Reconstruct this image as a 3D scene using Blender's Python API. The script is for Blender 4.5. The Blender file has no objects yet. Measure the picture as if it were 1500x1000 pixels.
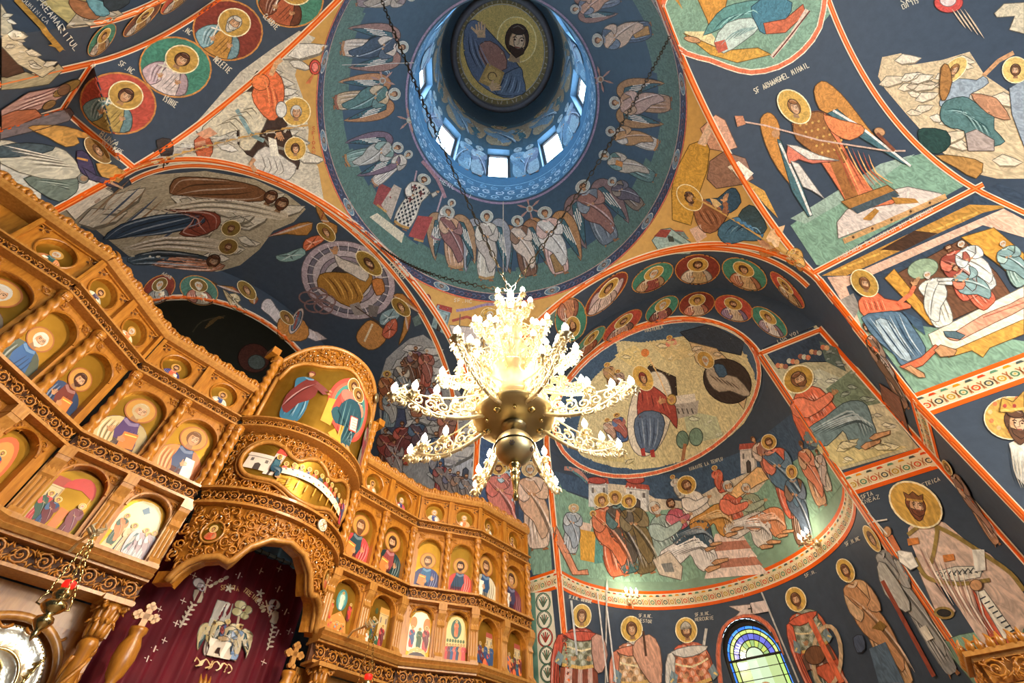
import bpy, math, random
from math import sin, cos, pi, sqrt, atan2, radians
from mathutils import Vector, Matrix
from mathutils.bvhtree import BVHTree
from mathutils.geometry import delaunay_2d_cdt, tessellate_polygon
random.seed(7)
SC = bpy.context.scene
COL = SC.collection
V = Vector
EYE = 1.6                      # height of the viewpoint above the floor; everything is laid out from eye level

# ------------------------------------------------------------------ camera
YAW, PIT, ROL, FPX = 0.9815, 0.8925, -0.0275, 679.7
CAMP = V((-2.0613, -1.4546, 0.0))
fw = V((sin(YAW)*cos(PIT), cos(YAW)*cos(PIT), sin(PIT)))
rt = V((cos(YAW), -sin(YAW), 0.0))
up = rt.cross(fw)
rt2 = rt*cos(ROL) + up*sin(ROL)
up2 = -rt*sin(ROL) + up*cos(ROL)
def ray(u, v):
    return (rt2*((u-750)/FPX) + up2*((500-v)/FPX) + fw).normalized()

# ------------------------------------------------------------------ colours and materials
def lin(c):
    def f(x):
        x = x/255.0
        return x/12.92 if x <= 0.04045 else ((x+0.055)/1.055)**2.4
    return (f(c[0]), f(c[1]), f(c[2]), 1.0)
def new_mat(name):
    m = bpy.data.materials.new(name); m.use_nodes = True
    nt = m.node_tree; b = nt.nodes['Principled BSDF']
    return m, nt, b
def noise_mat(name, c1, c2, scale=6, rough=.5, metal=0, bump=0, detail=4, coat=0, spec=.5, dist=.05):
    m, nt, b = new_mat(name)
    tc = nt.nodes.new('ShaderNodeTexCoord'); n = nt.nodes.new('ShaderNodeTexNoise')
    n.inputs['Scale'].default_value = scale; n.inputs['Detail'].default_value = detail
    nt.links.new(tc.outputs['Object'], n.inputs['Vector'])
    r = nt.nodes.new('ShaderNodeValToRGB'); r.color_ramp.elements[0].color = lin(c1); r.color_ramp.elements[1].color = lin(c2)
    r.color_ramp.elements[0].position = .3; r.color_ramp.elements[1].position = .7
    nt.links.new(n.outputs['Fac'], r.inputs['Fac']); nt.links.new(r.outputs['Color'], b.inputs['Base Color'])
    b.inputs['Roughness'].default_value = rough; b.inputs['Metallic'].default_value = metal
    b.inputs['Coat Weight'].default_value = coat; b.inputs['Specular IOR Level'].default_value = spec
    if bump:
        bp = nt.nodes.new('ShaderNodeBump'); bp.inputs['Strength'].default_value = bump; bp.inputs['Distance'].default_value = dist
        nt.links.new(n.outputs['Fac'], bp.inputs['Height']); nt.links.new(bp.outputs['Normal'], b.inputs['Normal'])
    return m
def wood_mat(name, c1, c2, rough=.35):
    m, nt, b = new_mat(name)
    tc = nt.nodes.new('ShaderNodeTexCoord'); mp = nt.nodes.new('ShaderNodeMapping'); mp.inputs['Scale'].default_value = (14, 14, 2.5)
    n = nt.nodes.new('ShaderNodeTexNoise'); n.inputs['Scale'].default_value = 3; n.inputs['Detail'].default_value = 6
    nt.links.new(tc.outputs['Object'], mp.inputs['Vector']); nt.links.new(mp.outputs['Vector'], n.inputs['Vector'])
    r = nt.nodes.new('ShaderNodeValToRGB'); r.color_ramp.elements[0].color = lin(c1); r.color_ramp.elements[1].color = lin(c2)
    r.color_ramp.elements[0].position = .3; r.color_ramp.elements[1].position = .75
    nt.links.new(n.outputs['Fac'], r.inputs['Fac']); nt.links.new(r.outputs['Color'], b.inputs['Base Color'])
    b.inputs['Roughness'].default_value = rough; b.inputs['Coat Weight'].default_value = .25; b.inputs['Coat Roughness'].default_value = .2
    bp = nt.nodes.new('ShaderNodeBump'); bp.inputs['Strength'].default_value = .15; bp.inputs['Distance'].default_value = .01
    nt.links.new(n.outputs['Fac'], bp.inputs['Height']); nt.links.new(bp.outputs['Normal'], b.inputs['Normal'])
    return m
def paint_mat(name, rough, amt, spec=.3, metal=0., sat=.86, folds=0., val=1.04):
    m, nt, b = new_mat(name)
    a = nt.nodes.new('ShaderNodeVertexColor'); a.layer_name = 'Col'
    tc = nt.nodes.new('ShaderNodeTexCoord'); n = nt.nodes.new('ShaderNodeTexNoise')
    n.inputs['Scale'].default_value = 9; n.inputs['Detail'].default_value = 6; n.inputs['Roughness'].default_value = .65
    nt.links.new(tc.outputs['Object'], n.inputs['Vector'])
    mr = nt.nodes.new('ShaderNodeMapRange'); mr.inputs['From Min'].default_value = .3; mr.inputs['From Max'].default_value = .7
    mr.inputs['To Min'].default_value = 1-amt; mr.inputs['To Max'].default_value = 1+amt
    nt.links.new(n.outputs['Fac'], mr.inputs['Value'])
    mx = nt.nodes.new('ShaderNodeMix'); mx.data_type = 'RGBA'; mx.blend_type = 'MULTIPLY'; mx.inputs['Factor'].default_value = 1
    nt.links.new(a.outputs['Color'], mx.inputs['A']); nt.links.new(mr.outputs['Result'], mx.inputs['B'])
    last = mx.outputs['Result']
    if folds:        # brushwork: swirling darker and lighter strokes
        n2 = nt.nodes.new('ShaderNodeTexNoise'); n2.inputs['Scale'].default_value = 5; n2.inputs['Detail'].default_value = 3; n2.inputs['Distortion'].default_value = 3.2
        mp = nt.nodes.new('ShaderNodeMapping'); mp.inputs['Scale'].default_value = (2.2, 2.2, .8)
        nt.links.new(tc.outputs['Object'], mp.inputs['Vector']); nt.links.new(mp.outputs['Vector'], n2.inputs['Vector'])
        m2 = nt.nodes.new('ShaderNodeMapRange'); m2.inputs['From Min'].default_value = .36; m2.inputs['From Max'].default_value = .64
        m2.inputs['To Min'].default_value = 1-folds; m2.inputs['To Max'].default_value = 1+folds*.8
        nt.links.new(n2.outputs['Fac'], m2.inputs['Value'])
        x2 = nt.nodes.new('ShaderNodeMix'); x2.data_type = 'RGBA'; x2.blend_type = 'MULTIPLY'; x2.inputs['Factor'].default_value = 1
        nt.links.new(last, x2.inputs['A']); nt.links.new(m2.outputs['Result'], x2.inputs['B']); last = x2.outputs['Result']
    hs = nt.nodes.new('ShaderNodeHueSaturation'); hs.inputs['Saturation'].default_value = sat; hs.inputs['Value'].default_value = val
    nt.links.new(last, hs.inputs['Color']); nt.links.new(hs.outputs['Color'], b.inputs['Base Color'])
    b.inputs['Roughness'].default_value = rough; b.inputs['Specular IOR Level'].default_value = spec; b.inputs['Metallic'].default_value = metal
    return m
def emit_mat(name, c, s):
    m, nt, b = new_mat(name)
    b.inputs['Base Color'].default_value = lin(c); b.inputs['Emission Color'].default_value = lin(c); b.inputs['Emission Strength'].default_value = s
    return m
M = {}
M['fresco'] = paint_mat('fresco_paint', .62, .14, sat=.93, folds=.26)
M['fresco_line'] = paint_mat('fresco_line_paint', .6, .1, sat=1.06, val=.98)
M['plaster'] = paint_mat('painted_plaster', .6, .12)
M['icon_paint'] = paint_mat('icon_paint', .35, .08, .5, sat=.95)
M['wood'] = wood_mat('honey_carved_wood', (156, 94, 24), (200, 134, 46))
M['wood_pale'] = wood_mat('pale_wood', (168, 110, 44), (202, 146, 72))
M['wood_dark'] = noise_mat('dark_wood_backing', (70, 38, 12), (104, 58, 18), 8, .6)
M['gold'] = noise_mat('gold_leaf', (148, 108, 28), (184, 140, 48), 4, .36, .75, .1)
M['brass'] = noise_mat('polished_brass', (190, 165, 105), (225, 200, 140), 3, .22, 1.)
M['brass_old'] = noise_mat('aged_brass', (172, 156, 116), (206, 190, 148), 5, .38, .9)
M['brass_arm'] = noise_mat('bright_cast_brass', (214, 196, 150), (240, 224, 188), 12, .36, .7)
M['silver'] = noise_mat('embossed_silver', (225, 215, 190), (245, 238, 220), 14, .3, .8, .6, 5, dist=.02)
M['iron'] = noise_mat('dark_chain_iron', (38, 34, 26), (70, 60, 40), 10, .45, .7)
M['velvet'] = None
M['bulb'] = emit_mat('glowing_bulb', (255, 244, 220), 15.)
M['candle'] = noise_mat('candle_sleeve', (235, 225, 200), (250, 242, 225), 10, .5)
M['wax_red'] = emit_mat('red_lamp_glass', (230, 30, 20), 1.2)
M['frame_dark'] = noise_mat('dark_window_frame', (48, 38, 34), (72, 58, 50), 6, .5)
M['stone'] = noise_mat('floor_stone', (130, 110, 90), (168, 146, 120), 3, .4, 0, .1)
def velvet():
    m, nt, b = new_mat('crimson_velvet')
    tc = nt.nodes.new('ShaderNodeTexCoord'); n = nt.nodes.new('ShaderNodeTexNoise'); n.inputs['Scale'].default_value = 5
    nt.links.new(tc.outputs['Object'], n.inputs['Vector'])
    r = nt.nodes.new('ShaderNodeValToRGB'); r.color_ramp.elements[0].color = lin((70, 4, 18)); r.color_ramp.elements[1].color = lin((120, 8, 30))
    nt.links.new(n.outputs['Fac'], r.inputs['Fac']); nt.links.new(r.outputs['Color'], b.inputs['Base Color'])
    b.inputs['Roughness'].default_value = .8; b.inputs['Sheen Weight'].default_value = .6; b.inputs['Sheen Tint'].default_value = lin((200, 40, 80))
    return m
M['velvet'] = velvet()
def glass_mat(name, c, tr=.9):
    m, nt, b = new_mat(name); out = nt.nodes['Material Output']
    t = nt.nodes.new('ShaderNodeBsdfTransparent'); g = nt.nodes.new('ShaderNodeBsdfGlossy'); g.inputs['Roughness'].default_value = .05
    t.inputs['Color'].default_value = lin(c)
    mx = nt.nodes.new('ShaderNodeMixShader'); mx.inputs[0].default_value = 1-tr
    nt.links.new(t.outputs[0], mx.inputs[1]); nt.links.new(g.outputs[0], mx.inputs[2]); nt.links.new(mx.outputs[0], out.inputs['Surface'])
    return m
M['glass'] = glass_mat('window_glass', (238, 246, 255), .94)

# ------------------------------------------------------------------ objects
WL = {}                       # world location of every object made here
def setp(o, label=None, cat=None, group=None, kind=None):
    if label: o['label'] = label
    if cat: o['category'] = cat
    if group: o['group'] = group
    if kind: o['kind'] = kind
    return o
def place(o, loc, parent):
    WL[o.name] = V(loc)
    if parent is not None:
        o.parent = parent; o.location = V(loc) - WL[parent.name]
    else:
        o.location = V(loc)
def empty(name, loc, label, cat, group=None, parent=None):
    o = bpy.data.objects.new(name, None); COL.objects.link(o); o.empty_display_size = .1
    place(o, loc, parent); setp(o, label, cat, group); return o

class MB:
    def __init__(s): s.v = []; s.f = []; s.c = []; s.m = []
    def add(s, vs, fs, col=(200, 200, 200), mi=0):
        n = len(s.v); s.v.extend([tuple(p) for p in vs])
        for f in fs: s.f.append([i+n for i in f]); s.c.append(col); s.m.append(mi)
    def box(s, o, ax, ay, az, col=(200, 200, 200), mi=0):      # o = centre, ax/ay/az = half vectors
        o, ax, ay, az = V(o), V(ax), V(ay), V(az)
        vs = [o+ax*i+ay*j+az*k for k in (-1, 1) for j in (-1, 1) for i in (-1, 1)]
        s.add(vs, [(0, 2, 3, 1), (4, 5, 7, 6), (0, 1, 5, 4), (2, 6, 7, 3), (0, 4, 6, 2), (1, 3, 7, 5)], col, mi)
    def tube(s, pts, rad, n=6, col=(200, 200, 200), mi=0, flat=None, caps=True):
        pts = [V(p) for p in pts]
        if len(pts) < 2: return
        rad = rad if isinstance(rad, (list, tuple)) else [rad]*len(pts)
        vs = []; fs = []; ref = None
        for i, p in enumerate(pts):
            t = (pts[min(i+1, len(pts)-1)] - pts[max(i-1, 0)])
            if t.length < 1e-9: t = V((0, 0, 1))
            t.normalize()
            if flat is not None: b = V(flat).normalized(); a = t.cross(b)
            else:
                if ref is None: ref = V((0, 0, 1)) if abs(t.z) < .9 else V((1, 0, 0))
                a = t.cross(ref)
            if a.length < 1e-6: a = t.orthogonal()
            a.normalize(); b = a.cross(t).normalized(); ref = b if flat is None else ref
            for k in range(n):
                th = 2*pi*k/n; vs.append(p + (a*cos(th) + b*sin(th))*rad[i])
        for i in range(len(pts)-1):
            for k in range(n):
                fs.append((i*n+k, i*n+(k+1) % n, (i+1)*n+(k+1) % n, (i+1)*n+k))
        if caps: fs.append(tuple(range(n-1, -1, -1))); fs.append(tuple(range((len(pts)-1)*n, len(pts)*n)))
        s.add(vs, fs, col, mi)
    def lathe(s, o, prof, n=20, axis=(0, 0, 1), col=(200, 200, 200), mi=0, twist=None, flute=0):
        o = V(o); az = V(axis).normalized(); ax = az.orthogonal().normalized(); ay = az.cross(ax)
        vs = []; fs = []
        for j, (r, z) in enumerate(prof):
            for k in range(n):
                th = 2*pi*k/n; rr = r
                if twist: rr = r*(1 + twist[0]*cos(twist[1]*th + twist[2]*z))
                vs.append(o + az*z + (ax*cos(th)+ay*sin(th))*rr)
        m = len(prof)
        for j in range(m-1):
            for k in range(n): fs.append((j*n+k, j*n+(k+1) % n, (j+1)*n+(k+1) % n, (j+1)*n+k))
        fs.append(tuple(range(n-1, -1, -1))); fs.append(tuple(range((m-1)*n, m*n)))
        s.add(vs, fs, col, mi)
    def prism(s, pts, o, ax, ay, dn, col=(200, 200, 200), mi=0):   # 2-D outline in frame (o, ax, ay), extruded by dn
        o, ax, ay, dn = V(o), V(ax), V(ay), V(dn)
        n = len(pts); a = [o+ax*p[0]+ay*p[1] for p in pts]; b = [p+dn for p in a]
        tri = tessellate_polygon([[V((p[0], p[1], 0)) for p in pts]])
        fs = [tuple(t) for t in tri] + [tuple(i+n for i in reversed(t)) for t in tri]
        fs += [(i, (i+1) % n, (i+1) % n+n, i+n) for i in range(n)]
        s.add(a+b, fs, col, mi)
    def grid(s, P, col=(200, 200, 200), mi=0):                      # P[i][j] of points
        ni, nj = len(P), len(P[0])
        vs = [p for r in P for p in r]
        s.add(vs, [(i*nj+j, i*nj+j+1, (i+1)*nj+j+1, (i+1)*nj+j) for i in range(ni-1) for j in range(nj-1)], col, mi)
    def build(s, name, mat, parent=None, loc=None, smooth=False, label=None, cat=None, group=None, kind=None, paint=False):
        if not s.v: return None
        if loc is None:
            xs, ys, zs = zip(*s.v); loc = V(((min(xs)+max(xs))/2, (min(ys)+max(ys))/2, min(zs)))
        loc = V(loc)
        me = bpy.data.meshes.new(name)
        me.from_pydata([(x-loc.x, y-loc.y, z-loc.z) for x, y, z in s.v], [], s.f)
        mats = mat if isinstance(mat, (list, tuple)) else [mat]
        for m in mats: me.materials.append(m)
        if len(mats) > 1: me.polygons.foreach_set('material_index', s.m)
        if smooth: me.polygons.foreach_set('use_smooth', [True]*len(s.f))
        if paint:
            at = me.color_attributes.new('Col', 'FLOAT_COLOR', 'CORNER')
            cache = {}; buf = []
            for f, c in zip(s.f, s.c):
                k = cache.get(c)
                if k is None: k = cache[c] = lin(c)
                buf.extend(k*len(f))
            at.data.foreach_set('color', buf)
        me.update()
        o = bpy.data.objects.new(name, me); COL.objects.link(o)
        place(o, loc, parent); setp(o, label, cat, group, kind)
        return o
def cpy(o, parent, loc):
    c = o.copy(); COL.objects.link(c); place(c, loc, parent); return c
# ================================================================== the building shell
NAVY = (54, 68, 86); GREEN = (116, 150, 124); OCHRE = (196, 146, 44); ORANGE = (224, 104, 44); CREAM = (226, 212, 188)
HC, RA, ZR = 5.43, 2.95, 8.36           # arch springing, arch radius, dome ring height
NE, SE, SW, NW = V((-3.06, 3.18)), V((3.18, 2.88)), V((3.18, -3.08)), V((-3.2, -3.15))
shell = []                               # (vertices, faces, object) used to lay the frescoes on the walls
NA = 96
def arch_pts(P, Q, hc, rise, n=96):      # arch curve between plan points P and Q
    c = (P+Q)/2; h = (Q-P)/2
    return [V((c.x-h.x*cos(t), c.y-h.y*cos(t), hc+rise*sin(t))) for t in [pi*i/n for i in range(n+1)]]
def struct(mb, name, col=None, mat='plaster'):
    o = mb.build(name, M[mat], kind='structure', paint=True, smooth=True)
    shell.append((list(mb.v), list(mb.f), o)); return o
# a plain roof above everything, open only over the drum, keeps stray daylight out
def fillgrid(P, col):
    m = MB(); m.grid(P, col); return m
RISE = ZR-HC
A_E = arch_pts(NE, SE, HC, RISE); A_S = arch_pts(SE, SW, HC, RISE); A_W = arch_pts(SW, NW, HC, RISE); A_N = arch_pts(NW, NE, HC, RISE)
# dome
def rev(prof, n=192):
    return [[V((r*sin(2*pi*k/n), r*cos(2*pi*k/n), z)) for k in range(n+1)] for r, z in prof]
RD, ZD = 2.104, 11.465
prof = [(3.6, ZR+.003)]
for i in range(49):
    t = i/48; z = (ZD-ZR)*t
    H = (ZD-ZR)/sqrt(1-(RD/3.14)**2); prof.append((3.14*sqrt(1-(z/H)**2), ZR+z))
dome = struct(fillgrid(rev(prof), (50, 78, 100)), 'wall_dome')
# drum with eight window openings
WZ0, WZ1, WH = 13.1, 15.65, radians(9.6)
WA = [radians(50.8+45*k) for k in range(8)]
def drum_pt(a, z, r=RD): return V((r*sin(a), r*cos(a), z))
dr = MB()
angs = set()
for a in WA:
    for q in (-1, 1): angs.add(round(a+q*WH, 5))
angs = sorted(x % (2*pi) for x in angs)
full = []
for i, a in enumerate(angs):
    b = angs[(i+1) % len(angs)]
    if b <= a: b += 2*pi
    k = max(1, int((b-a)/radians(4)))
    full += [(a+(b-a)*j/k, a+(b-a)*(j+1)/k) for j in range(k)]
zs = [ZD, 12.2, WZ0, 13.9, 14.8, WZ1, 16.4, 17.4, 18.6]
DRC = (42, 104, 138)
def iswin(a0, a1, z0, z1):
    am = (a0+a1)/2
    return z0 >= WZ0-1e-3 and z1 <= WZ1+1e-3 and any(abs((am-a+pi) % (2*pi)-pi) < WH for a in WA)
for a0, a1 in full:
    for z0, z1 in zip(zs[:-1], zs[1:]):
        if not iswin(a0, a1, z0, z1):
            c = DRC if z1 <= 13.2 else ((44, 84, 104) if z1 < 16 else (58, 84, 96))
            dr.add([drum_pt(a0, z0), drum_pt(a1, z0), drum_pt(a1, z1), drum_pt(a0, z1)], [(0, 1, 2, 3)], c)
for a0, a1 in full: dr.add([drum_pt(a0, ZD), drum_pt(a1, ZD), drum_pt(a1, ZD+.001, RD+.3), drum_pt(a0, ZD+.001, RD+.3)], [(0, 1, 2, 3)], DRC); dr.add([drum_pt(a0, 18.6), drum_pt(a1, 18.6), drum_pt(a1, 18.62, RD+.3), drum_pt(a0, 18.62, RD+.3)], [(0, 1, 2, 3)], DRC)
cove = []
for i in range(9):
    t = i/8*pi/2; cove.append((RD-(RD-1.76)*(1-cos(t)), 18.6+1.25*sin(t)))
dr.grid(rev(cove), (54, 70, 78))
drum = struct(dr, 'wall_drum')
for i, a in enumerate(WA):
    m = MB()      # reveal and frame
    out = RD+.28
    for (p, q) in (((a-WH, WZ0), (a-WH, WZ1)), ((a+WH, WZ1), (a+WH, WZ0)), ((a-WH, WZ1), (a+WH, WZ1)), ((a+WH, WZ0), (a-WH, WZ0))):
        m.add([drum_pt(*p), drum_pt(*q), drum_pt(*q, r=out), drum_pt(*p, r=out)], [(0, 1, 2, 3)], (70, 110, 135))
    c = V((sin(a), cos(a), 0)); t = V((cos(a), -sin(a), 0)); zc = (WZ0+WZ1)/2; hh = (WZ1-WZ0)/2; hw = RD*WH
    f = MB(); C0 = c*(RD+.2)+V((0, 0, zc))
    for s_ in (-1, 1):
        f.box(C0+t*s_*(hw-.02), t*.045, c*.03, V((0, 0, hh))); f.box(C0+V((0, 0, s_*(hh-.03))), t*hw, c*.03, V((0, 0, .045)))
    w = m.build('window_%d' % (i+1), M['plaster'], kind='structure', paint=True)
    f.build('window_frame', M['frame_dark'], w)
    g = MB(); g.add([C0-t*hw-V((0, 0, hh)), C0+t*hw-V((0, 0, hh)), C0+t*hw+V((0, 0, hh)), C0-t*hw+V((0, 0, hh))], [(0, 1, 2, 3)])
    g.build('pane', M['glass'], w)
# crowning medallion vault and its moulding
cap = [(1.76*sin(t), 19.78+.42*(cos(t)-cos(pi/2))) for t in [pi/2*i/10 for i in range(10, -1, -1)]]
cap = [(max(r, .001), z) for r, z in cap]
medal = struct(fillgrid(rev(cap, 64), (120, 98, 44)), 'ceiling_medallion')
m = MB()
ringp = [(1.74, -.05), (1.66, -.16), (1.72, -.24), (1.82, -.22), (1.9, -.1), (1.86, .05)]
m.grid([[V((r*sin(2*pi*k/64), r*cos(2*pi*k/64), 19.82+z)) for k in range(65)] for r, z in ringp], (92, 88, 92))
struct(m, 'trim_1')
# pendentives
def boundary_z(az):
    d = V((sin(az), cos(az)))
    best = None
    for P, Q in ((NE, SE), (SE, SW), (SW, NW), (NW, NE)):
        e = Q-P; den = d.x*e.y-d.y*e.x
        if abs(den) < 1e-9: continue
        t = (P.x*e.y-P.y*e.x)/den; s_ = (P.x*d.y-P.y*d.x)/den
        if t > 0 and -1e-6 <= s_ <= 1+1e-6:
            u = 2*s_-1; z = HC+RISE*sqrt(max(0, 1-u*u))
            if best is None or t < best[0]: best = (t, z)
    return best
PEND = {}
for nm, c0, c1 in (('ceiling_pendentive_southeast', NE, SE), ):
    pass
corners = [('south_east', SE, pi/2*0), ('south_west', SW, 0), ('north_west', NW, 0), ('north_east', NE, 0)]
for nm, cpt, _ in corners:
    ac = atan2(cpt.x, cpt.y); P = []
    n = 96
    for i in range(n+1):
        # cluster samples near the corner azimuth
        q = (i/n-.5)*2; az = ac + (abs(q)**1.3)*(1 if q > 0 else -1)*radians(46)
        rb, zb = boundary_z(az); rb = max(rb, 3.14)
        row = []; rs = sqrt(3.14**2+3.2**2)*1.03
        S = lambda r: sqrt(max(0, rs*rs-r*r))
        for j in range(29):
            r = 3.14+(rb-3.14)*j/28
            g = 0 if rb-3.14 < 1e-4 else (S(3.14)-S(r))/(S(3.14)-S(rb))
            row.append(V((r*sin(az), r*cos(az), ZR+(min(zb, ZR)-ZR)*g)))
        P.append(row)
    PEND[nm] = struct(fillgrid(P, OCHRE), 'ceiling_pendentive_'+nm)
# arms: soffit barrels
def barrel(curve, d, n=6):
    return [[p+d*(i/n) for p in curve] for i in range(n+1)]
def wallquad(P, Q, z0, z1, n=4, k=6):
    return [[V((P.x+(Q.x-P.x)*j/k, P.y+(Q.y-P.y)*j/k, z0+(z1-z0)*i/n)) for j in range(k+1)] for i in range(n+1)]
XF = 4.23
a_s = arch_pts(V((3.18, 2.88)), V((3.18, -2.93)), HC, RISE)
S1 = [[A_S[j].lerp(V((XF, a_s[j].y, a_s[j].z)), i/6) for j in range(len(A_S))] for i in range(7)]
sof_s = struct(fillgrid(S1, NAVY), 'ceiling_south_arch')
FLOOR = -EYE
# jambs and piers (south)
m = MB(); m.grid(wallquad(V((3.18, 2.88)), V((XF, 2.84)), FLOOR, HC), NAVY); jamb_se = struct(m, 'wall_southeast_jamb')
m = MB(); m.grid([[V((3.18+(XF-3.18)*j/4, (-2.9 if z < 3.2 else -2.9-.18*(z-3.2)/(HC-3.2))*(1-j/4)+(-2.93)*(j/4), z)) for j in range(5)] for z in (FLOOR, 0, 1.5, 2.5, 3.2, 4.2, HC)], NAVY)
jamb_sw = struct(m, 'wall_southwest_jamb')
# south face with the apse opening
CA, HI = 2.02, 5.6
def face_with_arch(ax, val, y0, y1, c, hi, top_curve, col, name, n=96):
    # region between the outer arch (top_curve) and the inner arch of radius c, plus the two strips below
    m = MB(); P = []
    yc = 0.0
    inner = [(-c*cos(pi*i/n), hi+c*sin(pi*i/n)) for i in range(n+1)]
    rows = []
    for k in range(5):
        row = []
        for i in range(n+1):
            oy, oz = top_curve[i]; iy, iz = inner[i]
            row.append((oy+(iy-oy)*k/4, oz+(iz-oz)*k/4))
        rows.append(row)
    to3 = (lambda a, z: V((val, a, z))) if ax == 0 else (lambda a, z: V((a, val, z)))
    m.grid([[to3(a, z) for a, z in r] for r in rows], col)
    for a0, a1 in ((top_curve[0][0], -c), (top_curve[-1][0], c)):
        z0 = top_curve[0][1]
        m.grid([[to3(a0+(a1-a0)*j/4, FLOOR+((z0+(hi-z0)*j/4)-FLOOR)*i/6) for j in range(5)] for i in range(7)], col)
    return struct(m, name)
tc_s = [(p.y, p.z) for p in reversed(a_s)]
face_s = face_with_arch(0, XF, 0, 0, CA, HI, tc_s, NAVY, 'wall_south')
# south apse: half cylinder and quarter-sphere conch
APW = dict(a0=radians(-6.3), a1=radians(12.6), z0=.55, z1=2.18)    # window in the apse, angle from the axis
m = MB()
n = 96
def apse_pt(a, z, r=CA): return V((XF+r*cos(a), r*sin(a), z))
wa, wb = -.15, .24        # window edge angles (west, east)
cols = sorted([-pi/2+pi*i/n for i in range(n+1)]+[wa+(wb-wa)*i/12 for i in range(13)])
zz = [FLOOR, -.6, .2, .8, 1.4, 2.32, 2.9, 3.07, 3.32, 4.2, 5.0, HI]
for a0, a1 in zip(cols[:-1], cols[1:]):
    if a1-a0 < 1e-6: continue
    for z0, z1 in zip(zz[:-1], zz[1:]):
        am = (a0+a1)/2
        if wa < am < wb and z0 >= .2-1e-3 and z1 <= 2.32+1e-3: continue
        if wa < am < wb and abs(z0-2.32) < 1e-3:
            # arched head
            wc = (wa+wb)/2; hw = (wb-wa)/2
            f = lambda a: 2.32+.46*sqrt(max(0, 1-((a-wc)/hw)**2))
            m.add([apse_pt(a0, f(a0)), apse_pt(a1, f(a1)), apse_pt(a1, z1), apse_pt(a0, z1)], [(0, 1, 2, 3)], NAVY); continue
        m.add([apse_pt(a0, z0), apse_pt(a1, z0), apse_pt(a1, z1), apse_pt(a0, z1)], [(0, 1, 2, 3)], GREEN if 3.3 < z1 < 4.3 else NAVY)
apse = struct(m, 'wall_south_apse')
P = []
for i in range(49):
    e = pi/2*i/48
    P.append([V((XF+CA*cos(e)*cos(a), CA*cos(e)*sin(a), HI+CA*sin(e))) for a in [-pi/2+pi*k/96 for k in range(97)]])
P.insert(0, [V((XF+CA*1.04*cos(a)+.001, CA*1.04*sin(a), HI-.05)) for a in [-pi/2+pi*k/96 for k in range(97)]])
conch = struct(fillgrid(P, NAVY), 'ceiling_south_conch')
m = MB(); m.grid([[V((XF+d, r*cos(pi*k/96), HI+r*sin(pi*k/96))) for k in range(97)] for d, r in ((.0, CA-.012), (.05, CA+.01))], NAVY); struct(m, 'trim_2')
# apse window: reveal, frame, leaded coloured panes
wc = (wa+wb)/2; hw = (wb-wa)/2
edge = [(wa, .2), (wa, .9), (wa, 1.4)]+[(wc-hw*cos(t), 2.32+.46*sin(t)) for t in [pi*i/16 for i in range(17)]]+[(wb, 1.4), (wb, .9), (wb, .2)]
m = MB(); e2 = [(a, z) for a, z in edge]
m.grid([[apse_pt(a, z, CA+.0) for a, z in e2], [apse_pt(wc+(a-wc)*.98, z-.0, CA+.28) for a, z in e2]], (52, 40, 34))
win_a = m.build('window_9', M['plaster'], kind='structure', paint=True)
# east arm
E1 = 5.7
a_e = arch_pts(V((-2.97, 3.2)), V((2.95, 3.2)), HC, RISE)
Sg = [[A_E[j].lerp(V((a_e[j].x, E1, a_e[j].z)), i/8) for j in range(len(A_E))] for i in range(9)]
sof_e = struct(fillgrid(Sg, NAVY), 'ceiling_east_arm')
m = MB(); m.grid(wallquad(NE, V((-2.97, E1)), FLOOR, HC, 6), (150, 140, 120)); m.grid(wallquad(SE, V((2.95, E1)), FLOOR, HC, 6), (150, 140, 120))
wall_e = struct(m, 'wall_east_arm')
tc_e = [(p.x, p.z) for p in a_e]
face_e = face_with_arch(1, E1, 0, 0, 2.12, 5.5, tc_e, NAVY, 'wall_east')
P = []
for i in range(49):
    e = pi/2*i/48
    P.append([V((2.12*cos(e)*sin(a), E1+2.12*cos(e)*cos(a), 5.5+2.12*sin(e))) for a in [-pi/2+pi*k/96 for k in range(97)]])
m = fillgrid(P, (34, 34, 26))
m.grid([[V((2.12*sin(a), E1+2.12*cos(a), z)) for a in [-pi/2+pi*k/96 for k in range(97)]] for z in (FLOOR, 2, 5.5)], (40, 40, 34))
conch_e = struct(m, 'ceiling_east_conch')
# north arm
XN = -3.83
a_n = arch_pts(V((XN, -2.2)), V((XN, 2.37)), 5.5, 2.3)
Sg = [[A_N[j].lerp(V((XN, a_n[j].y, a_n[j].z)), i/6) for j in range(len(A_N))] for i in range(7)]
sof_n = struct(fillgrid(Sg, NAVY), 'ceiling_north_arch')
m = MB(); m.grid(wallquad(NE, V((XN, 3.18)), FLOOR, HC+.2, 6), NAVY); m.grid(wallquad(NW, V((XN, -3.0)), FLOOR, HC, 6), NAVY)
for y0, y1 in ((3.18, 2.37), (-3.0, -2.2)): m.grid(wallquad(V((XN, y0)), V((XN, y1)), FLOOR, 5.6, 6), NAVY)
m.add([V((-3.06, 3.18, HC)), V((XN, 3.18, HC+.2)), V((XN, 3.18, 5.62)), V((XN, 2.37, 5.62)), V((XN, 2.37, 5.5)), V((-3.06, 3.18, HC+.02))], [(0, 1, 4), (1, 2, 3), (1, 3, 4), (0, 4, 5)], NAVY)
m.add([V((-3.2, -3.15, HC)), V((XN, -3.0, HC)), V((XN, -2.2, 5.5))], [(0, 1, 2)], NAVY)
m.grid([[V((XN-.08, y, z)) for y in (2.1, 3.4)] for z in (5.0, 6.3)], NAVY); m.grid([[V((x, 3.3, z)) for x in (XN-.1, -3.1)] for z in (5.0, 6.3)], NAVY)  # unseen backing planes added outside the corner to block a sky leak
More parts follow.
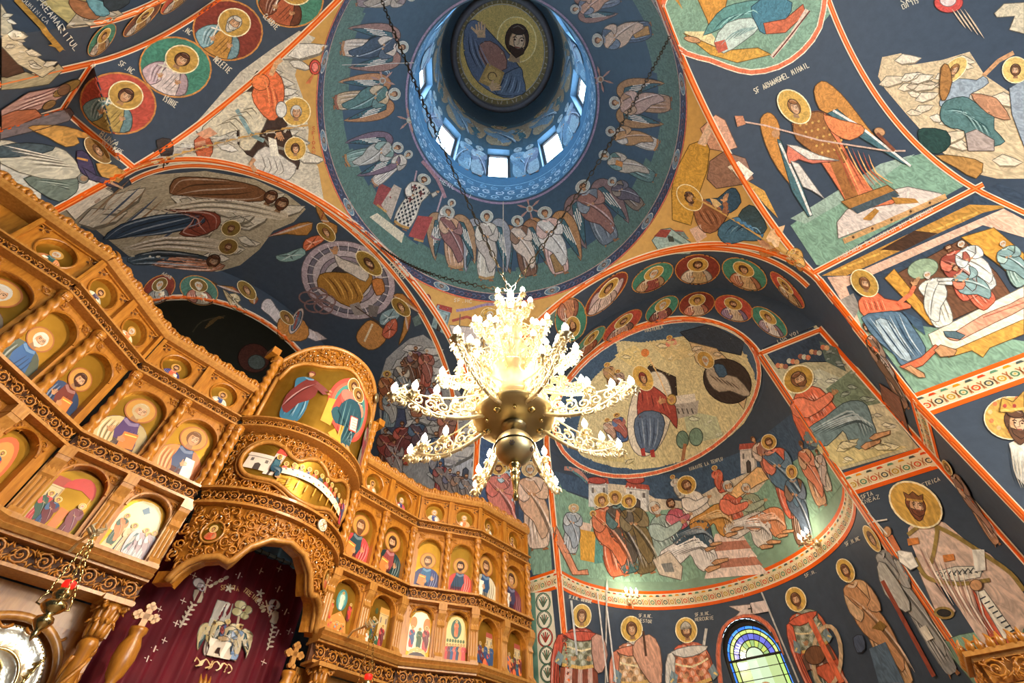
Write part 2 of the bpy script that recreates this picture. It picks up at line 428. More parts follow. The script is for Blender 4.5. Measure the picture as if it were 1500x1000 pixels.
wall_n = struct(m, 'wall_north_jamb')
tc_n = [(p.y, p.z) for p in a_n]
face_n = face_with_arch(0, XN, 0, 0, 1.75, 5.0, tc_n, NAVY, 'wall_north')
P = []
for i in range(49):
    e = pi/2*i/48
    P.append([V((XN-1.75*cos(e)*cos(a), 1.75*cos(e)*sin(a), 5.0+1.75*sin(e))) for a in [-pi/2+pi*k/96 for k in range(97)]])
m = fillgrid(P, NAVY); m.grid([[V((XN-1.75*cos(a), 1.75*sin(a), z)) for a in [-pi/2+pi*k/96 for k in range(97)]] for z in (FLOOR, 2, 5.0)], NAVY)
conch_n = struct(m, 'ceiling_north_conch')
# west arm: barrel vault and side walls
W1 = -9.0
a_w = arch_pts(V((3.18, -3.2)), V((-3.2, -3.2)), HC, RISE)
Sg = [[A_W[j].lerp(V((a_w[j].x, W1, a_w[j].z)), i/16) for j in range(len(A_W))] for i in range(17)]
vault_w = struct(fillgrid(Sg, NAVY), 'ceiling_west_vault')
m = MB()
ysw = [-2.9, -3.6, -4.4, -5.2, -6.5, -9.0]
m.grid([[V((3.18, y if (j or z < 3.2) else -2.9-.18*(z-3.2)/(HC-3.2), z)) for j, y in enumerate(ysw)] for z in (FLOOR, 0, 1.5, 2.5, 3.2, 4.3, HC)], NAVY)
wall_sw = struct(m, 'wall_southwest')
m = MB(); m.grid(wallquad(NW, V((-3.2, W1)), FLOOR, HC, 6), NAVY); struct(m, 'wall_northwest')
m = MB(); m.grid([[V((x, y, FLOOR)) for x in (-7, -3, 0, 3, 7)] for y in (-9, -3, 0, 3, 8.5)], (150, 130, 110)); fl = m.build('floor', M['stone'], kind='structure')
# west end wall with three tall nave windows and a door opening out of view
m = MB()
for x0, x1, z0, z1 in ((-3.3, -2.1, FLOOR, HC), (-1.1, -.6, FLOOR, HC), (.6, 1.1, FLOOR, HC), (2.1, 3.3, FLOOR, HC), (-2.1, 2.1, FLOOR, 1.2), (-2.1, 2.1, 4.6, HC)):
    m.grid([[V((x0+(x1-x0)*j, W1, z0+(z1-z0)*i)) for j in (0, 1)] for i in (0, 1)], NAVY)
m.grid([[V((p.x, W1, p.z)) for p in A_W], [V((p.x, W1, HC)) for p in A_W]], NAVY)
struct(m, 'wall_west')

# ---- one BVH of the painted shell
_v = []; _f = []; _own = []
for vs, fs, o in shell:
    n0 = len(_v); _v += [V(p) for p in vs]
    for f in fs: _f.append([i+n0 for i in f]); _own.append(o)
BV = BVHTree.FromPolygons(_v, _f)
_bvs = {}
def bvof(objs):
    k = tuple(o.name for o in objs)
    if k not in _bvs:
        vv = []; ff = []; ow = []
        for vs, fs, o in shell:
            if o in objs:
                n0 = len(vv); vv += [V(p) for p in vs]
                for f in fs: ff.append([i+n0 for i in f]); ow.append(o)
        _bvs[k] = (BVHTree.FromPolygons(vv, ff), ow)
    return _bvs[k]
# ================================================================== painting: flat paint laid on a wall or an icon board
def catmull(pts, n=4, closed=True):
    out = []; N = len(pts)
    rng = range(N) if closed else range(N-1)
    for i in rng:
        p0 = pts[(i-1) % N] if closed else pts[max(i-1, 0)]
        p1 = pts[i]; p2 = pts[(i+1) % N] if closed else pts[i+1]
        p3 = pts[(i+2) % N] if closed else pts[min(i+2, N-1)]
        for k in range(n):
            t = k/n; t2 = t*t; t3 = t2*t
            out.append(tuple(.5*((2*p1[d])+(-p0[d]+p2[d])*t+(2*p0[d]-5*p1[d]+4*p2[d]-p3[d])*t2+(-p0[d]+3*p1[d]-3*p2[d]+p3[d])*t3) for d in (0, 1)))
    if not closed: out.append(tuple(pts[-1]))
    return out
class Canvas:
    """Collects coloured shapes in a 2-D working frame and lays them, layer over layer, on a surface."""
    def __init__(s, mapf, sp=None, lift=.002, step=None):
        step = step or (.0006 if Canvas.sgn > 0 else .00018); s.pxk = 1 if Canvas.sgn > 0 else 130
        s.mapf = mapf; s.sp = sp; s.mb = MB(); s.layer = 0; s.lift = lift; s.step = step; s.own = {}
    def _map(s, u, v):
        r = s.mapf(u, v)
        if r is None: return None
        co, no, ow = r
        if ow is not None: s.own[ow] = s.own.get(ow, 0)+1
        return co + no*(s.lift+s.step*s.layer)
    def poly(s, pts, col, smooth=0, d=1):
        if smooth: pts = catmull(pts, smooth)
        s._poly(pts, col, d)
        if s.sgn > 0 and len(pts) > 4:
            ex = max(p[0] for p in pts)-min(p[0] for p in pts); ey = max(p[1] for p in pts)-min(p[1] for p in pts)
            if 12 < max(ex, ey) < 170 and min(ex, ey) > 5: s.line(pts, 1.2, sh(col, .5), closed=True)
    def _poly(s, pts, col, d=1):
        s.layer += d
        pts = [p for i, p in enumerate(pts) if (p[0]-pts[i-1][0])**2+(p[1]-pts[i-1][1])**2 > 1e-12]
        if len(pts) < 3: return
        if s.sp:
            q = []
            for i, p in enumerate(pts):
                r = pts[(i+1) % len(pts)]; L = math.hypot(r[0]-p[0], r[1]-p[1]); k = max(1, int(L/s.sp+.5))
                q += [(p[0]+(r[0]-p[0])*j/k, p[1]+(r[1]-p[1])*j/k) for j in range(k)]
            xs = [p[0] for p in q]; ys = [p[1] for p in q]
            n = len(q); vs = [V(p) for p in q]
            if (max(xs)-min(xs)) > 1.5*s.sp and (max(ys)-min(ys)) > 1.5*s.sp:
                hy = s.sp*.866; row = math.ceil(min(ys)/hy)
                while row*hy < max(ys):      # one shared hexagonal lattice, so that overlapping coats stay parallel
                    y = row*hy+1e-4; cr = []
                    for i in range(n):
                        a, b = q[i], q[(i+1) % n]
                        if (a[1] > y) != (b[1] > y): cr.append(a[0]+(y-a[1])*(b[0]-a[0])/(b[1]-a[1]))
                    cr.sort(); o_ = .5*(row % 2)
                    for c0, c1 in zip(cr[::2], cr[1::2]):
                        j = math.ceil((c0+s.sp*.3)/s.sp-o_)
                        while (j+o_)*s.sp < c1-s.sp*.3: vs.append(V(((j+o_)*s.sp, y))); j += 1
                    row += 1
            try: r = delaunay_2d_cdt(vs, [(i, (i+1) % n) for i in range(n)], [], 1, 1e-5)
            except Exception: r = None
            if r is None or not r[2]: return
            co, tris = r[0], r[2]
            mp = [s._map(p[0], p[1]) for p in co]
            ok = [t for t in tris if all(mp[i] is not None for i in t)]
            ok = [t for t in ok if max((mp[t[0]]-mp[t[1]]).length, (mp[t[1]]-mp[t[2]]).length, (mp[t[0]]-mp[t[2]]).length) < s.maxlen]
            used = sorted({i for t in ok for i in t}); ix = {i: k for k, i in enumerate(used)}
            s.mb.add([mp[i] for i in used], [[ix[i] for i in t] for t in ok], tuple(col))
        else:
            mp = [s._map(*p) for p in pts]
            if any(p is None for p in mp): return
            tri = tessellate_polygon([[V((p[0], p[1], 0)) for p in pts]])
            s.mb.add(mp, tri, tuple(col))
    maxlen = 1.2
    def line(s, pts, w, col, smooth=0, closed=False, taper=False):
        if smooth: pts = catmull(pts, smooth, closed)
        if closed: pts = list(pts)+[pts[0]]
        s.layer += 1 if (w < 4 or s.sgn < 0) else 4
        q = [pts[0]]
        for a, b in zip(pts[:-1], pts[1:]):
            L = math.hypot(b[0]-a[0], b[1]-a[1]); k = max(1, int(L/(s.sp or 1e9)+.5))
            q += [(a[0]+(b[0]-a[0])*j/k, a[1]+(b[1]-a[1])*j/k) for j in range(1, k+1)]
        nw = 1 if s.sgn < 0 else max(1, int(w/2.2+.5)); rows = []
        for i, p in enumerate(q):
            a = q[max(i-1, 0)]; b = q[min(i+1, len(q)-1)]
            if closed and i in (0, len(q)-1): a = q[-2]; b = q[1]
            dx, dy = b[0]-a[0], b[1]-a[1]; l = math.hypot(dx, dy) or 1
            ww = w/2*(1 if not taper else max(.15, sin(pi*(i+.5)/len(q))))
            rows.append([s._map(p[0]-dy/l*ww*(1-2*k/nw), p[1]+dx/l*ww*(1-2*k/nw)) for k in range(nw+1)])
        vs = []; fs = []
        for i in range(len(q)-1):
            for k in range(nw):
                z = (rows[i][k], rows[i][k+1], rows[i+1][k+1], rows[i+1][k])
                if all(t is not None for t in z) and (z[0]-z[3]).length < s.maxlen and (z[0]-z[1]).length < s.maxlen:
                    n = len(vs); vs += z; fs.append((n, n+1, n+2, n+3))
        if vs: s.mb.add(vs, fs, tuple(col))
    def ell(s, c, a, b, col, n=20, t0=0, t1=2*pi):
        s.poly([(c[0]+a[0]*cos(t)+b[0]*sin(t), c[1]+a[1]*cos(t)+b[1]*sin(t)) for t in [t0+(t1-t0)*k/n for k in range(n if t1-t0 > 6.28 else n+1)]], col)
    def ring(s, c, a, b, w, col, n=28):
        s.line([(c[0]+a[0]*cos(t)+b[0]*sin(t), c[1]+a[1]*cos(t)+b[1]*sin(t)) for t in [2*pi*k/n for k in range(n)]], w, col, closed=True)
    def build(s, name, parent=None, mat='fresco', label=None, kind=None):
        if not s.mb.v: return None
        if parent is None and s.own: parent = max(s.own, key=s.own.get); parent = bpy.data.objects[parent]
        return s.mb.build(name, M[mat], parent, paint=True, label=label, kind=kind)
def on_walls(objs=None):
    bv, ow = (BV, _own) if objs is None else bvof(objs)
    def f(u, v):
        d = ray(u, v); co, no, i, t = bv.ray_cast(CAMP, d, 60)
        if co is None: return None
        if no.dot(d) > 0: no = -no
        return co, no, ow[i].name
    return f
def plane_map(o, ax, ay, n):
    o, ax, ay, n = V(o), V(ax), V(ay), V(n).normalized()
    return lambda u, v: (o+ax*u+ay*v, n, None)

class T:
    """Affine frame inside a canvas: local (u, v) with v up, one unit = figure height."""
    def __init__(s, cv, O, X, Y): s.cv = cv; s.O = O; s.X = X; s.Y = Y; s.k = math.hypot(*Y); s.kx = math.hypot(*X); s.d = s.k
    def p(s, u, v): return (s.O[0]+s.X[0]*u+s.Y[0]*v, s.O[1]+s.X[1]*u+s.Y[1]*v)
    def poly(s, pts, col, smooth=0): s.cv.poly([s.p(*q) for q in pts], col, smooth)
    def line(s, pts, w, col, smooth=0, closed=False, taper=False): s.cv.line([s.p(*q) for q in pts], w*(s.k+s.kx)/2, col, smooth, closed, taper)
    def ell(s, u, v, a, b, col, n=18, rot=0):
        c, q = cos(rot), sin(rot)
        s.poly([(u+a*cos(t)*c-b*sin(t)*q, v+a*cos(t)*q+b*sin(t)*c) for t in [2*pi*k/n for k in range(n)]], col)
    def ring(s, u, v, a, b, w, col, n=24): s.line([(u+a*cos(t), v+b*sin(t)) for t in [2*pi*k/n for k in range(n)]], w, col, closed=True)
    def flip(s): return T(s.cv, s.O, (-s.X[0], -s.X[1]), s.Y)
def sh(c, k):
    return tuple(int(max(0, min(255, x*k if k <= 1 else x+(255-x)*(k-1)))) for x in c)
def upright(cv, F, H, w=1.0, lean=0):
    Y = (H[0]-F[0], H[1]-F[1]); s = cv.sgn
    X = (-Y[1]*w*s + Y[0]*lean, Y[0]*w*s + Y[1]*lean)
    return T(cv, F, X, Y)
Canvas.sgn = 1
SKIN = (196, 142, 92); HALO = (204, 160, 62); HRB = (84, 46, 24); GREY = (196, 190, 178); WHT = (232, 224, 208)
def head(t, u, v, r, hair=HRB, halo=HALO, skin=SKIN, beard=0, tilt=0, hat=None, hr=1.75, hal_line=(240, 225, 180), det=True):
    if halo and r > .7: r *= .56; hr = 2.2
    px = t.k*r*t.cv.pxk
    if halo:
        t.ell(u, v+.1*r, r*hr, r*hr, halo, 24)
        if hal_line: t.ring(u, v+.1*r, r*hr, r*hr, .16*r, hal_line)
    t.poly([(u-.3*r, v-.6*r), (u+.3*r, v-.6*r), (u+.42*r, v-1.35*r), (u-.42*r, v-1.35*r)], sh(skin, .82))
    t.ell(u, v+.12*r, .86*r, .98*r, hair, 18)
    if beard >= 2: t.poly([(u-.62*r, v-.1*r), (u-.55*r, v-.9*r), (u-.15*r, v-1.45*r), (u+.15*r, v-1.4*r), (u+.52*r, v-.85*r), (u+.6*r, v-.1*r)], hair, 2)
    q = .09*r*(1 if tilt >= 0 else -1)*min(1, abs(tilt))*4
    t.ell(u+q*.5, v-.08*r, .6*r, .8*r, skin, 18)
    if beard: t.poly([(u-.6*r+q, v-.3*r), (u-.48*r+q, v-.75*r), (u+q, v-1.08*r), (u+.48*r+q, v-.75*r), (u+.6*r+q, v-.3*r), (u+.25*r+q, v-.42*r), (u+q, v-.36*r), (u-.25*r+q, v-.42*r)], hair, 1)
    if not det or px < 2.2: return
    t.ell(u+q+.05*r, v+.02*r, .38*r, .5*r, sh(skin, 1.22), 12)
    dk = (62, 34, 20)
    for s_ in (-1, 1):
        t.line([(u+q+s_*.42*r, v+.2*r), (u+q+s_*.25*r, v+.27*r), (u+q+s_*.1*r, v+.2*r)], .07*r, dk)
        t.ell(u+q+s_*.26*r, v+.07*r, .1*r, .06*r, dk, 8)
    t.line([(u+q+.06*r, v+.2*r), (u+q+.07*r, v-.18*r), (u+q-.08*r, v-.2*r)], .05*r, sh(skin, .6))
    t.line([(u+q-.17*r, v-.4*r), (u+q+.17*r, v-.4*r)], .08*r, (150, 62, 44))
    t.ell(u, v+.75*r, .6*r, .34*r, hair, 12)
    t.line([(u-.4*r, v+.8*r), (u-.05*r, v+.98*r), (u+.4*r, v+.8*r)], .06*r, sh(hair, 1.3))
    if hat == 'mitre':
        t.ell(u, v+.75*r, .75*r, .6*r, (200, 190, 170), 14); t.line([(u-.6*r, v+.5*r), (u+.6*r, v+.5*r)], .2*r, (190, 120, 50))
    if hat == 'helm':
        t.poly([(u-.8*r, v+.35*r), (u-.7*r, v+.9*r), (u, v+1.35*r), (u+.7*r, v+.9*r), (u+.8*r, v+.35*r)], (180, 172, 158), 2)
        t.ell(u, v+.4*r, 1.0*r, .2*r, (150, 140, 124), 14)
    if hat == 'crown':
        t.poly([(u-.7*r, v+.45*r), (u-.85*r, v+1.2*r), (u-.4*r, v+.95*r), (u, v+1.35*r), (u+.4*r, v+.95*r), (u+.85*r, v+1.2*r), (u+.7*r, v+.45*r)], (128, 78, 34))
        t.line([(u-.7*r, v+.5*r), (u+.7*r, v+.5*r)], .18*r, (190, 140, 50))
def hand(t, u, v, r, skin=SKIN, ang=0):
    c, q = cos(ang), sin(ang)
    f = lambda x, y: (u+(x*c-y*q)*r, v+(x*q+y*c)*r)
    t.poly([f(-.5, -.5), f(.5, -.5), f(.6, .3), f(-.5, .3)], skin, 1)
    for i, l in enumerate((.9, 1.15, 1.2, .95)):
        x = -.42+i*.3
        t.poly([f(x-.12, .1), f(x+.12, .1), f(x+.13+.06*i, l), f(x-.08+.05*i, l)], skin)
    t.poly([f(-.5, -.2), f(-.4, .2), f(-1.0, .7), f(-1.15, .5)], skin)
def folds(t, cx, v0, v1, w, col, n=4, dark=.62, light=1.45):
    if t.k > 110: n = 8
    for i in range(n):
        x = cx-w+2*w*(i+.5)/n; j = random.uniform(-.3, .3)*w
        t.line([(x+j*.6, v0), (x+j, (v0+v1)/2), (x*.8+cx*.2, v1)], .011, sh(col, dark), 3, taper=True)
        t.line([(x+j*.6+.018, v0+.02), (x+j+.02, (v0+v1)/2), (x*.8+cx*.2+.01, v1-.03)], .013, sh(col, light), 3, taper=True)
def wings(t, col=(190, 124, 40), v=.78, spread=1., sgn=(-1, 1), tip=.12):
    for s_ in sgn:
        t.poly([(s_*.04, v-.02), (s_*.12*spread, v+.1), (s_*.24*spread, v+.08), (s_*.32*spread, v-.08), (s_*.33*spread, v-.35), (s_*.27*spread, tip), (s_*.2*spread, v-.35), (s_*.1, v-.18)], col, 3)
        t.poly([(s_*.1, v-.06), (s_*.2*spread, v-.02), (s_*.25*spread, v-.3), (s_*.265*spread, tip+.06), (s_*.17*spread, v-.34)], (60, 96, 104), 2)
        for k in range(4): t.line([(s_*(.14+.03*k)*spread, v-.06-.03*k), (s_*(.19+.025*k)*spread, v-.3-.04*k)], .012, (222, 214, 200))
def stand(cv, F, H, robe=(180, 90, 50), mantle=(70, 90, 110), hair=HRB, halo=HALO, beard=0, w=1., wing=None, prop=None, hat=None, legs=True, seed=None, lean=0, arm=0, skin=SKIN, hem=None, hal_line=(240, 225, 180), pat=None, und=None):
    t = upright(cv, F, H, w, lean); k = t.k*cv.pxk
    if wing: wings(t, wing)
    u0 = 0
    if legs:
        for s_ in (-1, 1): t.poly([(s_*.05-.02, .05), (s_*.05+.02, .05), (s_*.085+.02, 0), (s_*.06-.02, -.005)], (150, 96, 50), 1)
    t.poly([(-.09, .04), (-.125, .2), (-.115, .4), (-.10, .55), (-.13, .68), (-.135, .76), (-.08, .815), (0, .83), (.08, .815), (.135, .76), (.13, .66), (.1, .55), (.12, .35), (.125, .2), (.10, .04), (0, .02)], robe, 2)
    if k > 30: folds(t, 0, .07, .5, .1, robe, 4 if k > 60 else 3)
    if und: t.poly([(-.06, .05), (-.07, .3), (.0, .34), (.05, .3), (.05, .05)], und, 1)
    if pat:
        for i in range(7):
            for j in range(14):
                if (i+j) % 2 == 0: t.poly([(-.1+.028*i, .08+.05*j), (-.078+.028*i, .08+.05*j), (-.078+.028*i, .12+.05*j), (-.1+.028*i, .12+.05*j)], pat)
    if hem: t.line([(-.1, .06), (0, .035), (.105, .06)], .035, hem)
    if mantle:
        a = -1 if arm % 2 else 1
        t.poly([(-a*.135, .76), (-a*.08, .82), (a*.02, .79), (a*.10, .60), (a*.145, .42), (a*.12, .2), (a*.04, .12), (-a*.02, .32), (-a*.10, .42), (-a*.15, .55)], mantle, 2)
        if k > 30:
            for i in range(7 if k > 110 else (4 if k > 60 else 2)):
                t.line([(-a*(.1-.022*i), .74-.03*i), (a*(.0+.02*i), .58-.05*i), (a*(.08+.01*i), .34-.04*i)], .011, sh(mantle, .6), 3, taper=True)
                t.line([(-a*(.085-.022*i), .74-.03*i), (a*(.02+.02*i), .58-.05*i), (a*(.1+.01*i), .32-.04*i)], .011, sh(mantle, 1.45), 3, taper=True)
    # arms
    sl = sh(robe, .85) if not mantle else sh(mantle, 1.1)
    if arm in (0, 1, 2):
        t.poly([(.13, .77), (.165, .66), (.14, .56), (.05, .58), (.03, .63), (.09, .66)], sl, 2); hand(t, .02, .62, .022, skin, .9)
        t.poly([(-.13, .77), (-.16, .64), (-.1, .55), (-.03, .6), (-.06, .65), (-.09, .7)], sh(robe, 1.15), 2); hand(t, -.035, .635, .022, skin, -.5)
    elif arm in (3, 4):
        t.poly([(.12, .78), (.2, .7), (.24, .78), (.2, .82), (.17, .77), (.12, .7)], sl, 1); hand(t, .225, .82, .024, skin, .1)
        t.poly([(-.13, .77), (-.16, .62), (-.1, .52), (-.04, .58), (-.09, .66)], sh(robe, 1.15), 2); hand(t, -.04, .58, .022, skin, -.9)
    elif arm == 5:   # both hands raised to one side
        for q in (0, .06): t.poly([(.08, .76-q), (.22, .68-q), (.27, .72-q), (.2, .76-q), (.1, .8-q)], sl, 1)
        hand(t, .28, .73, .024, skin, -1); hand(t, .28, .67, .024, skin, -1)
    if k > 26: t.line([(-.05, .81), (0, .785), (.05, .81)], .02, sh(robe, 1.3), 2)
    if prop == 'spear': t.line([(.23, .02), (.22, 1.12)], .012, (188, 180, 168)); t.poly([(.21, 1.1), (.235, 1.1), (.221, 1.18)], (210, 205, 195))
    if prop == 'cross': t.line([(-.02, .6), (-.05, .8)], .012, WHT); t.line([(-.09, .74), (.0, .76)], .012, WHT)
    if prop == 'scroll': t.poly([(-.06, .64), (-.01, .64), (-.0, .42), (-.05, .42)], (226, 216, 190))
    if prop == 'book': t.poly([(-.07, .68), (.02, .7), (.03, .58), (-.06, .56)], (204, 128, 32)); t.ring(-.02, .63, .018, .022, .008, (240, 200, 90))
    if prop == 'sword': t.line([(.03, .56), (.16, .9)], .02, (200, 196, 188)); t.line([(.0, .56), (.07, .54)], .014, (150, 100, 40))
    if prop == 'bow': t.line([(.08, .35), (.16, .6), (.1, .85)], .012, (70, 50, 40), 3)
    head(t, 0, .905, .048, hair, halo, skin, beard, hat=hat, hal_line=hal_line)
    return t
def armour(t, base=(190, 150, 70), skirt=(120, 84, 50), cloak=(176, 56, 36)):
    t.poly([(-.1, .56), (-.11, .7), (-.06, .78), (.06, .78), (.11, .7), (.1, .56), (0, .53)], base, 2)
    for j in range(5):
        for i in range(6):
            t.ell(-.085+.033*i+(.016 if j % 2 else 0), .745-.042*j, .014, .02, sh(base, 1.35 if (i+j) % 2 else .7), 7); t.cv.layer -= 1
    t.cv.layer += 1
    for i in range(7): t.poly([(-.11+.031*i, .54), (-.084+.031*i, .54), (-.088+.033*i, .43), (-.118+.033*i, .43)], sh(skirt, 1.5 if i % 2 else .9))
    t.line([(-.1, .56), (0, .54), (.1, .56)], .022, (214, 170, 80)); t.line([(-.1, .7), (0, .66), (.1, .7)], .012, (230, 210, 160), 2)
    t.poly([(-.13, .77), (-.17, .6), (-.16, .3), (-.13, .12), (-.11, .3), (-.12, .55), (-.09, .74)], cloak, 2); t.poly([(-.11, .78), (0, .8), (.11, .78), (.06, .74), (-.04, .73)], cloak, 2)
    for q in (0, .015, .03): t.line([(-.15+q, .7), (-.16+q, .45), (-.135+q, .2)], .008, sh(cloak, .6 if q else 1.5), 3, taper=True)
    for s_ in (-1, 1): t.poly([(s_*.125, .66), (s_*.15, .58), (s_*.11, .55), (s_*.09, .62)], (120, 140, 146), 1); t.line([(s_*.12, .6), (s_*.14, .58)], .012, (220, 190, 110)); hand(t, s_*.05, .6, .022, SKIN, s_*.5)
def seated(cv, F, H, robe=(180, 90, 50), mantle=(70, 90, 110), hair=HRB, halo=HALO, beard=1, face=1, w=1., prop=None, seat=None, lean=0, hat=None):
    """A seated person; F is the foot point, H the crown, face = +1 knees to the local right."""
    t = upright(cv, F, H, w*face, lean)
    if seat: t.poly([(-.36, .0), (-.38, .34), (.02, .36), (.04, .0)], seat)
    t.poly([(-.32, .32), (-.34, .5), (-.3, .7), (-.2, .82), (-.1, .83), (0, .74), (.03, .55), (.02, .4), (-.1, .34)], robe, 2)
    t.poly([(-.34, .34), (-.28, .46), (-.1, .47), (.1, .5), (.22, .45), (.27, .36), (.24, .2), (.2, .04), (.02, .03), (-.02, .16), (-.02, .27), (-.2, .22)], mantle, 2)
    for i in range(5):
        t.line([(-.28+.04*i, .4-.02*i), (-.05+.04*i, .4-.03*i), (.12+.02*i, .36-.05*i), (.1+.025*i, .1)], .014, sh(mantle, .6), 3, taper=True)
        t.line([(-.26+.04*i, .43-.02*i), (-.03+.04*i, .42-.03*i), (.14+.02*i, .38-.05*i), (.12+.025*i, .12)], .016, sh(mantle, 1.45), 3, taper=True)
    folds(t, -.15, .48, .76, .1, robe, 4)
    t.poly([(-.26, .78), (-.3, .66), (-.22, .55), (-.02, .56), (.06, .6), (.05, .66), (-.1, .66), (-.16, .74)], sh(robe, 1.12), 2)
    hand(t, .08, .63, .035, SKIN, -1.2)
    t.poly([(.04, .04), (.1, .05), (.22, .0), (.2, -.025), (.06, -.01)], SKIN, 1); t.poly([(.14, .07), (.2, .08), (.33, .03), (.31, .0), (.16, .03)], SKIN, 1)
    if prop == 'book': t.poly([(.0, .72), (.2, .78), (.24, .6), (.04, .54)], (236, 226, 204)); t.line([(.03, .69), (.2, .735)], .008, (90, 70, 60)); t.line([(.04, .64), (.21, .69)], .008, (90, 70, 60))
    if prop == 'scroll': t.poly([(.05, .66), (.11, .68), (.17, .42), (.1, .4)], (236, 226, 204))
    head(t, -.12, .915, .075, hair, halo, SKIN, beard, tilt=.5, hat=hat)
    return t
def bust(cv, C, A, B, robe=(180, 150, 60), mantle=(90, 140, 150), hair=HRB, beard=0, bg=None, rim=(200, 150, 60), halo=HALO, prop='cross', hat=None, rimw=.06, wing=None, hr=1.75, hl=(240, 225, 180)):
    """Half-length saint in a roundel: C centre, A the radius vector to the right, B the radius vector upwards."""
    t = T(cv, C, A, B)
    if bg: cv.ell(C, A, B, bg, 32); t.ring(0, 0, .99, .99, rimw, rim)
    if wing:
        for s_ in (-1, 1): t.poly([(s_*.2, -.1), (s_*.4, .35), (s_*.62, .45), (s_*.78, .2), (s_*.72, -.4), (s_*.5, -.6)], wing, 2)
    def clip(P): return [(u*min(1, .95/max(.01, math.hypot(u, v))), v*min(1, .95/max(.01, math.hypot(u, v)))) for u, v in P]
    t.poly(clip([(-.18, .02), (-.45, -.08), (-.62, -.3), (-.7, -.62), (-.5, -.82), (-.2, -.93), (.2, -.93), (.5, -.82), (.7, -.62), (.6, -.3), (.42, -.08), (.18, .02)]), robe, 2)
    t.poly(clip([(-.2, .0), (-.46, -.1), (-.64, -.34), (-.7, -.62), (-.5, -.83), (-.25, -.9), (-.1, -.6), (-.22, -.35)]), mantle, 2)
    t.poly(clip([(.2, .0), (.44, -.1), (.6, -.32), (.68, -.6), (.5, -.8), (.42, -.5), (.3, -.25)]), sh(mantle, .85), 2)
    for i in range(3):
        t.line([(-.48+.1*i, -.16), (-.5+.11*i, -.45), (-.36+.08*i, -.78)], .035, sh(mantle, 1.4), 3, taper=True)
        t.line([(-.43+.1*i, -.16), (-.44+.11*i, -.45), (-.32+.08*i, -.78)], .03, sh(mantle, .6), 3, taper=True)
        t.line([(.1+.1*i, -.2), (.06+.12*i, -.5), (.02+.12*i, -.8)], .03, sh(robe, .65), 3, taper=True)
    t.line([(-.18, -.02), (0, -.1), (.18, -.02)], .09, sh(robe, 1.3), 2)
    if prop == 'cross':
        t.line([(-.18, -.62), (-.34, -.0)], .045, WHT); t.line([(-.45, -.2), (-.16, -.12)], .045, WHT); hand(t, -.2, -.5, .1, SKIN, .3)
        hand(t, .3, -.42, .1, SKIN, -.2)
    if prop == 'book': t.poly([(.0, -.3), (.34, -.24), (.42, -.62), (.06, -.7)], (214, 120, 30)); t.line([(.05, -.36), (.33, -.31)], .03, (250, 210, 90)); hand(t, .02, -.5, .1, SKIN, -1.2); hand(t, -.28, -.4, .1, SKIN, .2)
    if prop == 'scroll': t.poly([(.1, -.2), (.36, -.2), (.5, -.7), (.2, -.78)], (238, 230, 210)); hand(t, .1, -.4, .1, SKIN, -.8)
    tb = T(cv, t.p(0, .3), A, (B[0]*min(1, t.kx/t.k), B[1]*min(1, t.kx/t.k)) if cv.sgn < 0 else B)
    head(tb, 0, 0, .24, hair, halo, SKIN, beard, hat=hat, hr=hr*1.1, hal_line=hl, tilt=.3)
    return t
def rocks(cv, pts, col=(196, 178, 140), seed=1):
    """Stepped icon mountain: light ledges with darker undersides along an outline."""
    rnd = random.Random(seed)
    cv.poly(pts, col); L0 = cv.layer
    n = len(pts); cx = sum(p[0] for p in pts)/n; cy = sum(p[1] for p in pts)/n; SZ = max(math.hypot(p[0]-cx, p[1]-cy) for p in pts)
    for k in range(max(6, n*2)):
        a = pts[k % n]; f = rnd.uniform(.15, .8)
        x = a[0]+(cx-a[0])*f; y = a[1]+(cy-a[1])*f; s_ = rnd.uniform(.06, .14)*math.hypot(a[0]-cx, a[1]-cy)+.02*SZ; r = rnd.uniform(-.5, .5)
        P = [(x+s_*(i*cos(r)-j*sin(r)), y+s_*(i*sin(r)+j*cos(r))) for i, j in ((-1.4, 0), (-.5, -.7), (.5, -.5), (1.5, -.2), (.8, .3), (-.6, .45))]
        cv.layer = L0+2*(k % 3); cv.poly(P, sh(col, 1.2+.25*rnd.random()))
        cv.line([P[0], P[5], P[4], P[3]], s_*.2, sh(col, .66), taper=True)
    cv.layer = L0+7
def house(cv, pts, col=(214, 200, 180), roof=(170, 70, 50), door=(80, 70, 66)):
    """pts: four corners (base left, base right, top right, top left)."""
    a, b, c, d = pts; cv.poly(pts, col)
    L = lambda p, q, t: (p[0]+(q[0]-p[0])*t, p[1]+(q[1]-p[1])*t)
    P = lambda x, y: L(L(a, b, x), L(d, c, x), y)
    cv.poly([P(-.06, .84), P(1.06, .84), P(1.0, 1.04), P(.0, 1.04)], roof)
    cv.poly([P(.38, 0), P(.62, 0), P(.62, .36), P(.5, .45), P(.38, .36)], door)
    for x in (.15, .72): cv.poly([P(x, .5), P(x+.12, .5), P(x+.12, .7), P(x, .7)], sh(door, 1.2))
    cv.line([P(0, .8), P(1, .8)], math.hypot(b[0]-a[0], b[1]-a[1])*.04, sh(col, .7))
    cv.line([P(.93, 0), P(.93, .8)], math.hypot(b[0]-a[0], b[1]-a[1])*.1, sh(col, .8))
def tree(cv, t, col=(60, 84, 70)):
    t.line([(0, 0), (.03, .3), (-.02, .55)], .07, (120, 80, 50))
    for u, v, r in ((-.18, .6, .18), (.16, .58, .2), (0, .82, .22), (-.1, .75, .16)): t.ell(u, v, r, r, col, 12); t.ell(u-.04, v+.05, r*.6, r*.55, sh(col, 1.25), 10)
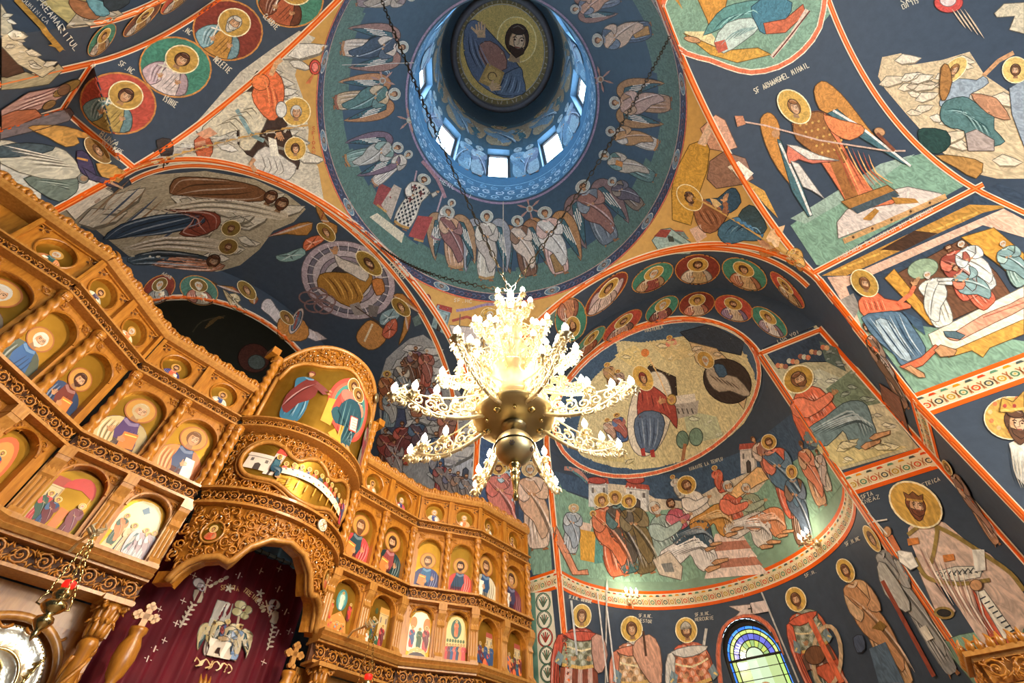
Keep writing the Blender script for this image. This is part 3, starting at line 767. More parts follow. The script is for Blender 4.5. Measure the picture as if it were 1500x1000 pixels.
# ---- a small stroke alphabet for the painted inscriptions
GL = {'A': [[(0, 0), (.5, 1), (1, 0)], [(.2, .4), (.8, .4)]], 'B': [[(0, 0), (0, 1), (.7, .95), (.75, .6), (0, .52)], [(.0, .52), (.9, .4), (.85, .05), (0, 0)]],
 'C': [[(1, .85), (.5, 1), (0, .6), (.1, .15), (.5, 0), (1, .15)]], 'D': [[(0, 0), (0, 1), (.8, .8), (.95, .4), (.6, 0), (0, 0)]], 'E': [[(1, 1), (0, 1), (0, 0), (1, 0)], [(0, .5), (.8, .5)]],
 'F': [[(0, 0), (0, 1), (1, 1)], [(0, .5), (.75, .5)]], 'G': [[(1, .85), (.4, 1), (0, .5), (.4, 0), (1, .1), (1, .5), (.6, .5)]], 'H': [[(0, 0), (0, 1)], [(1, 0), (1, 1)], [(0, .5), (1, .5)]],
 'I': [[(.5, 0), (.5, 1)]], 'L': [[(0, 1), (0, 0), (1, 0)]], 'M': [[(0, 0), (.1, 1), (.5, .3), (.9, 1), (1, 0)]], 'N': [[(0, 0), (0, 1), (1, 0), (1, 1)]],
 'O': [[(.5, 1), (0, .6), (.15, .1), (.5, 0), (.9, .15), (1, .6), (.5, 1)]], 'P': [[(0, 0), (0, 1), (.9, .95), (.9, .55), (0, .5)]], 'R': [[(0, 0), (0, 1), (.85, .95), (.85, .55), (0, .5), (1, 0)]],
 'S': [[(1, .9), (.4, 1), (.05, .75), (.9, .3), (.6, 0), (0, .1)]], 'T': [[(0, 1), (1, 1)], [(.5, 1), (.5, 0)]], 'U': [[(0, 1), (0, .2), (.5, 0), (1, .2), (1, 1)]], 'V': [[(0, 1), (.5, 0), (1, 1)]],
 'X': [[(0, 0), (1, 1)], [(0, 1), (1, 0)]], 'Z': [[(0, 1), (1, 1), (0, 0), (1, 0)]], 'J': [[(1, 1), (.9, .1), (.4, 0), (0, .2)]], '.': [[(.4, 0), (.6, .1)]], ' ': []}
GL['\u015e'] = GL['S']+[[(.5, -.05), (.4, -.3)]]; GL['\u0102'] = GL['A']+[[(.3, 1.3), (.5, 1.2), (.7, 1.3)]]
def text(cv, s, a, b, h, col=(222, 216, 200), wt=.15, upv=None, bend=0):
    """Write s from a to b (left to right) with letter height h in canvas units."""
    dx, dy = b[0]-a[0], b[1]-a[1]; L = math.hypot(dx, dy); ux, uy = dx/L, dy/L
    if upv is None: upv = (uy*cv.sgn, -ux*cv.sgn)
    n = len(s); adv = L/n
    for i, ch in enumerate(s):
        for st in GL.get(ch, []):
            P = []
            for x, y in st:
                q = (i+.12+.68*x)/n; off = bend*(1-(2*q-1)**2)
                P.append((a[0]+ux*(q*L)+upv[0]*(y*h+off), a[1]+uy*(q*L)+upv[1]*(y*h+off)))
            cv.line(P, h*wt, col); cv.layer -= 1
    cv.layer += 1
# ================================================================== the iconostasis
IA = 0.05572
def IC(x, y, z): return V((x*cos(IA)+y*sin(IA)-.004, -x*sin(IA)+y*cos(IA), z))
def ICV(x, y, z): return V((x*cos(IA)+y*sin(IA), -x*sin(IA)+y*cos(IA), z))
UP = V((0, 0, 1))
PE, PB, PC, PD = (.79, 2.92), (1.81, 2.92), (2.56, 2.47), (3.6, 2.41)
class Facet:
    def __init__(s, a, b, side, i):
        s.a, s.b = IC(*a, 0), IC(*b, 0); s.L = (s.b-s.a).length; s.t = (s.b-s.a).normalized()
        s.n = V((s.t.y, -s.t.x, 0)); s.side = side; s.i = i
    def P(s, u, z, d=0): return s.a+s.t*u+s.n*d+UP*z
mir = lambda p: (-p[0], p[1])
FC = [Facet(PE, PB, 1, 0), Facet(PB, PC, 1, 1), Facet(PC, PD, 1, 2), Facet(mir(PB), mir(PE), -1, 0), Facet(mir(PC), mir(PB), -1, 1), Facet(mir(PD), mir(PC), -1, 2)]
BR = (.79**2+.45**2)/(2*.45); BY = 2.92-.45+BR; BH = math.asin(.79/BR)*BR
class Bay:
    L = 2*BH; side = 0; i = 0
    def P(s, u, z, d=0):
        th = (u-BH)/BR; return IC((BR+d)*sin(th), BY-(BR+d)*cos(th), z)
    def fr(s, u):
        th = (u-BH)/BR; return ICV(cos(th), sin(th), 0), ICV(sin(th), -cos(th), 0)
BAY = Bay()
def slab(mb, F, u0, u1, z0, z1, d0, d1, col=(0, 0, 0), mi=0):
    k = 1 if not isinstance(F, Bay) else max(2, int(abs(u1-u0)/.07))
    us = [u0+(u1-u0)*j/k for j in range(k+1)]
    ring = [[F.P(u, z0, d0) for u in us], [F.P(u, z0, d1) for u in us], [F.P(u, z1, d1) for u in us], [F.P(u, z1, d0) for u in us], [F.P(u, z0, d0) for u in us]]
    mb.grid(ring, col, mi)
    for j in (0, -1): mb.add([r[j] for r in ring[:4]], [(0, 1, 2, 3)], col, mi)
def profile(mb, F, u0, u1, pr, mi=0, z0=0):      # moulding: pr = (d, z) outline
    k = 1 if not isinstance(F, Bay) else max(2, int(abs(u1-u0)/.07))
    us = [u0+(u1-u0)*j/k for j in range(k+1)]
    mb.grid([[F.P(u, z, d) for u in us] for d, z in pr+[pr[0]]], (0, 0, 0), mi)
    for u in (u0, u1): mb.add([F.P(u, z, d) for d, z in pr], [tuple(range(len(pr)))], (0, 0, 0), mi)
def comma(mb, F, u, z, ang, L, w, d, bend=1.2, n=5, mi=0):
    pts = []; rad = []; a = ang; x, y = u, z
    for i in range(n+1):
        f = i/n; pts.append(F.P(x, y, d+.010*sin(pi*f)*L/.05)); rad.append(max(.0012, w*(.35+sin(pi*min(1, f*.9+.12))*.75)*(1-f*.55)))
        x += L/n*cos(a); y += L/n*sin(a); a += bend/n
    mb.tube(pts, rad, 5, mi=mi)
def scrolls(mb, F, u0, u1, z0, z1, d, seed=0, dens=1.0):
    """Carved running acanthus scroll between u0..u1 and z0..z1."""
    h = z1-z0; n = max(1, int(round((u1-u0)/(h*1.05)/1.0))); w = (u1-u0)/n; rnd = random.Random(seed)
    for i in range(n):
        s_ = 1 if i % 2 else -1; cu = u0+w*(i+.5); cz = (z0+z1)/2; r0 = .44*min(h, w*.95)
        pts = []; rad = []
        m = 16
        for k in range(m+1):
            f = k/m; a = s_*(-pi*.9+f*3.3*pi); r = r0*(1-.8*f)
            pts.append(F.P(cu+r*cos(a)*w/h*.95 if w < h else cu+r*cos(a), cz+r*sin(a), d+.012*h/.15)); rad.append(h*.055*(1.15-.5*f))
        mb.tube(pts, rad, 5)
        c = pts[-1]
        mb.lathe(F.P(cu, cz, d+.008), [(h*.02, -h*.03), (h*.075, 0), (h*.06, h*.05), (h*.01, h*.07)], 7, axis=(F.P(cu, cz, 1)-F.P(cu, cz, 0)))
        for k in range(int(7*dens)):
            a = s_*(-pi*.8+k*.85)+rnd.uniform(-.15, .15); r = r0*(.98-.07*k)
            comma(mb, F, cu+r*cos(a), cz+r*sin(a), a+s_*.9, h*.27, h*.052, d+.004, bend=s_*1.6)
        for q in (-1, 1):   # corner leaves
            for e in (-1, 1):
                comma(mb, F, cu+q*w*.36, cz+e*h*.2, (pi/2*e)+(-q*e)*.9, h*.3, h*.06, d+.003, bend=q*e*1.5)
        # linking stem
        comma(mb, F, cu-w*.5, cz-s_*h*.32, s_*.5, w*.55, h*.05, d+.004, bend=s_*.6)
        comma(mb, F, cu+w*.2, cz+s_*h*.34, -s_*.3, w*.5, h*.05, d+.004, bend=-s_*.8)
F1B, F1T, F2B, F2T, F3B, F3T, T4B, T4T = 1.50, 1.77, 2.355, 2.52, 3.24, 3.36, 3.72, 3.78
root = empty('iconostasis', IC(0, 3.1, -EYE), 'honey-coloured carved wooden iconostasis with tiers of gold-ground icons, on the left of the church', 'iconostasis')
def frieze(F, u0, u1, z0, z1, seed, big=False, lip=.018):
    h = z1-z0; e = h*.14 if not big else h*.12
    m = MB(); slab(m, F, u0, u1, z0, z0+e, -.16, lip); slab(m, F, u0, u1, z1-e, z1, -.16, lip+.012)
    if big: profile(m, F, u0, u1, [(-.14, z1-.004), (.05, z1-.004), (.075, z1+.02), (.05, z1+.035), (.085, z1+.06), (.085, z1+.085), (-.14, z1+.085)])
    fr = m.build('cornice', M['wood_pale'], root)
    b = MB(); slab(b, F, u0, u1, z0+e, z1-e, -.1, -.055); b.build('frieze_backing', M['wood_dark'], fr)
    c = MB(); scrolls(c, F, u0+.01, u1-.01, z0+e, z1-e, -.02, seed)
    c.build('carved_scrollwork', M['wood'], fr, smooth=True)
sd = 0
for F in FC:
    if F.side < 0 and F.i == 2: e0 = F.L*.35
    else: e0 = 0
    for z0, z1, big in ((F1B, 1.69, True), (F2B, F2T, False), (F3B, F3T, False)):
        sd += 1; frieze(F, e0, F.L, z0, z1, sd, big)
for z0, z1, big in ((F2B-.0, F2T, False), (F3B, F3T, False)):
    sd += 1; frieze(BAY, 0, BAY.L, z0, z1, sd, big)
# top cornice and cresting
for F in FC:
    m = MB(); profile(m, F, 0, F.L, [(-.16, T4B), (.0, T4B), (.03, T4B+.03), (.03, T4T), (-.16, T4T)])
    tcn = m.build('cornice', M['wood_pale'], root)
    c = MB(); n = int(F.L/.075)
    for i in range(n):
        u = F.L*(i+.5)/n; s_ = 1 if i % 2 else -1
        comma(c, F, u-.03*s_, T4T, pi/2-s_*.9, .1, .019, -.01, bend=s_*3.2, n=7)
        comma(c, F, u+.02*s_, T4T, pi/2+s_*.2, .115, .026, -.005, bend=-s_*1.6, n=6)
        comma(c, F, u, T4T+.02, pi/2+s_*.8, .07, .02, .0, bend=-s_*2.5)
        comma(c, F, u+.03, T4T+.0, pi/2-s_*.2, .06, .024, .0, bend=s_*2.5)
    slab(c, F, 0, F.L, T4T-.01, T4T+.03, -.03, -.005)
    c.build('cresting', M['wood'], tcn, smooth=True)
# the tier backing walls, panels with arched recesses, pilasters and twisted columns
def arch_panel(mb, F, u0, u1, z0, z1, iu0, iu1, iz0, izs, d0, d1, mi=0, n=14):
    """board with an arched opening; izs = springing height"""
    r = (iu1-iu0)/2; c = (iu0+iu1)/2
    inn = [(iu0, iz0)]+[(c-r*cos(pi*k/n), izs+min(r, (z1-izs)*.93)*sin(pi*k/n)) for k in range(n+1)]+[(iu1, iz0)]
    out = [(u0, iz0), (u0, izs)]+[(u0+(u1-u0)*k/(n-2), z1) for k in range(n-1)]+[(u1, izs), (u1, iz0)]
    out = out[:len(inn)]
    while len(out) < len(inn): out.insert(-2, (u1, z1))
    mb.grid([[F.P(u, z, d1) for u, z in out], [F.P(u, z, d1) for u, z in inn], [F.P(u, z, d0) for u, z in inn]], (0, 0, 0), mi)
    if z0 < iz0: slab(mb, F, u0, u1, z0, iz0, d0, d1, mi=mi)
    # raised rim round the arch
    rim = [F.P(c+(u-c)*1.03, z+.004, d1+.006) for u, z in inn[1:-1]]
    mb.tube(rim, (u1-u0)*.022, 5, mi=mi)
    return inn
def twisted(F, u, z0, z1, r, d=-.03, parent=None, name='twisted_column'):
    m = MB(); n = 18; H = z1-z0; rows = []; k = 84
    o = F.P(u, 0, d)
    for j in range(k+1):
        z = z0+H*j/k; f = j/k
        env = 1.35 if (f < .06 or f > .94) else (1.15 if (f < .1 or f > .9) else 1)
        row = []
        for i in range(n+1):
            th = 2*pi*i/n; rr = r*env*(1+(.2*cos(3*th+f*42*H/.72) if .1 < f < .88 else 0))
            row.append(V((o.x+rr*cos(th), o.y+rr*sin(th), z)))
        rows.append(row)
    m.grid(rows)
    for f in (.9, .94):
        for i in range(6): comma(m, F, u-r+2*r*(i+.5)/6, z1-(1-f)*H, pi/2, .035, .008, d+r, bend=0)
    return m.build(name, M['wood'], parent or root, smooth=True)
def board(F, u, w, z0, zs, z1, d, n=12):
    """a flat gilded icon board with an arched head; returns the object and its plane map"""
    m = MB(); r = w/2
    out = [(-r, z0), (r, z0)]+[(r*cos(pi*k/n), zs+(z1-zs)*sin(pi*k/n)) for k in range(n+1)]
    a = [F.P(u+x, z, d) for x, z in out]; b = [F.P(u+x, z, d-.02) for x, z in out]; N = len(out)
    m.add(a, [tuple(range(N))]); m.add(b, [tuple(reversed(range(N)))]); m.add(a+b, [(i, (i+1) % N, (i+1) % N+N, i+N) for i in range(N)])
    return m
def pmap(F, u, z, d): 
    if isinstance(F, Bay):
        def f(x, y):
            t, n = F.fr(u+x); return F.P(u+x, z+y, d), n, None
        return f
    return plane_map(F.P(u, z, d), F.t, UP, F.n)
APO = {(-1, 2, 1): ('a bald grey-bearded apostle', (120, 40, 60), (170, 150, 120), GREY, 1, 'book'),
 (-1, 1, 0): ('a white-bearded evangelist in blue and grey-green', (30, 90, 150), (90, 100, 84), (214, 208, 190), 1, None),
 (-1, 1, 1): ('a brown-bearded evangelist holding an orange book, in maroon and blue', (118, 46, 34), (44, 70, 110), (74, 38, 20), 1, 'book'),
 (-1, 0, 0): ('a bald apostle in a cream cloak holding an orange book', (90, 62, 110), (212, 186, 128), (190, 165, 120), 1, 'book'),
 (-1, 0, 1): ('a young apostle in blue and orange with a scroll', (36, 62, 110), (236, 128, 36), (120, 74, 34), 0, 'scroll'),
 (1, 0, 0): ('a bald bearded apostle in a red cloak with a gold book', (40, 70, 80), (222, 50, 46), (110, 66, 34), 2, 'book'),
 (1, 0, 1): ('an apostle in dark green and plum reading an orange book', (150, 60, 60), (34, 66, 66), (70, 40, 24), 1, 'book'),
 (1, 1, 0): ('an apostle in a blue cloak clasping an orange book', (30, 96, 140), (52, 62, 120), (96, 60, 34), 1, 'book'),
 (1, 1, 1): ('a dark-haired apostle in a bright red cloak', (40, 66, 92), (228, 64, 48), (60, 34, 22), 1, None),
 (1, 2, 0): ('a slender apostle in a pale cloak over blue', (40, 80, 120), (216, 200, 160), (96, 62, 38), 1, 'scroll'),
 (1, 2, 1): ('a young apostle wrapped in a maroon cloak', (60, 60, 90), (120, 40, 54), (70, 40, 26), 0, 'scroll')}
FEA = {(-1, 1, 1): 'a fiery red mandorla', (-1, 0, 0): 'figures under a red canopy', (-1, 0, 1): 'a baptism with haloed angels under a pale sky',
 (1, 0, 0): 'the transfiguration in a teal mandorla', (1, 0, 1): 'a miracle before a tall pale building', (1, 1, 0): 'two orange angels above a dark cave', (1, 1, 1): 'an orange seated Christ above a row of standing apostles',
 (1, 2, 0): 'a group of saints before a narrow tower', (1, 2, 1): 'a crowd of saints around a small orange arch', (-1, 1, 0): 'a crowded gold and red scene'}
def side_word(F): return 'left of the royal doors' if F.side < 0 else 'right of the royal doors'
def feast(cv, w, h, key):
    rnd = random.Random(hash(key) % 97 if False else key[0]*7+key[1]*3+key[2]+11); s = w
    Canvas_s = lambda x, y, hh, r, m_, **k: stand(cv, (x*w, y*h), (x*w, y*h+hh*h), r, m_, halo=(214, 170, 70), **k)
    red, org, blu, grn, mar = (200, 44, 36), (232, 116, 30), (40, 76, 120), (50, 92, 62), (110, 36, 40)
    if key == (-1, 0, 0):
        house(cv, [(-.45*w, .1*h), (-.2*w, .1*h), (-.2*w, .8*h), (-.45*w, .8*h)], (214, 190, 140))
        cv.poly([(-.25*w, .7*h), (-.15*w, .86*h), (.1*w, .93*h), (.32*w, .84*h), (.4*w, .66*h), (.1*w, .74*h)], (196, 56, 44), 2)
        for x in (-.2, .36): cv.line([(x*w, .68*h), (x*w, .2*h)], .02*w, (200, 150, 70))
        cv.poly([(-.02*w, .08*h), (.14*w, .08*h), (.16*w, .42*h), (-.02*w, .44*h)], org)
        Canvas_s(-.34, .1, .5, red, (60, 90, 70)); Canvas_s(-.16, .05, .5, blu, mar); Canvas_s(.3, .03, .55, mar, (130, 60, 70), beard=2, hair=GREY)
    elif key == (-1, 0, 1):
        cv.poly([(-.45*w, .4*h), (.45*w, .4*h), (.42*w, .75*h), (.2*w, .95*h), (-.2*w, .95*h), (-.42*w, .75*h)], (240, 226, 180), 2)
        cv.poly([(-.48*w, .02*h), (-.2*w, .02*h), (-.1*w, .4*h), (-.3*w, .62*h)], (226, 200, 140)); cv.poly([(-.2*w, .02*h), (.05*w, .02*h), (.0, .5*h), (-.12*w, .5*h)], (44, 70, 90))
        cv.poly([(-.1*w, .82*h), (0, .9*h), (.1*w, .82*h), (0, .76*h)], (80, 120, 150))
        Canvas_s(-.3, .2, .5, (40, 80, 60), org); Canvas_s(-.04, .05, .56, (214, 180, 130), None)
        for i in range(4): Canvas_s(.14+.09*i, .02+.05*(i % 2), .52, (196, 200, 204), (170, 150, 160), wing=(190, 190, 196) if i == 1 else None)
    elif key == (-1, 1, 1):
        cv.ell((-.05*w, .5*h), (.42*w, 0), (0, .42*h), (226, 92, 30)); cv.ell((-.05*w, .5*h), (.34*w, 0), (0, .34*h), (232, 140, 50))
        Canvas_s(-.05, .22, .5, blu, red, beard=1); 
        for i in range(5): Canvas_s(-.38+.18*i, .0, .3, rnd.choice([grn, red, blu]), org)
    elif key == (1, 0, 0):
        cv.ell((0, .7*h), (.2*w, 0), (0, .2*h), (60, 130, 130)); cv.ell((0, .7*h), (.14*w, 0), (0, .15*h), (110, 170, 160))
        Canvas_s(0, .52, .34, WHT, (226, 220, 190)); rocks(cv, [(-.45*w, 0), (.45*w, 0), (.3*w, .36*h), (.05*w, .5*h), (-.3*w, .34*h)], (226, 140, 44), 4)
        Canvas_s(-.32, .3, .34, red, org); Canvas_s(.34, .36, .34, mar, red)
        for i, c in enumerate((red, (90, 150, 160), grn)): Canvas_s(-.24+.22*i, .04, .26, c, org, lean=.4)
    elif key == (1, 0, 1):
        house(cv, [(.05*w, .3*h), (.42*w, .3*h), (.42*w, .85*h), (.05*w, .85*h)], (216, 180, 120), (210, 150, 60))
        cv.ell((-.1*w, .76*h), (.06*w, 0), (0, .06*h), (70, 80, 40)); Canvas_s(-.15, .22, .42, grn, blu); Canvas_s(.24, .1, .46, red, mar); Canvas_s(-.32, .04, .3, org, WHT); Canvas_s(.04, .02, .34, WHT, grn)
    elif key == (1, 1, 0):
        cv.poly([(-.44*w, .2*h), (.44*w, .2*h), (.44*w, .7*h), (.25*w, .95*h), (-.25*w, .95*h), (-.44*w, .7*h)], (244, 232, 196), 2)
        cv.ell((-.28*w, .75*h), (.15*w, 0), (0, .12*h), (214, 120, 30)); cv.ell((.3*w, .72*h), (.15*w, 0), (0, .14*h), (214, 120, 30))
        Canvas_s(-.3, .26, .42, red, blu); Canvas_s(.02, .24, .42, grn, (60, 84, 40)); Canvas_s(.3, .2, .5, red, mar)
        rocks(cv, [(-.46*w, .04*h), (.46*w, .04*h), (.3*w, .22*h), (0, .28*h), (-.3*w, .22*h)], (232, 180, 90), 3); cv.poly([(-.38*w, .02*h), (.38*w, .02*h), (.3*w, .14*h), (0, .18*h), (-.3*w, .14*h)], (60, 40, 44), 2)
        for i in range(4): cv.ell((-.25*w+.16*w*i, .07*h), (.05*w, 0), (0, .04*h), rnd.choice([(170, 160, 150), org]))
    elif key == (1, 1, 1):
        cv.poly([(-.44*w, .2*h), (.44*w, .2*h), (.44*w, .7*h), (.25*w, .95*h), (-.25*w, .95*h), (-.44*w, .7*h)], (226, 200, 130), 2)
        cv.ell((0, .72*h), (.24*w, 0), (0, .2*h), (64, 100, 84)); Canvas_s(0, .56, .34, org, (222, 90, 30))
        for i in range(7): cv.ell((-.36*w+.12*w*i, .48*h), (.05*w, 0), (0, .035*h), (90, 110, 60))
        for i in range(7): Canvas_s(-.36+.12*i, .03, .4, (red, mar, blu, (222, 70, 40), (40, 60, 80), org, red)[i], None)
    else:
        house(cv, [(.1*w, .3*h), (.42*w, .3*h), (.4*w, .8*h), (.1*w, .8*h)], (206, 180, 130))
        for i in range(6): Canvas_s(-.34+.13*i, .04+.12*(i % 2), .42, rnd.choice([red, blu, grn, org]), rnd.choice([mar, org, blu]))
        cv.poly([(-.14*w, .02*h), (.1*w, .02*h), (.06*w, .22*h), (-.02*w, .27*h), (-.1*w, .22*h)], (226, 96, 30), 1)
def draw_with(sgn, f):
    old = Canvas.sgn; Canvas.sgn = sgn; f(); Canvas.sgn = old
Canvas.sgn = -1
ORD = ('first', 'second')
for F in FC:
    nb = 2; W = F.L/nb
    for z0, z1 in ((F1T+.0, F2B), (F2T, F3B), (F3T, T4B)):
        b = MB(); slab(b, F, 0, F.L, z0-.02, z1+.02, -.2, -.165); b.build('back_panel', M['wood'], root)
    for k in range(nb):
        key = (F.side, F.i, k); u = W*(k+.5)
        if F.side < 0 and F.i == 2 and k == 0: continue
        place_word = '%s icon %s on the %s bay' % (ORD[k], side_word(F), ('inner', 'middle', 'outer')[F.i])
        # ---- apostle tier
        w = W-.13; zs = F3B-.03-w*.5; p = MB()
        inn = arch_panel(p, F, u-W/2+.0, u+W/2, F2T, F3B, u-w/2, u+w/2, F2T+.015, zs-.05, -.15, -.075)
        scrolls(p, F, u-W/2+.05, u-W/2+.13, F3B-.1, F3B-.02, -.07, 3, .4); scrolls(p, F, u+W/2-.13, u+W/2-.05, F3B-.1, F3B-.02, -.07, 5, .4)
        p.build('arched_surround', M['wood'], root, smooth=False)
        if key in APO:
            nm, rb, mt, hr, bd, pr = APO[key]
            ic = board(F, u, w+.03, F2T+.01, zs-.05, F3B-.04, -.14).build('icon', M['gold'], None, label='icon of '+nm+(', left' if F.side < 0 else ', right')+' side', cat='icon', group='apostle icons in the tall middle tier')
            cv = Canvas(pmap(F, u, F2T+.015, -.14))
            A = min(.36, w*.86)
            bust(cv, (0, A*1.02), (A*(-1 if F.side > 0 else 1), 0), (0, A*1.18), rb, mt, hr, bd, None, halo=(196, 140, 48), prop=pr or 'none', hr=1.4, hl=(170, 96, 40))
            cv.layer = 0; cv.poly([(-.72*A, .0), (.72*A, .0), (.68*A, .4*A), (-.68*A, .4*A)], sh(mt, .8))
            cv.build('painted_figure', ic, 'icon_paint')
        # ---- feast tier
        w = W-.17; zs = F2B-.04-w*.45; p = MB()
        arch_panel(p, F, u-W/2, u+W/2, F1T, F2B, u-w/2, u+w/2, F1T+.02, zs, -.15, -.07)
        scrolls(p, F, u-W/2+.06, u-W/2+.14, F2B-.1, F2B-.02, -.065, 3, .4); scrolls(p, F, u+W/2-.14, u+W/2-.06, F2B-.1, F2B-.02, -.065, 5, .4)
        p.build('arched_surround', M['wood'], root)
        if key in FEA:
            ic = board(F, u, w+.03, F1T+.0, zs, F2B-.05, -.14).build('icon', M['gold'], None, label='arched feast icon showing '+FEA[key]+(', left' if F.side < 0 else ', right')+' side', cat='icon', group='feast icons in the lower tier')
            cv = Canvas(pmap(F, u, F1T+.01, -.14)); feast(cv, w, F2B-F1T-.06, key); cv.build('painted_scene', ic, 'icon_paint')
        # ---- prophet roundels
        cz = (F3T+T4B)/2; hh = (T4B-F3T)/2; R = min(hh*.74, W*.33); p = MB(); n = 24
        sq = []
        for i in range(n+1):
            a = 2*pi*i/n; c, s_ = cos(a), sin(a); q = max(abs(c)/(W/2-.035), abs(s_)/(hh-.01)); sq.append((c/q, s_/q))
        p.grid([[F.P(u+x, cz+y, -.07) for x, y in sq], [F.P(u+R*cos(2*pi*i/n), cz+R*sin(2*pi*i/n), -.07) for i in range(n+1)], [F.P(u+R*.93*cos(2*pi*i/n), cz+R*.93*sin(2*pi*i/n), -.12) for i in range(n+1)]])
        p.tube([F.P(u+R*1.05*cos(2*pi*i/n), cz+R*1.05*sin(2*pi*i/n), -.062) for i in range(n+1)], .009, 6)
        for (x0, x1, y0, y1) in ((-W/2+.0, -W/2+.035, -hh, hh), (W/2-.035, W/2, -hh, hh)): slab(p, F, u+x0, u+x1, cz+y0, cz+y1, -.16, -.02)
        for (y0, y1) in ((-hh, -hh+.014), (hh-.014, hh)): slab(p, F, u-W/2+.035, u+W/2-.035, cz+y0, cz+y1, -.09, -.05)
        c = dk = p
        for q in (-1, 1):
            for e in (-1, 1):
                cx, cy = u+q*(W/2-.075), cz+e*(hh-.045)
                for j, an in enumerate((0, 2.1, 4.2)):
                    dk.prism([(0, 0), (.02, .012), (.034, 0), (.02, -.012)], F.P(cx+.006*cos(an), cy+.006*sin(an), -.069), (F.P(1, 0)-F.P(0, 0))*cos(an)+UP*sin(an), -(F.P(1, 0)-F.P(0, 0))*sin(an)+UP*cos(an), F.n*.002, mi=2)
                    comma(c, F, cx+.014*cos(an+.6), cy+.014*sin(an+.6), an+.3, .05, .006, -.064, bend=2.2, mi=1)
        p.build('roundel_panel', [M['wood'], M['wood_pale'], M['wood_dark']], root)
        if (F.side, F.i) != (-1, 2) or k == 1:
            rb = [((200, 50, 50), (200, 60, 50)), ((40, 90, 90), (230, 140, 70)), ((70, 60, 90), (220, 220, 190)), ((226, 120, 50), (240, 220, 180)), ((220, 90, 50), (60, 60, 130)), ((40, 60, 120), (230, 220, 190)),
                  ((200, 120, 40), (230, 200, 150)), ((60, 60, 120), (200, 60, 60)), ((60, 70, 130), (226, 200, 160)), ((220, 110, 40), (230, 160, 90)), ((200, 150, 60), (220, 210, 190)), ((120, 60, 40), (230, 170, 80))][(F.side > 0)*6+(F.i*2+k if F.side > 0 else (2-F.i)*2+k)]
            mm = MB(); mm.add([F.P(u+R*.95*cos(2*pi*i/n), cz+R*.95*sin(2*pi*i/n), -.115) for i in range(n)], [tuple(range(n))])
            cn = {(200, 50, 50): 'red', (40, 90, 90): 'teal', (70, 60, 90): 'violet', (226, 120, 50): 'orange', (220, 90, 50): 'vermilion', (40, 60, 120): 'blue', (200, 120, 40): 'ochre', (60, 60, 120): 'indigo', (60, 70, 130): 'slate-blue', (220, 110, 40): 'amber', (200, 150, 60): 'yellow', (120, 60, 40): 'brown'}[rb[0]]
            ic = mm.build('icon_roundel', M['gold'], None, label='small round icon of a prophet in %s robes, top tier, %s side' % (cn, 'left' if F.side < 0 else 'right'), cat='icon', group='prophet roundels in the top tier')
            cv = Canvas(pmap(F, u, cz, -.115))
            bust(cv, (0, -.015), (R*.98*(-1 if k else 1), 0), (0, R*.98), rb[0], rb[1], random.choice([GREY, HRB]), 1, None, halo=(200, 146, 54), prop='scroll', hr=1.35, hl=None)
            cv.build('painted_figure', ic, 'icon_paint')
    for k in range(nb+1):
        u = min(max(W*k, .0), F.L)
        uu = u+(.03 if k == 0 else (-.03 if k == nb else 0))
        if F.side < 0 and F.i == 2 and k == 0: continue
        if k == 0 and F.i > 0 and F.side > 0: continue
        if k == nb and F.i > 0 and F.side < 0: continue
        twisted(F, uu, F2T, F3B, .036, -.035)
        # plain scrolled pilaster with a cap in the feast tier
        m = MB(); slab(m, F, uu-.055, uu+.055, F1T, F2B-.09, -.14, -.045); slab(m, F, uu-.05, uu+.05, F2B-.07, F2B, -.14, .02)
        for q in (-.032, 0, .032): m.tube([F.P(uu+q, F1T+.03, -.045), F.P(uu+q, F2B-.1, -.045)], .012, 6)
        profile(m, F, uu-.045, uu+.045, [(-.1, F2B-.07), (.015, F2B-.07), (.005, F2B-.1), (-.04, F2B-.16), (-.02, F2B-.22), (-.06, F2B-.26), (-.1, F2B-.26)])
        profile(m, F, uu-.045, uu+.045, [(-.1, F1T), (-.0, F1T), (.0, F1T+.05), (-.03, F1T+.09), (-.06, F1T+.12), (-.1, F1T+.12)])
        m.build('pilaster', M['wood_pale'], root)
# ---- the curved central bay: arch spandrel, banquet panel, enthroned panel
# trefoil opening outline in (u from centre, z)
tre = [(-.82, 1.69), (-.80, 1.73), (-.78, 1.77), (-.73, 1.83), (-.64, 1.88), (-.52, 1.9), (-.43, 1.87), (-.40, 1.90), (-.32, 2.03), (-.18, 2.13), (0, 2.17)]
tre = tre+[(-x, z) for x, z in reversed(tre[:-1])]
m = MB(); top = [(-BH+2*BH*i/(len(tre)-1), F2B) for i in range(len(tre))]
rows = [[BAY.P(BH+a[0]+(b[0]-a[0])*k/4, a[1]+(b[1]-a[1])*k/4, -.05) for a, b in zip(tre, top)] for k in range(5)]
m.grid(rows); m.grid([[BAY.P(BH+x, z, -.05) for x, z in tre], [BAY.P(BH+x, z, -.17) for x, z in tre]])
for s_ in (-1, 1):      # jamb strips at the sides
    slab(m, BAY, BH+s_*BH, BH+s_*.80, 1.69, 1.78, -.12, -.045)
m.build('arch_spandrel', M['wood'], root)
m = MB()
for dd, rr in ((-.02, .028), (-.06, .02)): m.tube([BAY.P(BH+x*(1.0 if dd == -.02 else .985), z, dd) for x, z in tre], rr, 6)
m.build('arch_moulding', M['wood_pale'], root, smooth=True)
c = MB()
rnd = random.Random(5)
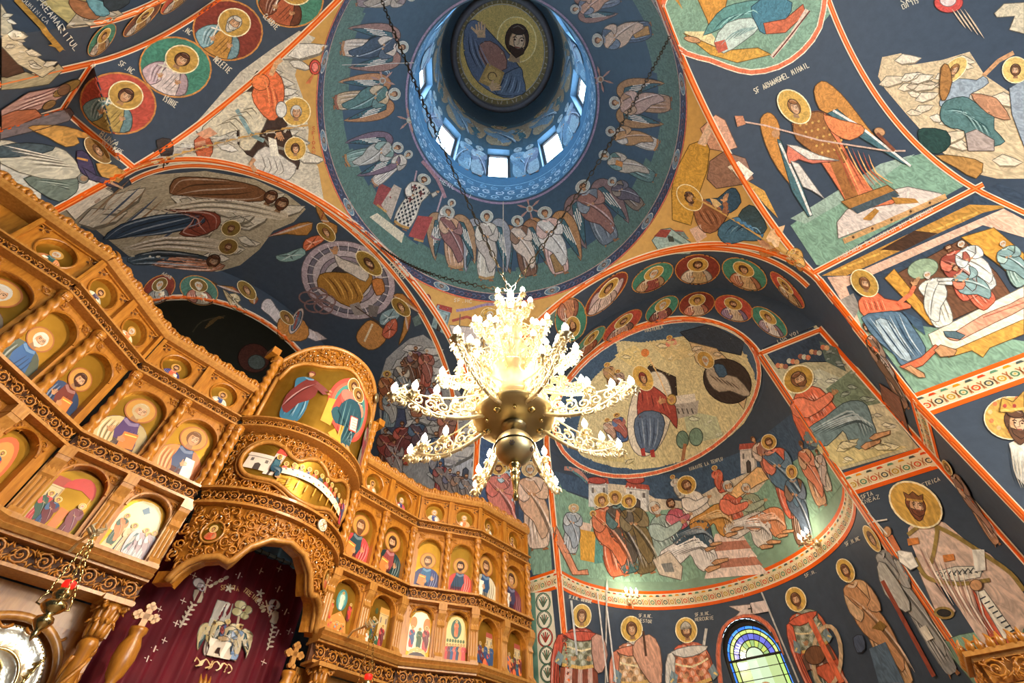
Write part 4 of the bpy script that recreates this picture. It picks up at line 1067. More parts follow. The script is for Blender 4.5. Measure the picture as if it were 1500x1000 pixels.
def in_sp(x, z):
    if abs(x) > BH-.04 or z > F2B-.03: return False
    for (a, za), (b, zb) in zip(tre[:-1], tre[1:]):
        if min(a, b) <= x <= max(a, b) and a != b:
            zt = za+(zb-za)*(x-a)/(b-a)
            if z < zt+.05: return False
    return z > 1.76
pts = []
for q in range(1500):
    x = rnd.uniform(-BH, BH); z = rnd.uniform(1.52, F2B)
    if in_sp(x, z) and all((x-a)**2+(z-b)**2 > .075**2 for a, b in pts) and (x+.66)**2+(z-2.1)**2 > .1**2 and (x-.66)**2+(z-2.1)**2 > .1**2: pts.append((x, z))
for i, (x, z) in enumerate(pts):
    s_ = 1 if i % 2 else -1; a0 = rnd.uniform(0, 6.28)
    P = [BAY.P(BH+x+.045*(1-.75*k/12)*cos(a0+s_*k*.75), z+.045*(1-.75*k/12)*sin(a0+s_*k*.75), -.035+.01*sin(k)) for k in range(13)]
    c.tube(P, [.0085*(1.2-.5*k/12) for k in range(13)], 5)
    for j in range(4): comma(c, BAY, BH+x+.04*cos(a0+j*1.5), z+.04*sin(a0+j*1.5), a0+j*1.5+s_*1.0, .06, .009, -.045, bend=s_*1.7)
c.build('carved_scrollwork', M['wood'], root, smooth=True)
# small pierced-jewel glints set in the carving
jm = MB()
for x, z in pts[::2]: jm.lathe(BAY.P(BH+x+.01, z+.02, -.03), [(.001, .008), (.008, .004), (.009, 0)], 6, axis=BAY.fr(BH+x)[1])
jm.build('mirror_studs', M['silver'], root)
for s_ in (-1, 1):
    n = 22; mm = MB(); mm.grid([[BAY.P(BH+s_*.66+r*cos(2*pi*i/n), 2.1+r*1.05*sin(2*pi*i/n), -.025) for i in range(n+1)] for r in (.001, .04, .085)])
    ic = mm.build('icon_roundel', M['gold'], None, label='small round icon in the carved arch over the curtain, %s spandrel' % ('left' if s_ < 0 else 'right'), cat='icon', group='spandrel roundels over the doorway')
    cv = Canvas(pmap(BAY, BH+s_*.66, 2.1, -.022)); bust(cv, (0, 0), (.07*s_, 0), (0, .075), (226, 90, 40), (226, 130, 60), HRB, 0, None, prop=None, halo=(224, 180, 90)); cv.build('painted_figure', ic, 'icon_paint')
    mm = MB(); mm.tube([BAY.P(BH+s_*.66+.09*cos(2*pi*i/n), 2.1+.095*sin(2*pi*i/n), -.02) for i in range(n+1)], .009, 6); mm.build('roundel_frame', M['wood_pale'], ic)
# cream monogram disc on the curved cornice
mm = MB(); u_ = BH+.24; zc_ = (F2B+F2T)/2; tt, nn = BAY.fr(u_)
mm.lathe(BAY.P(u_, zc_, .015), [(.058, 0), (.058, .014), (.05, .018), (.001, .018)], 24, axis=nn)
md = mm.build('monogram_disc', M['candle'], root)
cv = Canvas(plane_map(BAY.P(u_, zc_, .034), tt, UP, nn)); cv.ring((0, 0), (.046, 0), (0, .046), .004, (170, 130, 60)); cv.line([(-.03, -.03), (.03, .03)], .006, (150, 110, 50)); cv.line([(-.03, .03), (.03, -.03)], .006, (150, 110, 50)); cv.line([(0, -.04), (0, .035), (.016, .038), (.018, .02), (0, .012)], .006, (150, 110, 50))
cv.build('monogram', md, 'icon_paint')
# banquet panel (shaped long icon) in the curved bay
def shaped(outline, d0, d1):
    mm = MB(); n = len(outline)
    cx = sum(p[0] for p in outline)/n; cz = sum(p[1] for p in outline)/n
    mm.grid([[BAY.P(BH+cx+(x-cx)*k, cz+(z-cz)*k, d1) for x, z in outline+[outline[0]]] for k in (.001, .35, .7, 1)]); return mm
half = [(0, 3.08), (.12, 3.04), (.2, 2.98), (.3, 3.0), (.42, 3.08), (.58, 3.1), (.7, 3.04), (.76, 2.93), (.74, 2.8), (.64, 2.7), (.5, 2.68), (.36, 2.68), (.24, 2.64), (.14, 2.6), (0, 2.585)]
out = catmull(half+[(-x, z) for x, z in reversed(half[1:-1])], 3)
bk = MB(); bk.grid([[BAY.P(BH*2*i/24, z, -.12) for i in range(25)] for z in (F2T-.02, 2.9, F3B+.02)]); bk.build('back_panel', M['wood'], root)
ic = shaped(out, 0, -.07).build('icon', M['gold'], None, label='long curved gold icon of a last supper, twelve seated men behind a white table', cat='icon')
mm = MB(); mm.tube([BAY.P(BH+x, z, -.06) for x, z in out+[out[0]]], .022, 6); mm.tube([BAY.P(BH+x*1.06, 2.84+(z-2.84)*1.13, -.075) for x, z in out+[out[0]]], .012, 6); mm.build('icon_frame', M['wood_pale'], ic, smooth=True)
cv = Canvas(pmap(BAY, BH, 2.84, -.066), sp=.035)
house(cv, [(-.72, -.05), (-.45, -.08), (-.45, .1), (-.7, .12)], (226, 210, 196), (226, 210, 196)); house(cv, [(-.5, -.1), (-.4, -.1), (-.34, .19), (-.44, .2)], (226, 206, 196), (200, 60, 40))
house(cv, [(.62, -.15), (.73, -.1), (.72, .1), (.62, .04)], (196, 190, 176), (190, 186, 176))
cols = [(40, 70, 100), (210, 50, 60), (226, 110, 60), (226, 130, 50), (70, 70, 130), (226, 120, 40), (60, 90, 110), (230, 90, 40), (206, 60, 50), (226, 140, 50), (60, 100, 100), (190, 50, 60), (226, 110, 60)]
for i, c_ in enumerate(cols):
    f = i/12; x = -.4+f*1.0; z = .02-.03*f+.07*sin(f*pi)
    cv.layer = 30+i*4; bust(cv, (x, z), (.055, 0), (0, .085), c_, cols[(i*5+2) % 13], HRB, i % 2, None, halo=(226, 170, 60), prop=None)
cv.layer = 110; cv.poly([(-.36, -.01), (-.2, .03), (.1, .03), (.4, -.02), (.6, -.07), (.56, -.12), (.3, -.08), (0, -.04), (-.25, -.05), (-.4, -.06)], (244, 230, 196), 2)
for i in range(14): cv.ell((-.3+.065*i, .0+.02*sin(i*2.1)-.003*i), (.012, 0), (0, .009), [(180, 90, 40), (60, 70, 110), (220, 170, 60)][i % 3], 8)
for i in range(9): cv.line([(-.33+.1*i, -.07-.01*(i % 2)), (-.34+.1*i, -.16)], .014, (230, 150, 30))
seated(cv, (-.38, -.12), (-.38, .12), (40, 90, 110), (30, 66, 90), w=.8); stand(cv, (.58, -.2), (.56, .08), (200, 40, 60), (60, 60, 110))
cv.build('painted_scene', ic, 'icon_paint')
def fill_carving(par, cond, x0, x1, z0, z1, n, seed, r=.045, d=-.1, sep=.075):
    rnd = random.Random(seed); pts = []; c = MB()
    for q in range(n):
        x = rnd.uniform(x0, x1); z = rnd.uniform(z0, z1)
        if cond(x, z) and all((x-a)**2+(z-b)**2 > sep**2 for a, b in pts): pts.append((x, z))
    for i, (x, z) in enumerate(pts):
        s_ = 1 if i % 2 else -1; a0 = rnd.uniform(0, 6.28)
        c.tube([BAY.P(BH+x+r*(1-.75*k/12)*cos(a0+s_*k*.75), z+r*(1-.75*k/12)*sin(a0+s_*k*.75), d+.01) for k in range(13)], [r*.19*(1.2-.5*k/12) for k in range(13)], 5)
        for j in range(4): comma(c, BAY, BH+x+r*.9*cos(a0+j*1.5), z+r*.9*sin(a0+j*1.5), a0+j*1.5+s_*1.0, r*1.3, r*.2, d+.005, bend=s_*1.7)
    c.build('carved_scrollwork', M['wood'], par, smooth=True)
    jm = MB()
    for x, z in pts: jm.lathe(BAY.P(BH+x+.01, z+.02, d+.016), [(.001, .008), (.007, .004), (.008, 0)], 6, axis=BAY.fr(BH+x)[1])
    jm.build('mirror_studs', M['silver'], par)
def outp(x, z, k=1.13):
    ins = False; X, Z = x/k, 2.84+(z-2.84)/(k+.06)
    for (a, b), (c, d) in zip(out, out[1:]+[out[0]]):
        if (b > Z) != (d > Z) and X < a+(Z-b)*(c-a)/(d-b): ins = not ins
    return not ins
fill_carving(root, outp, -BH+.05, BH-.05, F2T+.05, F3B-.05, 1500, 9)
# upper panel with ogee-topped head
def tz(x): return 4.3+.47*max(0, 1-(abs(x)/(BH))**2.6)
bk = MB(); N = 30
bk.grid([[BAY.P(2*BH*i/N, F3T+(tz(2*BH*i/N-BH)-F3T)*k/3, -.1) for i in range(N+1)] for k in range(4)])
bk.grid([[BAY.P(2*BH*i/N, F3T+(tz(2*BH*i/N-BH)-F3T)*k/3, -.16) for i in range(N+1)] for k in range(4)]); bk.build('back_panel', M['wood'], root)
def tin(x): return 4.12+.32*(1-abs(x/.8)**2.2)+.05*cos(x*9) if abs(x) < .8 else 4.0
o2 = [(-.82, F3T+.03)]+[(-.82+1.64*i/24, tin(-.82+1.64*i/24)) for i in range(25)]+[(.82, F3T+.03)]
mm = MB(); mm.grid([[BAY.P(BH-.82+1.64*i/24, F3T+.03+(tin(-.82+1.64*i/24)-F3T-.03)*k/3, -.07) for i in range(25)] for k in range(4)])
ic = mm.build('icon', M['gold'], None, label='large curved gold icon of Christ enthroned in a red and teal mandorla', cat='icon')
mm = MB(); mm.tube([BAY.P(BH+x, z, -.055) for x, z in o2[1:-1]], .024, 6); mm.tube([BAY.P(2*BH*i/N, tz(2*BH*i/N-BH)-.02, -.07) for i in range(N+1)], .028, 6)
for s_ in (-1, 1): mm.tube([BAY.P(BH+s_*.84, F3T, -.05), BAY.P(BH+s_*.84, tin(.8)+.02, -.05)], .022, 6)
mm.build('icon_frame', M['wood_pale'], ic, smooth=True)
fill_carving(root, lambda x, z: tin(x)+.06 < z < tz(x)-.06, -BH+.05, BH-.05, 3.95, 4.8, 1200, 12, .04, -.09, .07)
tw = [twisted(BAY, BH+s_*(BH-.02), F3T, 4.32, .045, -.02) for s_ in (-1, 1)]
mm = MB()
for s_ in (-1, 1): slab(mm, FC[0] if s_ > 0 else FC[3], 0 if s_ > 0 else FC[3].L-.1, .1 if s_ > 0 else FC[3].L, 4.32, 4.42, -.1, .06)
mm.build('capital', M['wood'], root)
# end twisted columns of the lower bay storey
for s_ in (-1, 1): twisted(BAY, BH+s_*(BH-.02), F2T, F3B, .04, -.02)
cv = Canvas(pmap(BAY, BH, F3T, -.066), sp=.035)
for r, c_ in ((.40, (214, 60, 40)), (.35, (236, 90, 60)), (.31, (70, 140, 130)), (.24, (50, 92, 110)), (.2, (34, 44, 44))): cv.ell((.2, .62), (r*.95, 0), (0, r*1.12), c_, 32)
cv.poly([(-.16, .2), (-.02, .2), (-.0, .6), (-.16, .55)], (232, 160, 30)); cv.poly([(.12, .04), (.34, .1), (.36, .45), (.1, .45)], (232, 160, 30)); cv.poly([(-.02, .1), (.16, -.0), (.2, .08), (.05, .2)], (232, 160, 30))
seated(cv, (.18, .06), (.2, 1.0), (190, 60, 50), (40, 84, 96), HRB, (150, 110, 40), w=.82, prop='book'); cv.ell((.1, .72), (.14, 0), (0, .1), (236, 110, 90)); cv.ell((.33, .68), (.1, 0), (0, .09), (240, 130, 100))
cv.poly([(.0, .45), (.06, .66), (.16, .74), (.3, .74), (.42, .6), (.4, .4), (.2, .36)], (36, 78, 92), 2)
for i in range(9): cv.line([(.03+.04*i, .68-.01*i), (.06+.035*i, .38), (.1+.02*i, .12)], .008, (120, 160, 160) if i % 2 else (20, 50, 64), 2, taper=True)
head(T(cv, (0, 0), (1, 0), (0, 1)), .22, .86, .06, HRB, (150, 110, 40), SKIN, 1)
cv.poly([(.2, .5), (.34, .56), (.38, .36), (.24, .3)], (214, 50, 40)); cv.poly([(.215, .495), (.335, .545), (.37, .375), (.25, .325)], (240, 226, 196))
for i in range(4): cv.line([(.24+.01*i, .47-.035*i), (.34+.008*i, .51-.035*i)], .006, (110, 90, 80))
stand(cv, (-.5, .04), (-.46, .86), (50, 110, 140), (118, 44, 40), (118, 44, 40), None, 0, 1.25, arm=5)
stand(cv, (.72, .0), (.7, .8), (120, 110, 90), (140, 50, 60), HRB, (190, 150, 60), 1, 1.1, arm=0)
cv.build('painted_scene', ic, 'icon_paint')
# ---- gilt-bronze medallion on the right shoulder of the top arch
mm = MB(); tt, nn = BAY.fr(BH+.62); mm.lathe(BAY.P(BH+.62, tz(.62)-.09, -.05), [(.06, 0), (.07, .02), (.055, .035), (.001, .03)], 20, axis=nn)
mm.build('rosette', M['brass_old'], root, smooth=True)
# ================================================================== lower storey of the iconostasis, doorway and loose things
Canvas.sgn = 1
def mesh_bvh_map(mb, own=None):
    bv = BVHTree.FromPolygons([V(p) for p in mb.v], mb.f)
    def f(u, v):
        d = ray(u, v); co, no, i, t = bv.ray_cast(CAMP, d, 60)
        if co is None: return None
        if no.dot(d) > 0: no = -no
        return co, no, None
    return f
FL, FR = FC[3], FC[0]
def column(F, u, ztop, d, name='column'):
    m = MB(); o = F.P(u, 0, d)
    prof = [(.09, -EYE), (.09, -EYE+.12), (.065, -EYE+.16), (.075, -EYE+.2), (.052, -EYE+.25), (.05, .2), (.046, ztop-.32), (.058, ztop-.3), (.058, ztop-.27), (.048, ztop-.25)]
    m.lathe(o, prof, 20, twist=None)
    for q in range(3):      # vine ribbon winding up the shaft
        m.tube([V((o.x+.054*cos(2.1*q+k*.35), o.y+.054*sin(2.1*q+k*.35), -EYE+.3+(ztop-.36+EYE-.3)*k/70)) for k in range(71)], .014, 5)
    c = m.build(name, M['wood'], root, smooth=True)
    k = MB()
    k.lathe(o, [(.045, ztop-.25), (.052, ztop-.17), (.068, ztop-.08), (.085, ztop-.035)], 16)
    for row, (zz_, ll, rr) in enumerate(((ztop-.24, .1, .045), (ztop-.16, .1, .052))):
        for i in range(8):
            a = 2*pi*(i+.5*row)/8
            P = [V((o.x+(rr+.035*(j/5)**2)*cos(a), o.y+(rr+.035*(j/5)**2)*sin(a), zz_+ll*sin(j/5*pi*.62))) for j in range(7)]
            k.tube(P, [.02, .024, .022, .018, .014, .01, .004], 6)
    for i in range(4):      # corner volutes
        a = pi/4+pi/2*i+IA
        cx, cy = o.x+.095*cos(a), o.y+.095*sin(a)
        k.tube([V((cx+.026*(1-j/14)*cos(j*.9)*cos(a), cy+.026*(1-j/14)*cos(j*.9)*sin(a), ztop-.055+.026*(1-j/14)*sin(j*.9))) for j in range(14)], .011, 6)
    k.build('capital', M['wood'], c, smooth=True)
    p = MB(); slab(p, F, u-.1, u+.1, ztop-.035, ztop, d-.1, d+.1); p.build('abacus', M['wood_pale'], c)
for F, u, d in ((FL, FL.L-.13, .0), (FR, .13, .0)): column(F, u, F1B, d)
for F, u in ((FL, .03), (FR, FR.L-.03)): column(F, u, F1B, -.02)
# backing walls behind the local icons, beams and carved spandrels
for F in FC:
    m = MB(); slab(m, F, 0, F.L, -EYE, F1B, -.3, -.26); m.build('back_panel', M['wood_dark'] if F.i else M['wood'], root)
    m = MB(); slab(m, F, 0, F.L, 1.33, F1B, -.26, -.2); m.build('beam', M['wood_pale'], root)
def local_icon(F, zc, silver):
    u = F.L*.5; r = .30; d = -.2
    m = MB(); n = 22
    inn = [(u-r-.06, -.9), (u-r-.06, zc)]+[(u-(r+.06)*cos(pi*k/n), zc+(r+.06)*sin(pi*k/n)) for k in range(1, n)]+[(u+r+.06, zc), (u+r+.06, -.9)]
    w = F.L/2-.1
    out_ = [(u-w, -.9), (u-w, zc)]+[(max(u-w, min(u+w, u-w*1.5*cos(pi*k/n))), 1.33 if 3 < k < n-3 else zc+(1.33-zc)*min(k, n-k)/4) for k in range(1, n)]+[(u+w, zc), (u+w, -.9)]
    m.grid([[F.P(a, z, d) for a, z in out_], [F.P(a, z, d) for a, z in inn], [F.P(a, z, d-.05) for a, z in inn]])
    sp = m.build('icon_surround', M['wood'], root)
    m = MB(); m.tube([F.P(a, z, d+.01) for a, z in inn], .028, 8); m.build('arch_moulding', M['wood_pale'], sp, smooth=True)
    c = MB()
    for s_ in (-1, 1):
        for j in range(9):
            x = u+s_*(r+.12+.02*(j % 3)); z = zc-.05+.055*j
            comma(c, F, x, z, pi/2-s_*.8, .12, .016, d+.004, bend=s_*2.4, n=7); comma(c, F, x+s_*.03, z+.02, pi/2+s_*.7, .08, .012, d+.004, bend=-s_*2.0)
    for j in range(10): comma(c, F, u-.36+.08*j, 1.28, -pi/2+(.5 if j % 2 else -.5), .09, .013, d+.004, bend=2 if j % 2 else -2)
    c.build('carved_scrollwork', M['wood'], sp, smooth=True)
    m = MB(); rows = []
    for k, f in enumerate((.02, .4, .52, .56, .6, .9, .97, 1.02)):
        dd = (-.035, -.03, -.02, -.008, -.025, -.028, -.01, -.03)[k]
        rows.append([F.P(u-r*f*cos(pi*q/24) if 0 <= q <= 24 else 0, zc+r*1.05*f*sin(pi*q/24), d+dd) for q in range(25)])
    m.grid(rows); m.grid([[F.P(u-r*1.02, z, d-.03), F.P(u-r*.6, z, d-.03), F.P(u, z, d-.035), F.P(u+r*.6, z, d-.03), F.P(u+r*1.02, z, d-.03)] for z in (zc, .4, -.3, -.9)])
    ic = m.build('icon', M['silver' if silver else 'gold'], None, label='large arched icon with %s cover in the lowest tier, %s of the doors' % (('embossed silver', 'left') if silver else ('gilded', 'right')), cat='icon', smooth=True)
    m = MB()      # beaded edge and relief figure
    for k in range(40):
        a = pi*k/39; m.lathe(F.P(u-r*.97*cos(a), zc+r*1.02*sin(a), d-.012), [(.001, .008), (.009, .0), (.001, -.006)], 6)
    m.tube([F.P(u-r*.58*cos(pi*k/20), zc+r*.6*sin(pi*k/20)-.0, d-.01) for k in range(41)], .01, 6)
    for k in range(9): comma(m, F, u-.05+.02*(k % 3), zc-.06+.018*k, .6*k, .1, .016, d-.022, bend=1.5)
    m.lathe(F.P(u, zc+.06, d-.03), [(.075, 0), (.07, .02), (.04, .035), (.001, .04)], 18, axis=F.n)
    for s_ in (-1, 1):
        for k in range(5): comma(m, F, u+s_*.2, zc+.0+.035*k, pi/2-s_*(.5+.2*k), .09, .012, d-.022, bend=s_*2)
    m.build('relief', M['brass'], ic, smooth=True)
local_icon(FL, .97, True); local_icon(FR, .97, False)
# ---- curtain with embroidery
CY = 3.28
m = MB(); rows = []
for j in range(26):
    z = 2.36-(2.36+EYE)*j/25; row = []
    for i in range(121):
        x = -.95+(.74+.95)*i/120
        row.append(IC(x, CY+.018*sin(i*.62)+.01*sin(i*1.37+z)*(.4+.6*j/25), z))
    rows.append(row)
m.grid(rows); curt_mb = m
curtain = m.build('curtain', M['velvet'], None, smooth=True, label='dark crimson velvet curtain with embroidery hanging in the central doorway', cat='curtain')
m = MB(); m.tube([IC(-1.0, CY, 2.39), IC(1.05, CY, 2.39)], .014, 10)
rod = m.build('curtain_rod', noise_mat('blue_steel', (120, 150, 160), (160, 190, 196), 4, .3, .8), None, label='thin steel rod carrying the crimson curtain', cat='curtain rod')
m = MB()
for i in range(20):
    x = -.92+.086*i; m.tube([IC(x+.0*k, CY+.022*cos(k*pi/4), 2.385+.026*sin(k*pi/4)) for k in range(9)], .004, 5)
m.build('curtain_ring', M['iron'], curtain)
cmap = mesh_bvh_map(curt_mb)
def ccanvas(): return Canvas(cmap, sp=7, lift=.004, step=.00012)
GLD = (214, 170, 110); EMB = (226, 216, 200)
cv = ccanvas()
for x, y in ((268, 880), (306, 849), (350, 843), (381, 836), (409, 833), (232, 905), (258, 913), (226, 950), (233, 892), (408, 863), (418, 896), (424, 925), (406, 927), (396, 898), (216, 965), (240, 938), (386, 970), (283, 843), (355, 1010), (420, 985)):
    for k in range(2): cv.line([(x-5*cos(k*1.57+.4), y-5*sin(k*1.57+.4)), (x+5*cos(k*1.57+.4), y+5*sin(k*1.57+.4))], 2.0, (236, 206, 190), taper=True)
cv.build('embroidered_stars', curtain, 'icon_paint')
cv = ccanvas()
text(cv, 'SF\u0102NTA', (322, 864), (350, 866), 7, GLD, .2, bend=1); cv.build('embroidered_word', curtain, 'icon_paint'); cv = ccanvas(); text(cv, 'TREIME', (355, 866), (377, 884), 7, GLD, .2, bend=1)
cv.build('embroidered_word', curtain, 'icon_paint')
cv = ccanvas()
cv.poly([(318, 878), (341, 884), (334, 915), (300, 945), (303, 918)], (190, 186, 178)); cv.line([(322, 890), (325, 884), (329, 891), (325, 903)], 1.6, (70, 60, 70)); cv.line([(318, 908), (333, 912)], 1.4, (120, 116, 110))
for c_, r in (((352, 886), 8), ((361, 893), 8), ((347, 896), 7), ((358, 902), 6)): cv.ell(c_, (r, 2), (-2, r*.8), (186, 178, 130), 12)
cv.line([(350, 902), (346, 920)], 3, (150, 120, 80))
for cx, cy, rb, mt in ((313, 914, (180, 160, 150), (214, 190, 130)), (332, 912, (170, 50, 50), (80, 110, 170)), (349, 920, (120, 150, 190), (210, 190, 150))):
    stand(cv, (cx-9, cy+48), (cx+2, cy-6), rb, mt, halo=(226, 200, 130), w=1.15, wing=(214, 196, 150))
cv.poly([(309, 935), (343, 944), (336, 968), (300, 960)], (220, 206, 186)); cv.poly([(314, 948), (324, 950), (321, 962), (311, 960)], (60, 34, 30)); cv.ell((325, 936), (9, 2), (-2, 4), (190, 160, 120))
for i in range(6): cv.line(catmull([(285+9*i, 970+2*i), (290+9*i, 964+2*i), (294+9*i, 973+2*i), (288+9*i, 977+2*i)], 3, False), 1.8, (226, 190, 130))
cv.build('embroidered_trinity', curtain, 'icon_paint')
for (bx, by), lean in (((291, 862), 1), ((402, 893), -1)):
    cv = ccanvas(); P = lambda x, y: (bx+x, by+y)
    cv.ell(P(0, -8), (8, 2), (-1, 7), (232, 226, 228)); cv.ell(P(4*lean, -2), (6, 3), (-2, 5), (214, 206, 220))
    cv.line([P(8*lean, 6), P(13*lean, -14)], 2, (226, 200, 170)); cv.line([P(6*lean, -7), P(16*lean, -4)], 2, (226, 200, 170))
    cv.poly([P(-6, 2), P(6, 4), P(3, 20), P(-7, 18)], (214, 200, 176), 2)
    for q in range(4):
        x, y = (18+9*q*.8, -4-4*q) if lean > 0 else (-22+6*q*.3, -14+5*q)
        cv.ell(P(x, y), (4, -2), (1, 2.4), (220, 204, 176), 8)
    for q in range(5):
        c_ = P(-9-3.2*q*1.2, 24+7*q) if lean > 0 else P(-2-1.5*q, 26+7*q)
        for j in range(3): cv.ell((c_[0]+3*cos(j*2.1), c_[1]+3*sin(j*2.1)), (3.6*cos(j*2.1), 3.6*sin(j*2.1)), (-1.6*sin(j*2.1), 1.6*cos(j*2.1)), (232, 214, 190), 8)
    for x, y in ((45, 0), ) if lean > 0 else ((-21, -24),):
        for j in range(5): cv.ell(P(x+3.4*cos(j*1.26), y+3.4*sin(j*1.26)), (3.4*cos(j*1.26), 3.4*sin(j*1.26)), (-1.5*sin(j*1.26), 1.5*cos(j*1.26)), (236, 226, 206), 8)
    cv.build('embroidered_cherub', curtain, 'icon_paint')
# ---- royal door: side posts with crosses and the carved crown of the doors
def post(x, zt, lab):
    t = empty('door_post', IC(x, 2.95, -EYE), lab, 'door post', 'turned posts with crosses beside the curtain')
    m = MB(); o = IC(x, 2.95, 0)
    m.lathe(o, [(.05, -EYE), (.05, .7), (.075, .72), (.075, .78), (.05, .8), (.04, .86), (.058, .9), (.05, 1.0), (.03, 1.06), (.055, 1.1), (.075, 1.2), (.07, 1.28), (.045, 1.34), (.06, 1.37), (.06, 1.395), (.02, 1.4)], 24)
    m.build('shaft', M['wood'], t, smooth=True)
    c = MB(); w = .022; a, b = ICV(1, 0, 0), UP
    z = zt-.16; P = []
    def lobe(cx, cy, r, n=8): return [(cx+r*cos(q), cy+r*sin(q)) for q in [2*pi*k/n for k in range(n)]]
    o2 = IC(x, 2.94, z)
    c.prism([(-w, 0), (w, 0), (w, .15), (-w, .15)], o2, a, b, ICV(0, .03, 0)); c.prism([(-.055, .07), (.055, .07), (.055, .11), (-.055, .11)], o2, a, b, ICV(0, .028, 0))
    for cx, cy in ((-.06, .105), (-.06, .075), (.06, .105), (.06, .075), (-.078, .09), (.078, .09), (-.018, .155), (.018, .155), (0, .172), (-.02, .0), (.02, .0)): c.prism(lobe(cx, cy, .02), o2, a, b, ICV(0, .026, 0))
    c.build('cross', M['wood_pale'], t)
post(-.665, 1.545, 'turned wooden post with a clover-tipped cross, left edge of the crimson curtain')
post(.63, 1.6, 'turned wooden post with a clover-tipped cross, right edge of the crimson curtain')
t = empty('royal_door', IC(-.02, 3.05, -EYE), 'low carved gilded door crest standing in front of the crimson curtain', 'door')
m = MB()
class _PF:
    def P(s, u, z, d=0): return IC(u, 3.05-d, z)
PF = _PF()
slab(m, PF, -.66, .58, -EYE, .6, -.02, .02)
m.prism([(-.6, .6), (.54, .6), (.4, .85), (.15, 1.0), (-.02, 1.12), (-.2, 1.0), (-.46, .85)], IC(0, 3.05, 0), ICV(1, 0, 0), UP, ICV(0, .03, 0)); m.build('leaf', M['wood'], t)
c = MB()
for j in range(14):
    s_ = 1 if j % 2 else -1; x = -.02+s_*.05*(j//2); z = 1.12-.05*(j//2)
    comma(c, PF, x, z, pi/2-s_*.7, .13, .02, .0, bend=s_*2.2); comma(c, PF, x, z-.02, pi/2-s_*1.3, .12, .018, .01, bend=s_*1.8)
for q in (-.5, 0, .5): comma(c, PF, -.02, 1.12, pi/2+q, .14, .022, .01, bend=-q)
c.build('carved_crest', M['wood'], t, smooth=True)
# altar space glimpsed over the curtain: cool grey-blue drapery on the far wall
m = MB(); m.grid([[IC(-1.6+3.2*i/60, 4.1+.03*sin(i*.9), z) for i in range(61)] for z in (0, 1.5, 3.0)])
m.build('altar_drape', noise_mat('blue_grey_cloth', (50, 74, 90), (88, 116, 130), 3, .8), None, smooth=True, label='blue-grey drapery seen above the curtain rod inside the altar', cat='drape')
# ---- hanging oil lamps
def chain_link(mb, pts, r=.006, pitch=.02, wire=.0016):
    tot = sum((V(b)-V(a)).length for a, b in zip(pts[:-1], pts[1:])); n = int(tot/pitch); k = 0
    for a, b in zip(pts[:-1], pts[1:]):
        a, b = V(a), V(b); L = (b-a).length; t_ = (b-a)/L; s1 = t_.orthogonal().normalized(); s2 = t_.cross(s1); m_ = max(1, int(L/pitch))
        for i in range(m_):
            c = a+t_*(L*(i+.5)/m_); s_ = s1 if k % 2 else s2; k += 1
            mb.tube([c+s_*r*cos(2*pi*j/8)+t_*pitch*.68*sin(2*pi*j/8) for j in range(9)], wire, 4, caps=False)
def oil_lamp(x, y, z, top, lab):
    t = empty('hanging_oil_lamp', IC(x, y, z-.02), lab, 'oil lamp', 'oil lamps hanging before the iconostasis')
    o = IC(x, y, z); m = MB()
    m.lathe(o, [(.001, -.02), (.012, -.0), (.02, .02), (.014, .035), (.04, .06), (.052, .085), (.045, .105), (.02, .12), (.05, .14), (.07, .165), (.06, .19), (.03, .2), (.045, .22), (.052, .24), (.04, .262), (.036, .266)], 24)
    for i in range(3):
        a = 2.1*i+.4; m.tube([o+V((.06*cos(a), .06*sin(a), .165)), o+V((.1*cos(a), .1*sin(a), .18)), o+V((.09*cos(a), .09*sin(a), .22)), o+V((.07*cos(a), .07*sin(a), .24))], .006, 5)
    m.build('body', M['brass'], t, smooth=True)
    g = MB(); g.lathe(o, [(.026, .262), (.036, .29), (.034, .31), (.03, .312)], 16); g.build('red_glass', M['wax_red'], t, smooth=True)
    c = MB()
    for i in range(3):
        a = 2.1*i+.4; chain_link(c, [o+V((.08*cos(a), .08*sin(a), .24)), IC(x-.05, y, top)], .006, .022, .002)
    for f in (.3, .75): c.lathe(IC(x-.02, y, z+.24+(top-z-.24)*f), [(.001, 0), (.009, .012), (.012, .02), (.006, .035), (.001, .045)], 8)
    c.build('chain', M['brass'], t)
    b = MB(); b.tube([IC(x-.05, y, top), IC(x-.05, y+.1, top+.05), IC(x-.06, y+.3, top+.04), IC(x-.06, y+.36, top)], .011, 6)
    for j in range(5): b.tube([IC(x-.05, y+.03*j, top+.03), IC(x-.05+.04*(-1)**j, y+.03*j, top+.06), IC(x-.05+.02*(-1)**j, y+.03*j+.02, top+.1)], [.012, .01, .003], 6)
    b.build('bracket', M['brass_arm'], t)
oil_lamp(-1.31, 2.45, 1.06, 1.66, 'brass three-bulb oil lamp with red glass hanging before the silver icon on the left')
oil_lamp(1.11, 2.45, 1.07, 1.74, 'oil lamp at the bottom edge right of the doors, red glass on thin chains')
